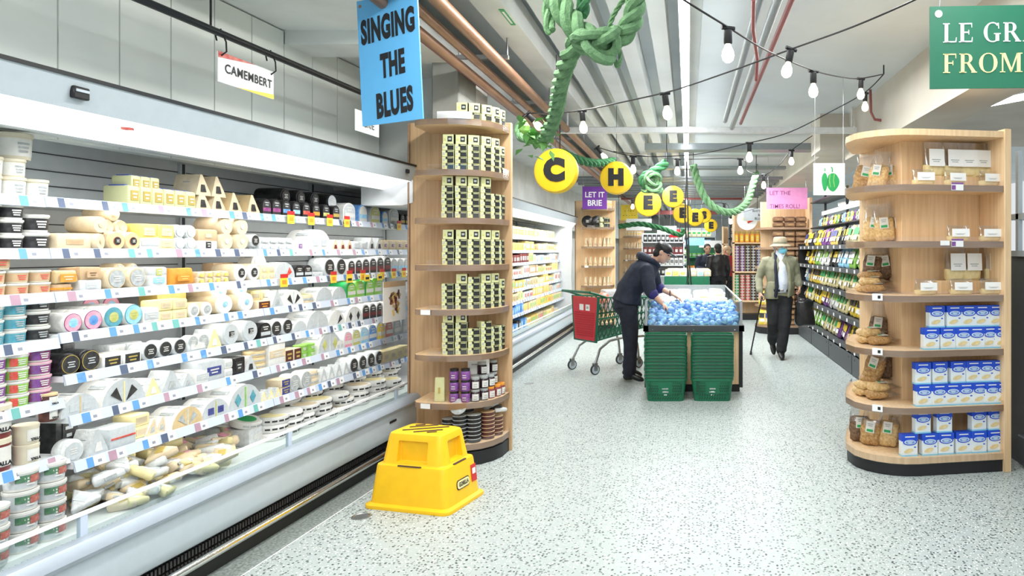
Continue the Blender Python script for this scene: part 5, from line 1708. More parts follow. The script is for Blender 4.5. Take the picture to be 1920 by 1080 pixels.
# ---------------------------------------------------------------- goods on the right unit
def blue_box():
    w, h, d = .112, .145, .05
    b = B(); b.bb(-w/2, w/2, 0, d, 0, h, .002, m=0); o = obj('cracker_carton', b, [M['boxface']])
    b = B(); b.bb(-w/2-.0006, w/2+.0006, -.0008, d+.0006, h*.70, h+.0006, m=0); b.bb(-w/2-.0006, w/2+.0006, -.0008, d+.0006, 0, h*.07, m=1)
    k = [obj('coloured_band', b, [M['boxblue'], M['boxsky']])]
    b = B()
    n = 20
    b.prism([(w*.44*math.cos(2*PI*i/n), h*.15*math.sin(2*PI*i/n)) for i in range(n)], (0, -.001, h*.66), X_, Z_, (0, -.002, 0), m=0)
    b.prism([(w*.36*math.cos(2*PI*i/n), h*.105*math.sin(2*PI*i/n)) for i in range(n)], (0, -.002, h*.66), X_, Z_, (0, -.002, 0), m=1)
    b.prism([(w*.30*math.cos(2*PI*i/n), h*.08*math.sin(2*PI*i/n)) for i in range(n)], (0, -.0035, h*.66), X_, Z_, (0, -.0015, 0), m=4)
    prints(b, w*.40, h*.11, -.0055, h*.66, 3, 2)
    b.box((0, -.0015, h*.90), (w*.6, .002, h*.045), m=3)
    n = 12
    b.prism([(w*.30*math.cos(2*PI*i/n), h*.10*math.sin(2*PI*i/n)+w*.06*math.cos(2*PI*i/n)) for i in range(n)], (-w*.08, -.001, h*.26), X_, Z_, (0, -.0015, 0), m=2)
    b.box((w*.32, -.001, h*.42), (w*.12, .002, h*.05), m=0)
    k.append(obj('emblem', b, [M['boxblue'], M['boxface'], M['cracker'], M['signwhite'], M['lblue']]))
    return o, k
pbb = proto('bluebox', blue_box)
def uplace(pr, px, z, lab, cat, grp, Yv=.03, rz=0, sc=1, rot=None, dz=0):
    # point on the unit whose picture column is px, v behind the front line
    c, s = math.cos(URZ), math.sin(URZ)
    k = (px-VX)/FPX
    # X = k*Y ; X=UR.x+u c - v s ; Y=UR.y+u s+v c
    u = (k*(UR.y+Yv*c)-UR.x+Yv*s)/(c-k*s)
    return place(pr, U(u, Yv, z+dz), URZ+rz, lab, cat, grp, sc, rot)
UN = {0: 'base', 1: 'sixth shelf', 2: 'fifth shelf', 3: 'fourth shelf', 4: 'third shelf', 5: 'second shelf'}
UNN = {0: 'base', 1: 'sixth shelf', 2: 'fifth shelf', 3: 'fourth shelf', 4: 'third shelf', 5: 'second shelf'}
for si, rows in ((2, ([1747, 1778, 1807, 1832, 1857, 1880], [1757, 1790, 1817, 1842, 1868])), (1, ([1733, 1762, 1787, 1812, 1838, 1862, 1882], [1731, 1763, 1797, 1826, 1851, 1875])), (0, ([1706, 1744, 1774, 1807, 1836, 1866], [1731, 1771, 1836, 1867]))):
    for r_, pxs in enumerate(rows):
        for i, px in enumerate(pxs):
            uplace(pbb, px, UZ[si], f"blue and white cracker carton, {('lower', 'upper')[r_]} row, {nth(i+1)} from left, right unit {UNN[si]}", 'cracker carton', f"blue cartons on the {UNN[si]}", .035+.012*r_+rnd.uniform(-.004, .004), rnd.uniform(-.06, .06), 1.0, None, .147*r_)
def cbag(lie):
    def f():
        b = B()
        w, h, d = .115, .17, .05
        if lie:
            h = .10
        def sec(z, kw, kd): return ((0, .03, z), (1, 0, 0), (0, 1, 0), w/2*kw, d/2*kd)
        b.loft([sec(0, .9, .5), sec(.012, 1, 1), sec(h*.4, 1, 1.05)], 14, 0, e=3)
        o = obj('cracker_bag', b, M['cracker'])
        for v in o.data.vertices: v.co += Vector(noise.noise_vector(v.co*40))*.008
        b = B(); b.loft([sec(h*.38, 1.0, 1.08), sec(h*.7, .97, .8), sec(h*.92, .95, .25), sec(h*1.15, 1.0, .06)], 14, 0, e=3, caps=False)
        k = [obj('clear_top', b, M['bag'])]
        b = B(); b.box((.004, -.002, h*.62), (w*.78, .003, h*.56), rot=Matrix.Rotation(R(-3), 3, 'X'), m=0); prints(b, w*.5, h*.12, -.0055, h*.52, 1, 2)
        k.append(obj('label', b, [M['signwhite'], M['lgrey']]))
        return o, k
    return f
pcb, pcl = proto('cbag', cbag(False)), proto('cbagl', cbag(True))
for si, ups, lies in ((5, [1755, 1790, 1817, 1843, 1868], [1735, 1795, 1860]), (4, [], [1800, 1860]), (3, [1795, 1826, 1869], [1740, 1805, 1862])):
    for i, px in enumerate(ups):
        uplace(pcb, px, UZ[si], f"white-labelled cracker bag, {nth(i+1)} upright one on the right unit {UNN[si]}", 'cracker bag', f'upright cracker bags, {UNN[si]}', .15, rnd.uniform(-.08, .08), 1.25, None, .09 if si == 3 else .07)
        if si == 5 and i in (1, 3) or si == 3:
            pass
    for i, px in enumerate(lies):
        uplace(pcl, px, UZ[si], f"clear cracker bag lying forward, {nth(i+1)} from left on the right unit {UNN[si]}", 'cracker bag', f'lying cracker bags, {UNN[si]}', .04, rnd.uniform(-.15, .15), (1.35, 1.1, .95))
# low box under the upright bags so that they stand behind the lying ones
for si, u0 in ((5, -.52), (3, -.40)):
    b = B(); b.bb(u0, -.01, .155, .25, 0, .075 if si == 5 else .093, .004)
    tag(obj('riser_box', b, M['woodpale'], None, U(0, 0, UZ[si]), URZ), f"low riser behind the lying bags on the right unit {UNN[si]}", 'riser')
def nutbag(m, lie=False):
    def f():
        b = B()
        w, h, d = .13, .22, .07
        def sec(z, kw, kd): return ((0, .0, z), (1, 0, 0), (0, 1, 0), w/2*kw, d/2*kd)
        b.loft([sec(0, .75, .5), sec(.015, .95, .95), sec(h*.35, 1, 1.1), sec(h*.62, .95, .85), sec(h*.70, .8, .5)], 16, 0, e=2.6)
        bmesh.ops.subdivide_edges(b.bm, edges=b.bm.edges[:], cuts=1, use_grid_fill=True)
        for v in b.bm.verts: v.co += Vector(noise.noise_vector(v.co*35))*.008
        o = obj('nut_bag', b, M[m], sharp=80)
        b = B(); b.loft([sec(h*.55, 1.0, .98), sec(h*.75, .92, .7), sec(h*.9, .9, .3), sec(h*1.12, 1.0, .06)], 14, 0, e=2.6, caps=False)
        for v in b.bm.verts: v.co += Vector(noise.noise_vector(v.co*25))*.008
        k = [obj('clear_top', b, M['bag'])]
        b = B(); b.box((0, -d*.56, h*.52), (w*.42, .003, h*.32), m=0); b.box((0, -d*.56-.002, h*.42), (w*.3, .003, h*.07), m=1); prints(b, w*.3, h*.1, -d*.56-.004, h*.58, 2, 2)
        k.append(obj('label', b, [M['paper'], M['lgreen2'], M['lgrey']]))
        return o, k
    return f
pn1, pn2, pn3 = proto('nb1', nutbag('nuts')), proto('nb2', nutbag('nutspale')), proto('nb3', nutbag('nutsdark'))
def npl(pr, px, Y, z, lab, grp, rot, sc=1.0):
    X = (px-VX)*Y/FPX
    return place(pr, (X, Y, z), 0, lab, 'nut bag', grp, sc, rot)
for si, spec in ((5, [(1615, 5.05, 0, pn1, 'nut'), (1642, 4.98, 0, pn2, 'nut'), (1672, 5.0, 0, pn2, 'nut'), (1698, 4.97, 0, pn2, 'nut'), (1650, 5.22, .0, pn1, 'nut'), (1628, 5.2, 0, pn1, 'nut')]),
                 (4, [(1633, 5.0, 0, pn2, 'nut'), (1660, 4.97, 0, pn2, 'nut'), (1688, 4.98, 0, pn1, 'nut'), (1645, 5.18, 0, pn1, 'nut'), (1672, 5.18, 0, pn2, 'nut')]),
                 (3, [(1632, 5.08, .09, pn3, 'seed'), (1648, 5.08, .09, pn3, 'seed'), (1664, 5.06, .09, pn3, 'seed'), (1680, 5.05, .09, pn3, 'seed'), (1697, 5.03, .09, pn1, 'seed')]),
                 (2, [(1645, 5.12, .0, pn3, 'seed')]),
                 (1, [(1632, 5.02, .11, pn1, 'nut'), (1655, 5.05, .11, pn3, 'nut'), (1687, 5.03, .10, pn2, 'nut'), (1668, 5.15, .1, pn3, 'nut')]),
                 (0, [(1612, 5.0, 0, pn3, 'nut'), (1630, 4.9, 0, pn1, 'nut'), (1663, 4.86, 0, pn2, 'nut'), (1680, 4.98, 0, pn1, 'nut')])):
    for i, (px, Y, dz, pr, nm) in enumerate(spec):
        nm2 = {'nb1': 'brown', 'nb2': 'light brown', 'nb3': 'dark'}[[k for k, v in PROTO.items() if v is pr][0]]
        npl(pr, px, Y, UZ[si]+dz+.004, f"standing bag of {nm2} {nm}s, {nth(i+1)} on the rounded side, {UNN[si]}", f'standing nut bags, {UNN[si]}', (R(rnd.uniform(-14, -4)), R(rnd.uniform(-10, 16)), R(rnd.uniform(-50, 0))), 1.12)
for si, spec in ((3, [(1606, 5.02, 0), (1618, 4.90, 0), (1612, 4.96, .045), (1622, 5.12, .04), (1614, 5.0, .085)]), (2, [(1608, 4.98, 0), (1630, 4.88, 0), (1612, 4.95, .045)]), (1, [(1604, 5.0, 0), (1625, 4.88, 0), (1608, 4.98, .045), (1628, 4.90, .045), (1612, 5.05, .08)])):
    for i, (px, Y, dz) in enumerate(spec):
        pr = (pn2, pn1, pn2)[i % 3]
        npl(pr, px, Y, UZ[si]+dz+.032, f"nut bag lying flat, {nth(i+1)} in the pile on the rounded side, {UNN[si]}", f'flat nut bags, {UNN[si]}', (R(-88), 0, R(-82+rnd.uniform(-16, 16))), (1.15, .85, .9))
# white bag at the far right edge
o = place(pn1, (2.32, 4.45, .26), 0, 'white printed bag on the dark rack at the right edge', 'bag', None, 1.3, (R(-12), R(8), R(-25)))

# ---------------------------------------------------------------- goods of the far fridge: packs of many colours
FC = ['cheesepale', 'cheesepale', 'ivory', 'cream', 'cheeseyellow', 'cheeseyellow', 'paper', 'papergrey', 'tan']
FL = ['lyellow', 'tubwhite', 'lorange', 'lred', 'lgreen', 'paper', 'lgold', 'lsky']
NMC = {'cheesepale': 'pale yellow', 'ivory': 'ivory', 'cream': 'cream', 'cheeseyellow': 'golden', 'paper': 'white', 'film': 'clear', 'papergrey': 'grey', 'tan': 'tan', 'lmaroon': 'maroon', 'lgreen': 'green', 'lblue': 'blue', 'lblack': 'black', 'lyellow': 'yellow'}
q = random.Random(11)
def fp(c, l):
    return proto('fp'+c+l, pack(.15, .12, .13, c, l, .6, .45, pr='papergrey', name='dairy_pack'))
FSN = ['top', 'second', 'third', 'fourth', 'fifth', 'sixth', 'seventh', 'bottom']
for si, (z, L) in enumerate(FSH+[(.362, 2.72)]):
    Y = 7.6
    i = 0
    run, c, l = 0, None, None
    while Y < 13.0:
        if run <= 0:
            c = q.choice(FC if si else FC[:3]); l = q.choice(FL if si else FL[:2]); run = q.randint(1, 4)
            if si == 2 and 9.4 < Y < 10.6: c, l, run = 'lmaroon', 'tubwhite', 4
            if si == 6 and 8.6 < Y < 9.6: c, l, run = 'lblue', 'lsky', 3
            if si == 7 and 9 < Y < 10.4: c, l, run = q.choice((('lgreen', 'tubwhite'), ('lblue', 'lsky'), ('lblack', 'papergrey'))) + (2,)
            hh = q.uniform(.7, 1.15) if si not in (0,) else 1.2
            ww = q.uniform(.8, 1.15)
        w = .15*ww
        if Y+w > 13.05: break
        i += 1
        place(fp(c, l), (-(L-.30)+q.uniform(-.02, .0), Y+w/2, z), PI/2+q.uniform(-.06, .06), f"small {NMC[c]} cheese pack, {nth(i)} from the near end, far fridge's {FSN[si]} {'shelf' if si < 7 else 'deck'}", 'cheese pack', f"packs on the far fridge's {FSN[si]} level", (ww, 1, hh))
        Y += w*1.03; run -= 1
# ---------------------------------------------------------------- goods on the two far columns
def tri():
    b = B(); b.prism([(-.03, 0), (.03, 0), (.008, .16), (-.008, .16)], (0, 0, 0), X_, Z_, (0, .1, 0)); o = obj('cheese_wedge', b, M['ivory'])
    b = B(); b.box((0, -.001, .04), (.04, .003, .03)); return o, [obj('label', b, M['tan'])]
ptri = proto('tri', tri)
pcar = proto('carton', pack(.07, .06, .15, 'ivory', 'cheeseyellow', .7, .3, pr='tan', name='carton'))
for ci, (X0, Y0, nm, ssel) in enumerate(((-2.13, 13.3, 'second', (1, 2, 3, 4, 6)), (-2.10, 21.4, 'third', (2, 3, 4, 5, 6)))):
    zs = [.15, .50, .85, 1.22, 1.58, 1.94, 2.3]
    for s in ssel:
        for i, (x, y, a) in enumerate(((.22, -.35, -8), (.31, -.37, -4), (.40, -.37, 0), (.49, -.36, 8), (.57, -.32, 25), (.63, -.25, 42), (.67, -.16, 60))):
            place(ptri if s < 5 else pcar, (X0+x, Y0+y, zs[s]), R(a), f"upright ivory {'wedge' if s < 5 else 'carton'}, {nth(i+1)} from left, {nth(s)} shelf of the {nm} wooden column", 'cheese' if s < 5 else 'carton', f'goods on the {nm} wooden column, {nth(s)} shelf')
pbig = proto('bigblack', wheel(.11, .12, 'blackfilm', 'lblack', k=.55, square=True, name='waxed_cheese', centre='papergrey'))
place(pbig, (-2.13+.25, 13.3-.33, 1.94), R(8), 'big black waxed cheese under the purple sign', 'cheese')
place(pbig, (-2.13+.44, 13.3-.30, 1.94), R(25), 'second big black waxed cheese, to the right under the purple sign', 'cheese')
for i in range(3):
    for k in range(2):
        place(pc, (-2.13+.56+.03*i, 13.3-.32+.07*i, 1.94+.1*k), R(25+20*i), f"cracker box beside the big black cheese, {nth(i+1)} stack, {('lower', 'upper')[k]}", 'cracker box', 'cracker boxes on the second column', 1.9)
# ---------------------------------------------------------------- the long tube over the aisle
r = empty('tube_light', (-.024, 3.2, 2.92)); tag(r, 'long bright white tube light running down the aisle ceiling', 'light')
b = B(); b.bb(-.03, .03, 0, 19.5, .0, .05, .006); obj('diffuser', b, M['glowtube'], r)
b = B(); b.bb(-.035, .035, -.01, 19.51, .05, .08)
obj('housing', b, M['white'], r)
for y in (1, 5, 10, 15, 19):
    b = B(); b.cyl((0, y, .08), (0, y, .5), .006, n=6); obj('hanger', b, M['steel'], r)
for x, y, z, rz, L, lab in ((2.72, 6.0, 2.78, R(35), .5, 'bright box light hanging under the green sign'), (2.85, 9.5, 2.40, R(8), 2.0, 'slim light bar over the snack shelves, nearer one'), (3.1, 12.0, 2.35, R(8), 2.5, 'slim light bar over the snack shelves, farther one')):
    r = empty('bar_light', (x, y, z), rz); tag(r, lab, 'light')
    b = B(); b.bb(-.06, .06, -L/2, L/2, 0, .03, .004); obj('diffuser', b, M['glowstrip'], r)
    b = B(); b.bb(-.07, .07, -L/2, L/2, .03, .06); b.cyl((0, 0, .06), (0, 0, 3.3-z), .006, n=6); obj('housing', b, M['white'], r)
# ---------------------------------------------------------------- pipes
def pipe(name, pts, rad, m, lab, n=10):
    b = B(); b.tube(pts, rad, n); return tag(obj(name, b, M[m]), lab, 'pipe')
for x, z, rad, m, lab in ((-1.40, 2.90, .040, 'copper', 'copper pipe along the ceiling, nearest the aisle'), (-1.52, 2.86, .030, 'copper', 'second copper pipe along the ceiling'), (-1.60, 2.80, .034, 'copper', 'lowest copper pipe, left of the others'), (-1.71, 2.86, .02, 'redpipe', 'thin red pipe beside the copper pipes'),
                          (.50, 2.90, .028, 'duct', 'grey pipe right of the tube light'), (.60, 2.95, .018, 'redpipe', 'red pipe right of the grey pipe'), (.42, 2.98, .028, 'duct', 'second grey pipe right of the tube light')):
    pipe('ceiling_pipe', [(x, 2.6, z), (x, 7.9 if x > 0 else 20, z)], rad, m, lab)
for y in (3.6, 5.2, 6.8, 9, 12):
    b = B(); b.bb(-1.74, -1.35, y, y+.03, 2.94, 2.97); b.cyl((-1.36, y+.015, 2.95), (-1.36, y+.015, 3.15), .008, n=6); b.cyl((-1.72, y+.015, 2.95), (-1.72, y+.015, 3.0), .008, n=6)
    tag(obj('pipe_bracket', b, M['steel']), f'steel bracket holding the copper pipes, {nth(1+[3.6, 5.2, 6.8, 9, 12].index(y))} from the camera', 'bracket', 'brackets of the copper pipes')
pipe('ceiling_pipe', [W(1413, 0, 3.6), W(1412, 55, 3.8), W(1420, 110, 4.2), W(1418, 150, 4.4)], .011, 'redpipe', 'red pipe dropping beside the hanging bulbs', 8)
pipe('ceiling_pipe', [W(1632, 168, 7.0), W(1633, 210, 7.0), W(1640, 224, 7.0), W(1678, 229, 7.0)], .014, 'redpipe', 'bent orange-red pipe on the right bulkhead', 8)
pipe('ceiling_pipe', [W(336, 45, 4.0), W(420, 20, 4.2), W(500, -6, 4.4)], .05, 'white', 'thick white pipe through the left soffit', 14)
pipe('ceiling_pipe', [W(487, 70, 4.9), W(560, 52, 5.0), W(680, 27, 5.3)], .028, 'copper', 'brown pipe crossing the left soffit', 10)
pipe('ceiling_pipe', [W(345, 30, 3.95), W(334, 42, 3.95), W(338, 55, 3.95), W(350, 60, 3.95)], .006, 'blackmetal', 'small black hook-shaped conduit by the white pipe', 6)
b = B(); a = W(932, 10, 4.6); b.box((a.x+.03, 4.75, 3.098), (.035, .32, .004), m=0); b.box((a.x+.03, 4.75, 3.096), (.015, .24, .003), m=1)
tag(obj('pipe_label', b, [M['lgreen2'], M['signwhite']]), 'green safety sticker on the pale ceiling beam', 'sticker')

# ---------------------------------------------------------------- festoon lights
def bulb():
    b = B(); b.lathe([(.016, -.02), (.021, -.025), (.021, -.085), (.017, -.09)], 14); b.cyl((-.034, 0, -.012), (.034, 0, -.012), .0105, n=10)
    o = obj('festoon_bulb', b, M['black'])
    b = B(); b.lathe([(.013, -.088), (.016, -.10), (.027, -.122), (.031, -.145), (.026, -.166), (.012, -.178), (.002, -.18)], 16)
    g = obj('bulb', b, M['bulbglow'])
    return o, [g]
mm('bulbglow', (1.0, .86, .66), .3, emit=2.0)
M['bulbglow'].cycles.emission_sampling = 'NONE'
pbu = proto('bulb', bulb)
BUL = [(1365, 48, 3.35, 0, 'large bulb right of the tube light, nearest of all'), (1525, 130, 4.4, 0, 'bulb third from the tube on the upper cable'), (1614, 145, 5.6, 0, 'bulb near the cable hook on the right'),
       (1484, 88, 3.9, 12, 'bulb where the two cables cross'), (1246, 172, 4.4, -8, 'bulb just left of the tube light'), (1091, 205, 5.2, -5, 'bulb between green rope and tube light'), (986, 212, 5.6, -45, 'bulb by the left end of the cable, beside the column'),
       (1622, 172, 6.3, 0, 'small bulb behind the hook on the right'), (1405, 266, 7.0, 0, 'bulb right of the ducts under the white bar'), (1388, 296, 8.5, 0, 'lower bulb under the white bar'), (1484, 280, 9.0, 0, 'bulb above the pink sign'), (1432, 326, 9.5, 0, 'bulb left of the pink sign'),
       (1118, 275, 8.6, -40, 'bulb above the second yellow disc'), (1187, 291, 7.6, 0, 'bulb beside the second yellow disc'), (1270, 296, 8.2, 0, 'bulb left of the tube behind the rope'), (1186, 372, 13.0, 0, 'tiny bulb above the yellow sign'), (1370, 400, 13, 0, 'tiny bulb under the rope garland'), (1358, 380, 12.5, 0, 'tiny bulb at the lowest loop of the garland')]
for px, py, Y, t, lab in BUL:
    k = 1.0 if Y < 7 else 1.15
    place(pbu, W(px, py, Y), 0, 'festoon '+lab if 'festoon' not in lab else lab, 'bulb', None, k, (0, R(t), R(20)))
def cable(pts, lab, rad=.005):
    P = [W(*p) for p in pts]
    out = []
    for i in range(len(P)-1):
        p0, p1, p2, p3 = P[max(0, i-1)], P[i], P[i+1], P[min(len(P)-1, i+2)]
        for k in range(5):
            t = k/5
            out.append(.5*((2*p1)+(p2-p0)*t+(2*p0-5*p1+4*p2-p3)*t*t+(3*p1-p0-3*p2+p3)*t**3))
    out.append(P[-1])
    b = B(); b.tube(out, rad, 6)
    return tag(obj('festoon_cable', b, M['black']), lab, 'cable')
cable([(1262, -16, 3.0), (1287, 3, 3.1), (1365, 51, 3.35), (1440, 96, 3.8), (1525, 132, 4.4), (1580, 145, 5.0), (1614, 147, 5.6), (1657, 139, 6.2)], 'black festoon cable from the tube light to the right hook')
cable([(1760, -25, 3.3), (1715, 0, 3.4), (1600, 50, 3.6), (1484, 92, 3.9), (1380, 130, 4.1), (1290, 161, 4.3), (1246, 174, 4.4), (1160, 193, 4.8), (1091, 207, 5.2), (1030, 213, 5.5), (986, 214, 5.6), (968, 238, 5.7)], 'black festoon cable crossing the aisle to the column')
cable([(1657, 139, 6.2), (1622, 173, 6.3), (1560, 208, 6.5), (1480, 248, 6.8), (1405, 268, 7.0), (1300, 290, 7.4), (1187, 292, 7.6), (1120, 276, 8.4)], 'black festoon cable from the hook down to the second disc')
cable([(1530, 250, 8.9), (1484, 282, 9.0), (1460, 310, 9.3), (1432, 328, 9.5), (1400, 320, 9.2), (1388, 298, 8.5), (1270, 298, 8.2), (1150, 284, 8.5)], 'black festoon cable under the ducts')
b = B(); b.cyl(W(1657, 139, 6.2), W(1657, 60, 6.2), .006, n=6); tag(obj('cable_hook', b, M['blackmetal']), 'hook holding the two cable ends on the right', 'hook')
cable([(1150, 362, 13.2), (1186, 374, 13.0), (1270, 385, 12.8), (1358, 381, 12.5), (1370, 402, 13.0), (1420, 390, 13.3)], 'thin festoon cable far down the aisle')
for x, y, z in (W(1150, 362, 13.2), W(1420, 390, 13.3), W(1160, 425, 16), W(1275, 440, 16)):
    b = B(); b.cyl((x, y, z-.02), (x, y, 3.3), .006, n=5); tag(obj('wire', b, M['blackmetal']), 'thin black wire from the ceiling far down the aisle', 'wire', 'thin wires far down the aisle')
# power cords down to the display behind the freezer
for px, dx, lab in ((1287, -.02, 'left'), (1292, .03, 'right')):
    b = B(); b.tube([(-.02, 11.0, 2.92), (-.03+dx, 11.0, 2.0), (dx*.5, 11.0, 1.4), (.02+dx, 11.0, .95)], .012, 6)
    tag(obj('power_cord', b, M['black']), f'dark cord hanging behind the freezer, {lab} one', 'cord')

# ---------------------------------------------------------------- green ropes
def rope(pts, rad, lab, m='rope', twist=.30, name='rope', strands=3, parent=None):
    P = [Vector(p) for p in pts]
    path = []
    for i in range(len(P)-1):
        p0, p1, p2, p3 = P[max(0, i-1)], P[i], P[i+1], P[min(len(P)-1, i+2)]
        for k in range(14):
            t = k/14
            path.append(.5*((2*p1)+(p2-p0)*t+(2*p0-5*p1+4*p2-p3)*t*t+(3*p1-p0-3*p2+p3)*t**3))
    path.append(P[-1])
    L = [0]
    for a, c in zip(path, path[1:]):
        L.append(L[-1]+(c-a).length)
    b = B()
    fr = []
    u = None
    for i, p in enumerate(path):
        d = (path[min(i+1, len(path)-1)]-path[max(0, i-1)]).normalized()
        u = d.orthogonal().normalized() if u is None else (u-d*u.dot(d)).normalized()
        fr.append((u, d.cross(u)))
    for s in range(strands):
        pp = []
        for p, l, (u, v) in zip(path, L, fr):
            a = 2*PI*(s/strands+l/(twist))
            pp.append(p+u*(rad*.55*math.cos(a))+v*(rad*.55*math.sin(a)))
        b.tube(pp, rad*.52, 7)
    o = obj(name, b, M[m], parent)
    return tag(o, lab, 'rope') if lab else o
Yr = 3.3
def RP(l): return [W(x, y, Yr+d) for x, y, d in l]
big = rope(RP([(1022, -40, .1), (1045, 0, .05), (1075, 45, 0), (1105, 72, -.02), (1130, 78, 0)]), .060, 'thick green rope running from the top into the big knot')
rope(RP([(1200, -40, 0), (1192, 5, 0), (1185, 40, 0), (1165, 68, 0), (1135, 80, .02)]), .050, 'thick pale green rope rising from the big knot to the right', twist=.22)
rope(RP([(1038, -30, .1), (1028, 20, .1), (1030, 50, .1), (1034, 58, .1)]), .030, 'short frayed green rope end at the top')
rope(RP([(1085, 70, .06), (1072, 95, .1), (1058, 130, .3), (1048, 170, .6), (1043, 205, .9), (1032, 240, 1.2), (1018, 262, 1.4)]), .046, 'green rope hanging from the knot down to the leaf cluster', twist=.36)
rope(RP([(1080, -30, .15), (1095, 0, .12), (1088, 30, .1)]), .035, 'green rope end behind the knot at the top', 'ropedark')
rope(RP([(1172, -5, .05), (1150, 30, .05), (1140, 60, .04)]), .012, 'thin green cord from the knot upwards', twist=.1)
rope(RP([(1135, 85, .0), (1150, 105, 0), (1157, 124, 0), (1163, 112, 0), (1160, 92, 0), (1148, 84, 0)]), .010, 'thin green cord loop hanging under the knot', twist=.1)
b = B()
c0 = W(1118, 82, Yr-.03)
q = random.Random(5)
for i in range(9):
    ax = Vector((q.uniform(-1, 1), q.uniform(-1, 1), q.uniform(-1, 1))).normalized()
    u = ax.orthogonal().normalized(); v = ax.cross(u)
    cc = c0+Vector((q.uniform(-.06, .06), q.uniform(-.04, .04), q.uniform(-.04, .03)))
    rr_ = q.uniform(.045, .075)
    b.tube([cc+u*(rr_*math.cos(2*PI*k/14))+v*(rr_*math.sin(2*PI*k/14)) for k in range(14)], .024, 7, closed=True)
b.lathe([(.02, -.06), (.06, -.03), (.065, .02), (.03, .06)], 12, c=c0)
tag(obj('rope_knot', b, M['rope']), 'big tangled green knot joining the thick ropes', 'knot')
# leafy cluster over the first disc
b = B()
c0 = W(1003, 258, Yr+1.4)
for i in range(46):
    a = Vector((q.gauss(0, .06), q.gauss(0, .05), q.gauss(0, .055)))
    d = Vector((q.uniform(-1, 1), q.uniform(-1, 1), q.uniform(-1, .6))).normalized()*q.uniform(.06, .11)
    s = d.cross(Vector((0, 0, 1))).normalized()*.025
    p = c0+a
    up = Vector((0, 0, .012))
    b._f([b._v(p), b._v(p+d*.5+s+up), b._v(p+d), b._v(p+d*.5-s+up)], 0)
o = obj('leaf_cluster', b, M['leaf']); tag(o, 'cluster of green leaves where the rope ends above the first disc', 'leaves')
b = B(); b.lathe([(.01, -.04), (.035, -.02), (.04, .01), (.02, .04)], 12, c=W(983, 240, Yr+1.35)); obj('green_fruit', b, M['lgreen'], o)
rope([W(1010, 275, 4.8), W(1000, 262, 4.8), W(978, 258, 4.9), W(972, 240, 5.0), W(985, 228, 5.0)], .03, 'curled green rope end beside the column', twist=.2)
# ropes further down the aisle
rope([W(1050, 285, 7.5), W(1085, 300, 7.8), W(1120, 306, 8.2), W(1150, 302, 8.6)], .05, 'green rope behind the first two discs', 'ropedark', twist=.3)
rope([W(1250, 305, 9.0), W(1225, 322, 9.0), W(1205, 335, 9.0), W(1212, 350, 9.0)], .06, 'dark green rope above the third disc', 'ropedark', twist=.3)
b = B()
for i in range(7):
    ax = Vector((q.uniform(-1, 1), q.uniform(-1, 1), q.uniform(-1, 1))).normalized()
    u = ax.orthogonal().normalized(); v = ax.cross(u); cc = W(1225, 345, 9.0)+Vector((q.uniform(-.06, .06), q.uniform(-.05, .05), q.uniform(-.07, .07)))
    b.tube([cc+u*(.09*math.cos(2*PI*k/14))+v*(.09*math.sin(2*PI*k/14)) for k in range(14)], .022, 6, closed=True)
tag(obj('rope_knot', b, M['rope']), 'tangled green knot hanging over the third disc', 'knot')
rope([W(1300, 310, 11), W(1310, 345, 11), W(1325, 375, 11), W(1350, 395, 11), W(1378, 397, 11.2), W(1400, 380, 11.5), W(1410, 352, 11.8), W(1418, 325, 12)], .06, 'green rope garland looping right of the tube light', twist=.35)
rope([W(1160, 425, 16), W(1200, 420, 16), W(1240, 428, 16), W(1275, 440, 16), (-.1, 16, 2.0)], .06, 'green rope garland low beyond the discs', 'ropedark', twist=.4)
# long ropes reach the ceiling
for x, y, z in ((W(1418, 325, 12)), (W(1300, 310, 11)), W(1250, 305, 9.0), W(1050, 285, 7.5)):
    b = B(); b.cyl((x, y, z), (x, y, 3.3), .006, n=6); tag(obj('rope_hanger', b, M['blackmetal']), f'thin wire holding a green rope {y:.0f} metres away'.replace('12', 'twelve').replace('11', 'eleven').replace('9', 'nine').replace('8', 'eight'), 'wire')

# ---------------------------------------------------------------- snack shelves on the right
r = empty('snack_shelves', (1.97, 7.0, 0)); tag(r, 'long black shelf run of snack bags on the right aisle side', 'shelf')
b = B()
for i in range(4):
    b.bb(0, .04, i*1.36, i*1.36+1.33, .01, .27)
    b.cyl((-.004, i*1.36+.15, .2), (.0, i*1.36+.15, .2), .012, n=8, m=1); b.cyl((-.004, i*1.36+1.2, .2), (.0, i*1.36+1.2, .2), .012, n=8, m=1)
obj('kick_panel', b, [M['darkgrey'], M['black']], r)
b = B(); b.bb(.5, .54, 0, 5.4, 0, 1.75); obj('back_panel', b, M['black'], r)
b = B(); b.bb(.0, .54, 5.38, 5.43, 0, 1.62); obj('end_panel', b, M['blackmetal'], r)
GZ = [.29, .65, .96, 1.26, 1.56]
for z in GZ:
    b = B(); b.bb(.02, .5, 0, 5.4, z-.03, z); s = obj('shelf', b, M['darkgrey'], r)
    b = B(); b.bb(.0, .02, 0, 5.4, z-.04, z+.02, m=0)
    for i in range(14):
        b.bb(-.003, 0, i*.39, i*.39+.06, z-.03, z+.01, m=1)
    obj('price_rail', b, [M['darkgrey'], M['signwhite']], s)
b = B()
for y in (.1, 1.8, 3.6, 5.3):
    b.bb(.45, .49, y, y+.04, 1.6, 2.5)
b.bb(.40, .42, 0.1, 5.3, 2.12, 2.19, m=1)
for z in (1.9, 2.35):
    b.bb(.2, .5, 0.1, 5.3, z-.02, z)
obj('upper_rack', b, [M['blackmetal'], M['signwhite'], M['blackmetal']], r)
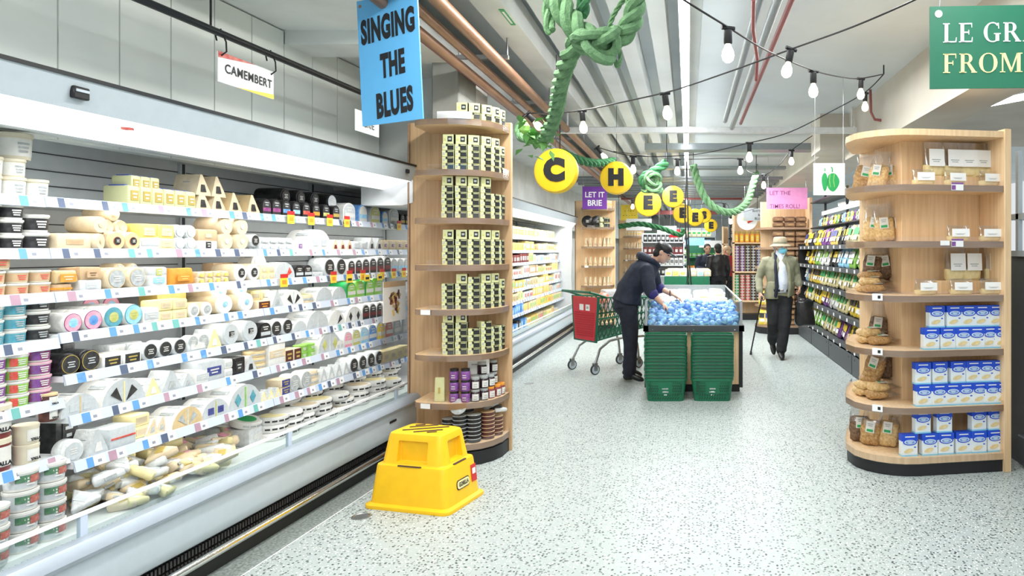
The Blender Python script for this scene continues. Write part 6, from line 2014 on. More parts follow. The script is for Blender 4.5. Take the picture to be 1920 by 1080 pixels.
def crisp(c, l):
    def f():
        b = B()
        w, h, d = .19, .27, .09
        def sec(z, kw, kd): return ((0, 0, z), (1, 0, 0), (0, 1, 0), w/2*kw, d/2*kd)
        b.loft([sec(0, .97, .08), sec(.03, .97, .7), sec(h*.45, 1, 1.1), sec(h*.9, .97, .6), sec(h, .97, .06)], 14, 0, e=2.6)
        for v in b.bm.verts: v.co += Vector(noise.noise_vector(v.co*18))*.012
        o = obj('snack_bag', b, M[c], sharp=80)
        b = B(); b.box((0, -d*.56, h*.62), (w*.7, .004, h*.32), m=0)
        b.box((0, -d*.56-.001, h*.3), (w*.5, .004, h*.2), m=1)
        return o, [obj('label', b, [M[l], M['signwhite']])]
    return proto('crisp'+c+l, f)
CR = [('lyellow', 'lblack', 'yellow'), ('cheesepale', 'lgreen2', 'pale yellow'), ('lblack', 'lyellow', 'black'), ('paper', 'lgreen', 'white'), ('cheeseyellow', 'lnavy', 'golden'), ('lgreen', 'signwhite', 'green'), ('lpurple', 'lyellow', 'purple'), ('lsky', 'signwhite', 'sky-blue')]
for si, z in enumerate(GZ):
    y = 7.3; i = 0
    while y < 12.3:
        i += 1
        if i % 3 == 1: c = CR[(si*3+i//3*2+q.randint(0, 1)) % len(CR)] if si not in (0, 2) or q.random() < .3 else CR[q.choice((0, 1, 4))]
        place(crisp(c[0], c[1]), (2.10+q.uniform(-.02, .02), y, z+.012), 0, f"{c[2]} snack bag, {nth(i)} along the right aisle's {('bottom', 'fourth', 'third', 'second', 'top')[si]} snack shelf", 'snack bag', f"snack bags on the {('bottom', 'fourth', 'third', 'second', 'top')[si]} shelf", 1, (R(-16), R(q.uniform(-6, 6)), -PI/2+q.uniform(-.15, .15)))
        y += .205

for i in range(22):
    c = CR[(i*3) % len(CR)]
    place(crisp(c[0], c[1]), (2.30, 7.4+i*.22, 1.902), 0, f"{c[2]} snack bag, {nth(i+1)} along the high wire rack over the snack shelves", 'snack bag', 'snack bags on the high rack', .62, (R(-10), 0, -PI/2))
# ---------------------------------------------------------------- loaf shelf at the end of the right aisle side
r = empty('loaf_shelf', (1.24, 12.4, 0)); tag(r, 'wooden shelf unit of dark loaf packs below the pink sign', 'shelf')
plan = [(.95, 0), (.42, 0), (.18, .06), (.04, .2), (0, .45), (.95, .45)]
b = B(); b.prism(plan, (0, 0, 0), (1, 0, 0), (0, 1, 0), (0, 0, .12)); obj('plinth', b, M['black'], r)
b = B(); b.bb(.1, .95, .42, .46, .1, 2.4); obj('back_board', b, M['woodpale'], r)
b = B(); b.bb(.93, .98, -.01, .46, 0, 2.45); obj('side_board', b, M['woodpale'], r)
LZ = [.16, .52, .86, 1.21, 1.56, 1.92]
for z in LZ:
    b = B(); b.prism([(x, y) for x, y in plan], (0, 0.001, z-.04), (1, 0, 0), (0, 1, 0), (0, 0, .04)); obj('shelf', b, M['woodedge'], r)
ploaf = proto('loaf', pack(.20, .16, .095, 'breaddark', 'bread', .75, .5, pr='tan', name='loaf_pack', bev=.03))
for si, z in enumerate(LZ):
    for c in range(3 if si < 5 else 3):
        for k in range(3 if si < 5 else 2):
            place(ploaf, (1.24+.38+c*.205, 12.42, z+k*.096), q.uniform(-.05, .05), f"dark brown loaf pack, {('bottom', 'middle', 'top')[k]} layer, {nth(c+1)} stack, loaf shelf level {ORD[si+1]}".replace('level '+ORD[si+1], f'{ORD[si+1]} level'), 'loaf pack', 'loaf packs under the pink sign')
for si, z in enumerate(LZ[:2]):
    for i, (x, y) in enumerate(((.12, .12), (.22, .06), (.31, .03))):
        for k in range(2 - si):
            place(crisp(*CR[4 if (i+k) % 2 else 0][:2]), (1.24+x, 12.42+y, z), 0, f"yellow snack bag, {nth(i+1)} on the rounded corner of the loaf shelf, level {('one', 'two')[si]}", 'snack bag', 'yellow bags beside the loaf packs', 1, (R(-8), 0, R(-30+20*i))) if k == 0 else None
# ---------------------------------------------------------------- things further down the hall
def rack(name, X0, X1, Y, zs, label, m='woodpale', depth=.4, top=None, base='black'):
    r = empty(name, (X0, Y, 0)); tag(r, label, 'shelf')
    w = X1-X0
    b = B(); b.bb(0, w, depth-.04, depth, 0, top or zs[-1]+.4); obj('back_board', b, M[m], r)
    b = B(); b.bb(0, w, .02, depth, 0, .12); obj('plinth', b, M[base], r)
    for z in zs:
        b = B(); b.bb(0, w, 0, depth-.04, z-.03, z); obj('shelf', b, M[m], r)
    for s in (0, w-.03):
        b = B(); b.bb(s, s+.03, 0, depth, 0, top or zs[-1]+.4); obj('side_board', b, M[m], r)
    return r
def fillrow(pr, X0, n, dx, Y, z, lv, h, desc, cat, grp, sc=1):
    for i in range(n):
        for k in range(lv):
            w = f", {nth(k+1)} layer" if lv > 1 else ''
            place(pr, (X0+i*dx, Y, z+k*h), 0, f"{desc}, {nth(i+1)} from left{w}", cat, grp, sc)
# striped cup stacks beside the walking man
rack('cup_shelf', .98, 1.62, 15.0, [.42, 1.05, 1.68], 'wooden shelf of striped cup stacks behind the walking man', top=2.35)
pcup = [proto('cup'+c, tub(.05, .06, 'paper', 'tubwhite', c, name='cup')) for c in ('lpurple', 'lblack', 'lgreen2', 'lred', 'lnavy')]
for si, (z, cols, lv) in enumerate(((.42, (2, 3, 3, 1, 1), 9), (1.05, (0, 0, 1, 1, 4), 9))):
    for i, ci in enumerate(cols):
        for k in range(lv):
            place(pcup[ci], (1.06+i*.12, 15.02, z+k*.062), 0, f"striped cup, {nth(k+1)} from bottom, {nth(i+1)} stack, {('lower', 'upper')[si]} cup shelf behind the man", 'cup', 'cup stacks behind the walking man')
pjo = proto('bottleo', jar(.24, .05, 'lorange', 'lgold', 'lyellow'))
fillrow(pjo, 1.05, 5, .115, 15.03, 1.68, 1, .2, 'orange bottle on the top cup shelf', 'bottle', 'orange bottles on the cup shelf')
r = empty('round_sign', W(1401, 412, 14.2)); tag(r, 'round white sign with a cheese and chilli picture', 'sign')
b = B(); b.lathe([(.21, -.01), (.21, .01)], 32, u=(1, 0, 0), v=(0, 0, 1), m=0); b.box((0, -.012, .02), (.18, .004, .10), rot=Matrix.Rotation(R(15), 3, 'Y'), m=1); b.box((.07, -.014, -.03), (.14, .004, .04), rot=Matrix.Rotation(R(-25), 3, 'Y'), m=2)
obj('face', b, [M['signwhite'], M['lyellow'], M['red']], r)
b = B(); b.cyl((0, 0, .2), (0, 0, 1.1), .005, n=5); obj('wire', b, M['steel'], r)
# dark tall shelf with jars and bright cans
rack('jar_shelf', .98, 1.32, 16.5, [.4, .75, 1.1, 1.45, 1.8], 'dark shelf of small jars behind the three shoppers', 'darkgrey', top=2.2)
for si, (z, c, nm) in enumerate(((.4, 'lblue', 'blue'), (.75, 'lnavy', 'navy'), (1.1, 'papergrey', 'pale'), (1.45, 'lorange', 'orange'), (1.8, 'lblack', 'black'))):
    fillrow(proto('jr'+c, jar(.15, .045, c, 'lgrey', 'tubwhite')), 1.05, 3, .10, 16.52, z, 2, .152, f'small {nm}-labelled jar on the dark jar shelf', 'jar', f'{nm} jars on the dark shelf')
# display tables behind the freezer
for ti, (X0, X1, nm) in enumerate(((-.46, -.03, 'left'), (.02, .42, 'right'))):
    r = empty('display_table', (X0, 13.4, 0)); tag(r, f'green display table heaped with pale cheese packs, {nm} one behind the freezer', 'table')
    b = B(); b.bb(0, X1-X0, 0, 2.2, .78, 1.0, .01); obj('crate', b, M['basket'], r)
    b = B(); b.bb(.02, X1-X0-.02, .02, 2.1, 0, .78); obj('base', b, M['darkgrey'], r)
    for i in range(3):
        for j in range(5):
            pr = fp(*((('paper', 'lyellow'), ('ivory', 'tubwhite'), ('cheesepale', 'lyellow'), ('film', 'lsky'))[(i*2+j*3+ti) % 4]))
            place(pr, (X0+.08+i*.14, 13.42+j*.4, 1.002+(.0)), q.uniform(-.2, .2), f"pale cheese pack, {nth(j+1)} row, {nth(i+1)} from left on the {nm} green table", 'cheese pack', f'packs on the {nm} green table', (.9, 1, .9))
# dark wall racks at the far end
rack('wall_rack', -1.3, -.1, 19.5, [.5, .8, 1.1, 1.4, 1.75], 'low pale rack of black and white packs left of the cords', 'paint', top=2.0)
for si, z in enumerate((.8, 1.1, 1.4, 1.75)):
    fillrow(proto('bw%d' % (si % 3), pack(.11, .1, .2, ('lblack', 'paper', 'lmaroon')[si % 3], ('paper', 'lblack', 'paper')[si % 3], .6, .4, name='carton')), -1.2, 9, .125, 19.53, z, 1, .2, f"{('black', 'white', 'maroon')[si % 3]} carton on the {('second', 'third', 'fourth', 'top')[si]} level of the pale rack", 'carton', 'cartons on the pale rack')
rack('produce_rack', -.05, .95, 22.0, [.5, .9, 1.3], 'green produce rack in the far background', 'boxproduce', top=1.7)
for si, z in enumerate((.5, .9, 1.3)):
    fillrow(proto('prod%d' % si, flat(.08, .12, ('lgreen', 'lorange', 'leaf')[si], ('lgreen', 'lorange', 'leaf')[si], name='vegetable')), .05, 6, .16, 22.02, z, 1, .1, f"{('pale green', 'orange', 'dark green')[si]} vegetable on the {('bottom', 'middle', 'top')[si]} level of the produce rack", 'vegetable', 'vegetables on the produce rack')
for i, (x, y, z, w_, m, lab) in enumerate(((-.55, 18, 2.02, .5, 'signwhite', 'white hanging sign left of the cords far away'), (.25, 20, 1.75, .45, 'lsky', 'pale blue hanging sign above the three shoppers'), (.75, 22, 1.7, .8, 'signwhite', 'white fascia sign over the far rack'), (-.35, 18.5, 1.95, .3, 'redcloth', 'small red hanging sign far away'), (-1.1, 24, 2.0, .7, 'lgreen2', 'green hanging sign far away on the left'))):
    r = empty('hanging_sign', (x, y, z)); tag(r, lab, 'sign')
    b = B(); b.bb(-w_/2, w_/2, -.01, .01, -.1, .12); obj('board', b, M[m], r)
    b = B(); b.cyl((-w_*.4, 0, .1), (-w_*.4, 0, 3.3-z), .006, n=5); b.cyl((w_*.4, 0, .1), (w_*.4, 0, 3.3-z), .006, n=5); obj('wire', b, M['steel'], r)
rack('far_shelf', 1.0, 2.4, 20, [.5, .9, 1.3, 1.7], 'far wooden shelf in the depth of the right side', 'woodpale', top=2.2)
rack('far_wall_shelf', -1.3, 1.2, 30, [.5, .9, 1.3, 1.7, 2.1], 'long shelf against the end wall of the hall', 'duct', top=2.5)
for si, z in enumerate((.5, .9, 1.3, 1.7, 2.1)):
    c = CR[(si*2+1) % 8]
    fillrow(crisp(c[0], c[1]), -1.2, 11, .21, 30.1, z, 1, .2, f"{c[2]} pack on the {nth(si+1)} level of the end wall shelf", 'pack', 'packs on the end wall shelf')
# ---------------------------------------------------------------- people
def V(*a): return Vector(a)
def ell(b, c, u, v, w, n=14, m=None):
    """ellipsoid with half axes u, v, w"""
    c, u, v, w = Vector(c), Vector(u), Vector(v), Vector(w)
    rings = []
    for i in range(1, n//2+3):
        t = PI*i/(n//2+3)
        rings.append([b._v(c+w*(-math.cos(t))+(u*math.cos(2*PI*k/n)+v*math.sin(2*PI*k/n))*math.sin(t)) for k in range(n)])
    b.skin(rings, True, m)
def limb(b, pts, rad, n=14):
    pts = [Vector(p) for p in pts]
    d0, d1 = (pts[0]-pts[1]).normalized(), (pts[-1]-pts[-2]).normalized()
    P = [pts[0]+d0*rad[0]*.75]+pts+[pts[-1]+d1*rad[-1]*.75]
    Rr = [rad[0]*.55]+list(rad)+[rad[-1]*.55]
    # refine
    Q, S = [], []
    for i in range(len(P)-1):
        for k in range(3):
            t = k/3
            Q.append(P[i].lerp(P[i+1], t)); S.append(Rr[i]+(Rr[i+1]-Rr[i])*t)
    Q.append(P[-1]); S.append(Rr[-1])
    b.tube(Q, S, n)
def fused(name, b, m, vox, parent, it=6, label=None):
    """join overlapping closed shapes into one continuous surface"""
    me = bpy.data.meshes.new(name)
    bmesh.ops.recalc_face_normals(b.bm, faces=b.bm.faces[:])
    b.bm.to_mesh(me); b.bm.free()
    o = bpy.data.objects.new(name, me); COL.objects.link(o)
    md = o.modifiers.new('r', 'REMESH'); md.mode = 'VOXEL'; md.voxel_size = vox
    if it:
        sm = o.modifiers.new('s', 'SMOOTH'); sm.factor = .5; sm.iterations = it
    bpy.context.view_layer.update()
    m2 = bpy.data.meshes.new_from_object(o.evaluated_get(bpy.context.evaluated_depsgraph_get()))
    o.modifiers.clear(); o.data = m2; m2.name = name
    m2.materials.clear(); m2.materials.append(M[m])
    for p in m2.polygons: p.use_smooth = True
    o.parent = parent
    if label: o['label'] = label
    return o
def hand(b, wr, d, nrm, curl=.5, s=1.0, flip=1):
    d = Vector(d).normalized(); nrm = Vector(nrm); nrm = (nrm-d*nrm.dot(d)).normalized(); sd = d.cross(nrm)*flip
    wr = Vector(wr)
    ell(b, wr+d*.045*s, d*.055*s, sd*.042*s, nrm*.017*s, 12)
    for i, L in enumerate((.066, .076, .070, .055)):
        p = wr+d*(.082-.004*abs(i-1.2))*s+sd*(-.030+.0205*i)*s*-1
        q_ = p+(d*math.cos(curl*.5)-nrm*math.sin(curl*.5))*L*.5*s+sd*(.006*(1.5-i))*s
        e = q_+(d*math.cos(curl*1.4)-nrm*math.sin(curl*1.4))*L*.5*s
        limb(b, [p-d*.02*s, p, q_, e], [.009*s, .0095*s, .0088*s, .0075*s], 8)
    p = wr+d*.03*s+sd*.036*s
    limb(b, [wr+d*.02*s+sd*.02*s, p, p+(d*.7+sd*.55-nrm*.35).normalized()*.032*s, p+(d*.85+sd*.35-nrm*.5).normalized()*.06*s], [.013*s, .0125*s, .011*s, .009*s], 8)
def head_shapes(b, c, f, up, s=1.0):
    f = Vector(f).normalized(); up = Vector(up); up = (up-f*up.dot(f)).normalized(); r_ = f.cross(up)
    c = Vector(c)
    ell(b, c+up*.035*s-f*.01*s, r_*.076*s, f*.096*s, up*.083*s)
    ell(b, c-up*.03*s+f*.018*s, r_*.062*s, f*.074*s, up*.082*s)
    ell(b, c-up*.085*s+f*.055*s, r_*.03*s, f*.028*s, up*.024*s)          # chin
    ell(b, c+up*.035*s+f*.07*s, r_*.05*s, f*.02*s, up*.014*s)            # brow
    limb(b, [c+up*.022*s+f*.083*s, c-up*.005*s+f*.098*s, c-up*.020*s+f*.105*s], [.009*s, .012*s, .014*s], 8)   # nose
    ell(b, c-up*.052*s+f*.083*s, r_*.024*s, f*.012*s, up*.006*s)          # lips
    ell(b, c-up*.062*s+f*.081*s, r_*.021*s, f*.012*s, up*.006*s)
    for e in (-1, 1):
        ell(b, c+r_*e*.078*s-f*.008*s, r_*.012*s, f*.02*s, up*.032*s)
    return f, up, r_
def figure(nm, label, J, skin='skin', top='navy', legs='navytrouser', hair='hairdark', shoes='shoe', vox=.008, sleeve=1.0, topw=1.0, hands=True, hs=1.0, tl=0, sw=1.0):
    root = empty('person', J['base'])
    tag(root, label, 'person')
    T = lambda p: Vector(p)-Vector(J['base'])
    g = {k: (T(v) if k not in ('base', 'fwd', 'up', 'side', 'bend') else Vector(v)) for k, v in J.items() if not isinstance(v, list)}
    side = g['side'].normalized()
    def torso(b, k, extra=0, low=True):
        P, Wt, C, N = g['pelvis'], g['waist'], g['chest'], g['neck']
        ax1 = (C-P).normalized(); fr = lambda a: side.cross(a).normalized()
        secs = []
        up0 = (Wt-P).normalized(); up1 = (C-Wt).normalized(); up2 = (N-C).normalized()
        if low: secs.append((P-up0*.10, side, fr(up0), .15*k+extra, .11*k+extra))
        secs += [(P, side, fr(up0), .168*k+extra, .125*k+extra), (P.lerp(Wt, .6), side, fr(up0), .158*k+extra, .112*k+extra), (Wt, side, fr((up0+up1)/2), .152*k+extra, .108*k+extra),
                 (Wt.lerp(C, .5), side, fr(up1), .162*k+extra, .118*k+extra), (C, side, fr(up1), .175*k+extra, .122*k+extra), (C.lerp(N, .5), side, fr(up2), .165*k+extra, .10*k+extra), (C.lerp(N, .8), side, fr(up2), .11*k+extra, .075*k+extra), (N, side, fr(up2), .058*k+extra*.6, .06*k+extra*.6)]
        b.loft(secs, 20)
    # body: one continuous surface
    b = B()
    torso(b, .93)
    limb(b, [g['neck']-(g['head']-g['neck'])*.3, g['neck'], g['head']-g['up']*.03], [.06, .056, .054])
    f, up, r_ = head_shapes(b, g['head'], g['fwd'], g['up'], hs)
    for s in 'lr':
        limb(b, [g['sho'+s], g['elb'+s], g['wri'+s]], [.052, .042, .028])
        limb(b, [g['hip'+s], g['kne'+s], g['ank'+s]], [.085, .055, .042])
        ft = g['toe'+s]-g['ank'+s]
        limb(b, [g['ank'+s]-V(0, 0, .02), (g['ank'+s]-V(0, 0, .04)).lerp(g['toe'+s], .4)], [.036, .022])
        if hands:
            hd = J['hand'+s]
            hand(b, g['wri'+s], hd[0], hd[1], hd[2], 1.0, hd[3])
    body = fused('body', b, skin, vox, root, 3)
    # trousers
    b = B()
    P, Wt = g['pelvis'], g['waist']
    up0 = (Wt-P).normalized()
    fr = side.cross(up0).normalized()
    b.loft([(P-up0*.11, side, fr, .165, .125), (P, side, fr, .185, .142), (P.lerp(Wt, .75), side, fr, .168, .122)], 20)
    for s in 'lr':
        limb(b, [g['hip'+s], g['hip'+s].lerp(g['kne'+s], .5), g['kne'+s], g['kne'+s].lerp(g['ank'+s], .5), g['ank'+s]+V(0, 0, .02)], [.108, .096, .083, .077, .076], 18)
    if 'bend' in g:
        c = g['bend']; ell(b, P+c, V(.10, 0, 0), V(0, .16, 0), V(0, 0, .13))
    tr = fused('trousers', b, legs, .012, root, 5)
    for v in tr.data.vertices:
        v.co += Vector(noise.noise_vector(v.co*9))*.007
    # jacket with sleeves
    b = B()
    torso(b, 1.08*topw, .014, low=tl > 0)
    for s in 'lr':
        e = g['wri'+s].lerp(g['elb'+s], 1-sleeve)
        limb(b, [g['sho'+s].lerp(g['chest'], .15), g['sho'+s], g['sho'+s].lerp(g['elb'+s], .5), g['elb'+s], e], [.085*sw, .083*sw, .074*sw, .066*sw, .058*sw], 16)
    tp = fused('jacket', b, top, .012, root, 5)
    for v in tp.data.vertices:
        v.co += Vector(noise.noise_vector(v.co*11+V(5, 0, 0)))*.010
    for s in 'lr':
        b = B()
        d = (g['toe'+s]-g['ank'+s]); d.z = 0; d.normalize(); sd = d.cross(V(0, 0, 1))
        a = g['ank'+s]; zf = g['toe'+s].z-.03
        tilt = V(0, 0, 0)
        limb(b, [a+V(0, 0, .0), a-V(0, 0, .03)], [.05, .052])
        t = g['toe'+s]
        ell(b, a.lerp(t, .55)-V(0, 0, .012), (t-a)*.72, sd*.046, V(0, 0, .038))
        ell(b, a-d*.03-V(0, 0, .035), d*.05, sd*.04, V(0, 0, .042))
        fused('shoe', b, shoes, .009, root, 3)
    for e in (-1, 1):
        b = B(); ell(b, g['head']+f*.078*hs+r_*e*.032*hs+up*.012*hs, r_*.013*hs, f*.009*hs, up*.007*hs, 10); obj('eye', b, M['eye'], body)
    return root, g, f, up, r_
def haircap(root, g, f, up, r_, m, vox=.008, bun=False, name='hair', low=.0):
    b = B()
    c = g['head']
    ell(b, c+up*.045-f*.022, r_*.084, f*.098, up*.086)
    ell(b, c-f*.05-up*(.02+low), r_*.074, f*.055, up*.07)
    if bun: ell(b, c-f*.11+up*.03, r_*.03, f*.03, up*.03)
    return fused(name, b, m, vox, root, 3)

# the man in navy bending over the freezer (faces +x)
Yb = 8.05
J = dict(base=(-.64, Yb, 0), side=(0, 1, 0), fwd=(.86, -.12, -.5), up=(.5, 0, .86),
         pelvis=(-.715, Yb, .90), waist=(-.675, Yb, 1.06), chest=(-.53, Yb, 1.235), neck=(-.40, Yb, 1.385), head=(-.295, Yb-.02, 1.470),
         shor=(-.475, Yb-.185, 1.285), elbr=(-.425, Yb-.27, 1.045), wrir=(-.295, Yb-.30, .915), shol=(-.45, Yb+.185, 1.285), elbl=(-.38, Yb+.27, 1.07), wril=(-.19, Yb+.16, .985),
         hipr=(-.70, Yb-.095, .86), kner=(-.655, Yb-.13, .47), ankr=(-.665, Yb-.16, .10), toer=(-.53, Yb-.19, .055),
         hipl=(-.70, Yb+.095, .86), knel=(-.665, Yb+.12, .47), ankl=(-.70, Yb+.13, .10), toel=(-.57, Yb+.13, .055), bend=(-.055, 0, -.02))
J['handr'] = [(.72, .02, -.69), (.6, -.1, .75), .5, 1]
J['handl'] = [(.86, -.1, -.42), (.4, 0, .9), .5, -1]
root, g, f, up, r_ = figure('a', 'man in dark navy clothes and cap bending over the freezer', J, 'skin', 'navy', 'navytrouser', sleeve=.15, topw=1.16, sw=1.1)
# rolled sleeve cuffs
for s in 'lr':
    b = B()
    e = g['elb'+s]; w = g['wri'+s]
    p0, p1 = e.lerp(w, .10), e.lerp(w, .30)
    limb(b, [p0, p1], [.066, .062])
    fused('sleeve_cuff', b, 'purplecuff', .009, root, 2)
haircap(root, g, f, up, r_, 'hairdark')
b = B()
ell(b, g['head']+up*.06-f*.01, r_*.09, f*.11, up*.072)
ell(b, g['head']+up*.045+f*.11, r_*.07, f*.065, up*.010)
cp = fused('cap', b, 'blackmetal', .007, root, 3)
# hood lying on the back, collar
b = B()
c = g['neck']
limb(b, [c+V(-.02, -.13, .0), c+V(-.13, -.09, .05), c+V(-.15, 0, .055), c+V(-.13, .09, .05), c+V(-.02, .13, .0)], [.04, .05, .055, .05, .04], 12)
limb(b, [c+V(.0, -.12, 0), c+V(.05, -.06, -.05), c+V(.06, 0, -.07), c+V(.05, .06, -.05), c+V(.0, .12, 0)], [.03, .028, .026, .028, .03], 10)
fused('hood', b, 'navy', .010, root, 4)
# lower hem of the jacket
b = B()
P = g['pelvis']
b.loft([(P+V(-.01, 0, -.04), V(0, 1, 0), V(1, 0, .3), .195, .155), (P+V(.0, 0, .06), V(0, 1, 0), V(1, 0, -.2), .195, .15), (P+V(.04, 0, .14), V(0, 1, 0), V(1, 0, -.3), .185, .14)], 20)
fused('jacket_hem', b, 'navy', .012, root, 4)
b = B(); b.tube([g['wril']+(g['elbl']-g['wril'])*.12+V(0, .031*math.cos(2*PI*k/12), .031*math.sin(2*PI*k/12)) for k in range(12)], .008, 6, closed=True); obj('watch_strap', b, M['brownrubber'], root)
# the blue pack he is picking up
place(ps, (-.20, Yb-.31, .80), 0, 'blue wrapped sachet between the fingers of the bending man', 'sachet', None, 1.1, (.3, .4, 0))

# the walking man with hat, mask, cane and bag (faces the camera, head turned to his left)
Yw = 9.65
def XW(px): return (px-VX)*Yw/FPX
def ZW(py): return EYE+(VY-py)*Yw/FPX
J = dict(base=(XW(1460), Yw, 0), side=(-.97, .1, 0), fwd=(.50, -.86, -.04), up=(0, 0, 1),
         pelvis=(XW(1462), Yw+.02, ZW(552)), waist=(XW(1464), Yw, ZW(534)), chest=(XW(1462), Yw, ZW(501)), neck=(XW(1461), Yw+.02, ZW(479)), head=(XW(1463), Yw-.02, ZW(463)),
         shor=(XW(1437), Yw+.02, ZW(488)), elbr=(XW(1423), Yw+.05, ZW(523)), wrir=(XW(1424), Yw-.10, ZW(549)),
         shol=(XW(1486), Yw+.0, ZW(487)), elbl=(XW(1495), Yw+.04, ZW(516)), wril=(XW(1497), Yw-.08, ZW(537)),
         hipr=(XW(1450), Yw+.02, ZW(560)), kner=(XW(1449), Yw-.02, ZW(603)), ankr=(XW(1453), Yw+.28, .20), toer=(XW(1454), Yw+.20, .07),
         hipl=(XW(1473), Yw+.0, ZW(560)), knel=(XW(1471), Yw-.05, ZW(605)), ankl=(XW(1464), Yw-.03, .10), toel=(XW(1463), Yw-.17, .05))
J['handr'] = [(0.05, -.25, -1), (-.9, -.3, .1), 1.5, -1]
J['handl'] = [(.02, -.2, -1), (.95, 0, 0), 1.5, 1]
root, g, f, up, r_ = figure('b', 'elderly man in khaki jacket, sunhat and blue mask walking with a cane', J, 'skinpale', 'khaki', 'trouser', sleeve=.88, topw=1.04, sw=.86)
haircap(root, g, f, up, r_, 'hairgrey')
b = B()
c = g['head']+up*.042
b.lathe([(.10, .0), (.098, .03), (.092, .075), (.075, .095), (.03, .10)], 24, c=c-f*.012)
n = 28
tp_, bt_ = [], []
br = []
for ph, zz in ((.100, .0), (.135, -.018), (.150, -.030), (.150, -.036), (.13, -.026), (.098, -.006)):
    br.append(b.ring(c-f*.005+V(0, 0, zz), V(1, 0, 0), V(0, 1, 0), ph, ph*1.02, n))
b.skin(br+[br[0]], False)
hat = obj('sun_hat', b, M['hatcloth'], root, sharp=60)
b = B(); b.lathe([(.1015, .0), (.1005, .025)], 24, c=c-f*.012, caps=False); obj('hat_band', b, M['khaki'], hat)
# face mask
b = B()
hc = g['head']
ell(b, hc-up*.045+f*.05, r_*.062, f*.066, up*.052)
fused('face_mask', b, 'mask', .006, root, 3)
b = B()
for e in (-1, 1):
    b.tube([hc-up*.02+f*.085+r_*e*.05, hc-up*.01+f*.03+r_*e*.075, hc+up*.005-f*.015+r_*e*.088], .003, 5)
obj('mask_strap', b, M['maskwhite'], root)
# shirt front, collar, open jacket edges, belt
b = B()
Wt, C, N, P = g['waist'], g['chest'], g['neck'], g['pelvis']
fy = V(0, -1, 0)
b.loft([(P+V(.012, -.055, .03), V(1, 0, 0), fy, .105, .122), (Wt+V(.015, -.06, .02), V(1, 0, 0), fy, .100, .118), (Wt.lerp(C, .5)+V(.015, -.055, .02), V(1, 0, 0), fy, .095, .115), (C+V(.015, -.05, .02), V(1, 0, 0), fy, .085, .108), (C.lerp(N, .6)+V(.012, -.035, .03), V(1, 0, 0), fy, .06, .08), (N+V(.01, -.02, .045), V(1, 0, 0), fy, .06, .065)], 18)
sh = fused('shirt', b, 'shirt', .010, root, 4)
b = B()
for e in (-1, 1):
    b.prism([(0, 0), (e*.06, .05), (e*.07, .0), (e*.03, -.05)], N+V(.012, -.085, .025), (1, 0, 0), (0, .25, 1), (0, -.008, 0))
obj('shirt_collar', b, M['shirt'], sh)
b = B()
for k in range(5):
    b.cyl(Wt+V(.02, -.182, .02+k*.065), Wt+V(.02, -.188, .02+k*.065), .006, n=8)
obj('shirt_button', b, M['maskwhite'], sh)
b = B(); b.loft([(P+V(.0, -.01, .045), V(1, 0, 0), fy, .182, .165), (P+V(.0, -.01, .078), V(1, 0, 0), fy, .182, .168)], 24); obj('belt', b, M['black'], root)
b = B(); b.box(P+V(.012, -.182, .062), (.045, .012, .03), .003); obj('belt_buckle', b, M['steel'], root)
for e, m_ in ((-1, 'navy'), (1, 'khaki')):
    b = B()
    xs = .095 if e > 0 else -.085
    limb(b, [N+V(e*.055, -.06, .02), C+V(xs+.012, -.125, .0), Wt+V(xs+.012, -.15, -.02), P+V(xs+.01, -.15, -.02)], [.022, .026, .028, .024], 10)
    fused('jacket_edge', b, m_, .009, root, 3, 'dark blue jacket lining' if e < 0 else None)
b = B()
for e in (-1, 1):
    limb(b, [N+V(e*.05, .06, .03), N+V(e*.085, -.01, .02), N+V(e*.085, -.08, -.05)], [.024, .026, .022], 8)
fused('jacket_collar', b, 'khaki', .009, root, 3)
b = B(); b.loft([(P+V(-.10, -.01, -.06), V(1, 0, 0), fy, .115, .15), (P+V(-.095, -.0, .05), V(1, 0, 0), fy, .115, .15), (Wt+V(-.09, 0, .05), V(1, 0, 0), fy, .10, .13)], 18)
b.loft([(P+V(.125, .0, -.02), V(1, 0, 0), fy, .075, .13), (P+V(.13, .0, .06), V(1, 0, 0), fy, .075, .14), (Wt+V(.125, 0, .05), V(1, 0, 0), fy, .075, .13)], 18)
fused('jacket_hem', b, 'khaki', .011, root, 4)
hr = g['wrir']+Vector(J['base'])
tipc = Vector(((1408-VX)*10.0/FPX, 10.0, .012))
hand_p = Vector((hr.x+.015, hr.y-.04, hr.z-.065))
r = empty('walking_cane', tipc); tag(r, 'black walking cane in the right hand of the elderly man', 'cane')
b = B(); b.cyl((0, 0, .03), hand_p-tipc, .0105, n=10); obj('shaft', b, M['black'], r)
b = B(); q0 = hand_p-tipc; b.tube([q0+V(0, .05, .01), q0+V(0, .02, .022), q0+V(0, -.03, .015), q0+V(0, -.06, -.005)], .014, 8); obj('handle', b, M['black'], r)
b = B(); b.lathe([(.02, -.012), (.018, .0), (.013, .04)], 12); obj('rubber_tip', b, M['rubber'], r)
hl = g['wril']+Vector(J['base'])
r = empty('hand_bag', (hl.x+.02, hl.y-.02, hl.z-.52)); tag(r, 'bulky black bag carried by the elderly man', 'bag')
b = B(); b.box((.05, .0, .17), (.29, .18, .38), .06, seg=3, taper=(.75, .8))
bmesh.ops.subdivide_edges(b.bm, edges=b.bm.edges[:], cuts=1, use_grid_fill=True)
for v in b.bm.verts: v.co += Vector(noise.noise_vector(v.co*9))*.035
obj('body', b, M['blackfilm'], r, sharp=70)
b = B(); b.tube([(-.06, 0, .33), (-.055, 0, .40), (-.05, -.01, .44), (.01, -.01, .40), (.08, 0, .34)], .010, 8); obj('handle', b, M['black'], r)

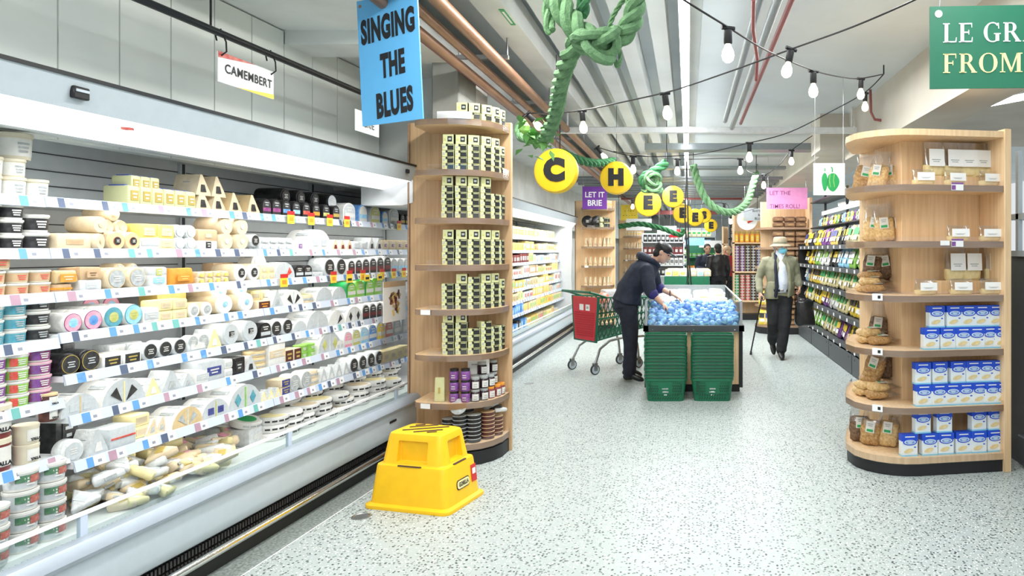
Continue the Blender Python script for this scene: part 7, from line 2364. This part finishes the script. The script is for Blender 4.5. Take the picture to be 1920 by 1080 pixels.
# three shoppers behind the freezer
def stand(label, x, y, h, ang, top, legs, hair, arms, bun=False, vox=.012, skin='skin'):
    k = h/1.72
    ca, sa = math.cos(ang), math.sin(ang)
    def L(a, b_, z): return (x+(a*ca-b_*sa)*k, y+(a*sa+b_*ca)*k, z*k)   # a: to the person's left, b: forward
    D = dict(base=(x, y, 0), side=(-ca, -sa, 0), fwd=(-sa, ca, -.1), up=(0, 0, 1), pelvis=L(0, 0, .95), waist=L(0, .0, 1.08), chest=L(0, .01, 1.28), neck=L(0, .0, 1.47), head=L(0, .03, 1.59),
             shor=L(.19, 0, 1.40), shol=L(-.19, 0, 1.40), hipr=L(.09, 0, .9), hipl=L(-.09, 0, .9), kner=L(.1, .02, .5), knel=L(-.1, .03, .5), ankr=L(.1, 0, .1), ankl=L(-.1, 0, .1), toer=L(.11, .14, .05), toel=L(-.11, .14, .05))
    if arms == 'down':
        D.update(elbr=L(.25, -.03, 1.12), wrir=L(.24, .06, .88), elbl=L(-.25, -.03, 1.12), wril=L(-.24, .06, .88)); hd = [(0, 0, -1), (1, 0, 0), .6, 1]
    else:
        D.update(elbr=L(.26, .02, 1.12), wrir=L(.14, .24, 1.10), elbl=L(-.26, .02, 1.12), wril=L(-.14, .24, 1.12)); hd = [(-sa, ca, 0), (0, 0, 1), .7, 1]
    D['handr'] = hd; D['handl'] = hd[:3]+[-1]
    rt, g, f, up, r_ = figure('s', label, D, skin, top, legs, vox=vox)
    haircap(rt, g, f, up, r_, hair, .010, bun, low=.02)
    return rt, g, f, up, r_
Y3 = 15.95
rt, g, f, up, r_ = stand('shopper in dark blue top with white print, leftmost of three behind the freezer', .45, Y3+.35, 1.66, PI+.2, 'navy', 'shirt', 'hairdark', 'fold')
b = B(); b.box(g['chest']+f*.155-V(0, 0, .06), (.16, .012, .05), .004, rot=Matrix.Rotation(.2, 3, 'Z')); obj('chest_print', b, M['maskwhite'], rt)
stand('shopper in black jacket seen from behind, middle of three behind the freezer', .68, Y3-.25, 1.66, .35, 'black', 'trouser', 'hairdark', 'down')
stand('shopper in red top, right one of three behind the freezer', .93, Y3+.35, 1.62, .9, 'redcloth', 'trouser', 'tan', 'fold', True)
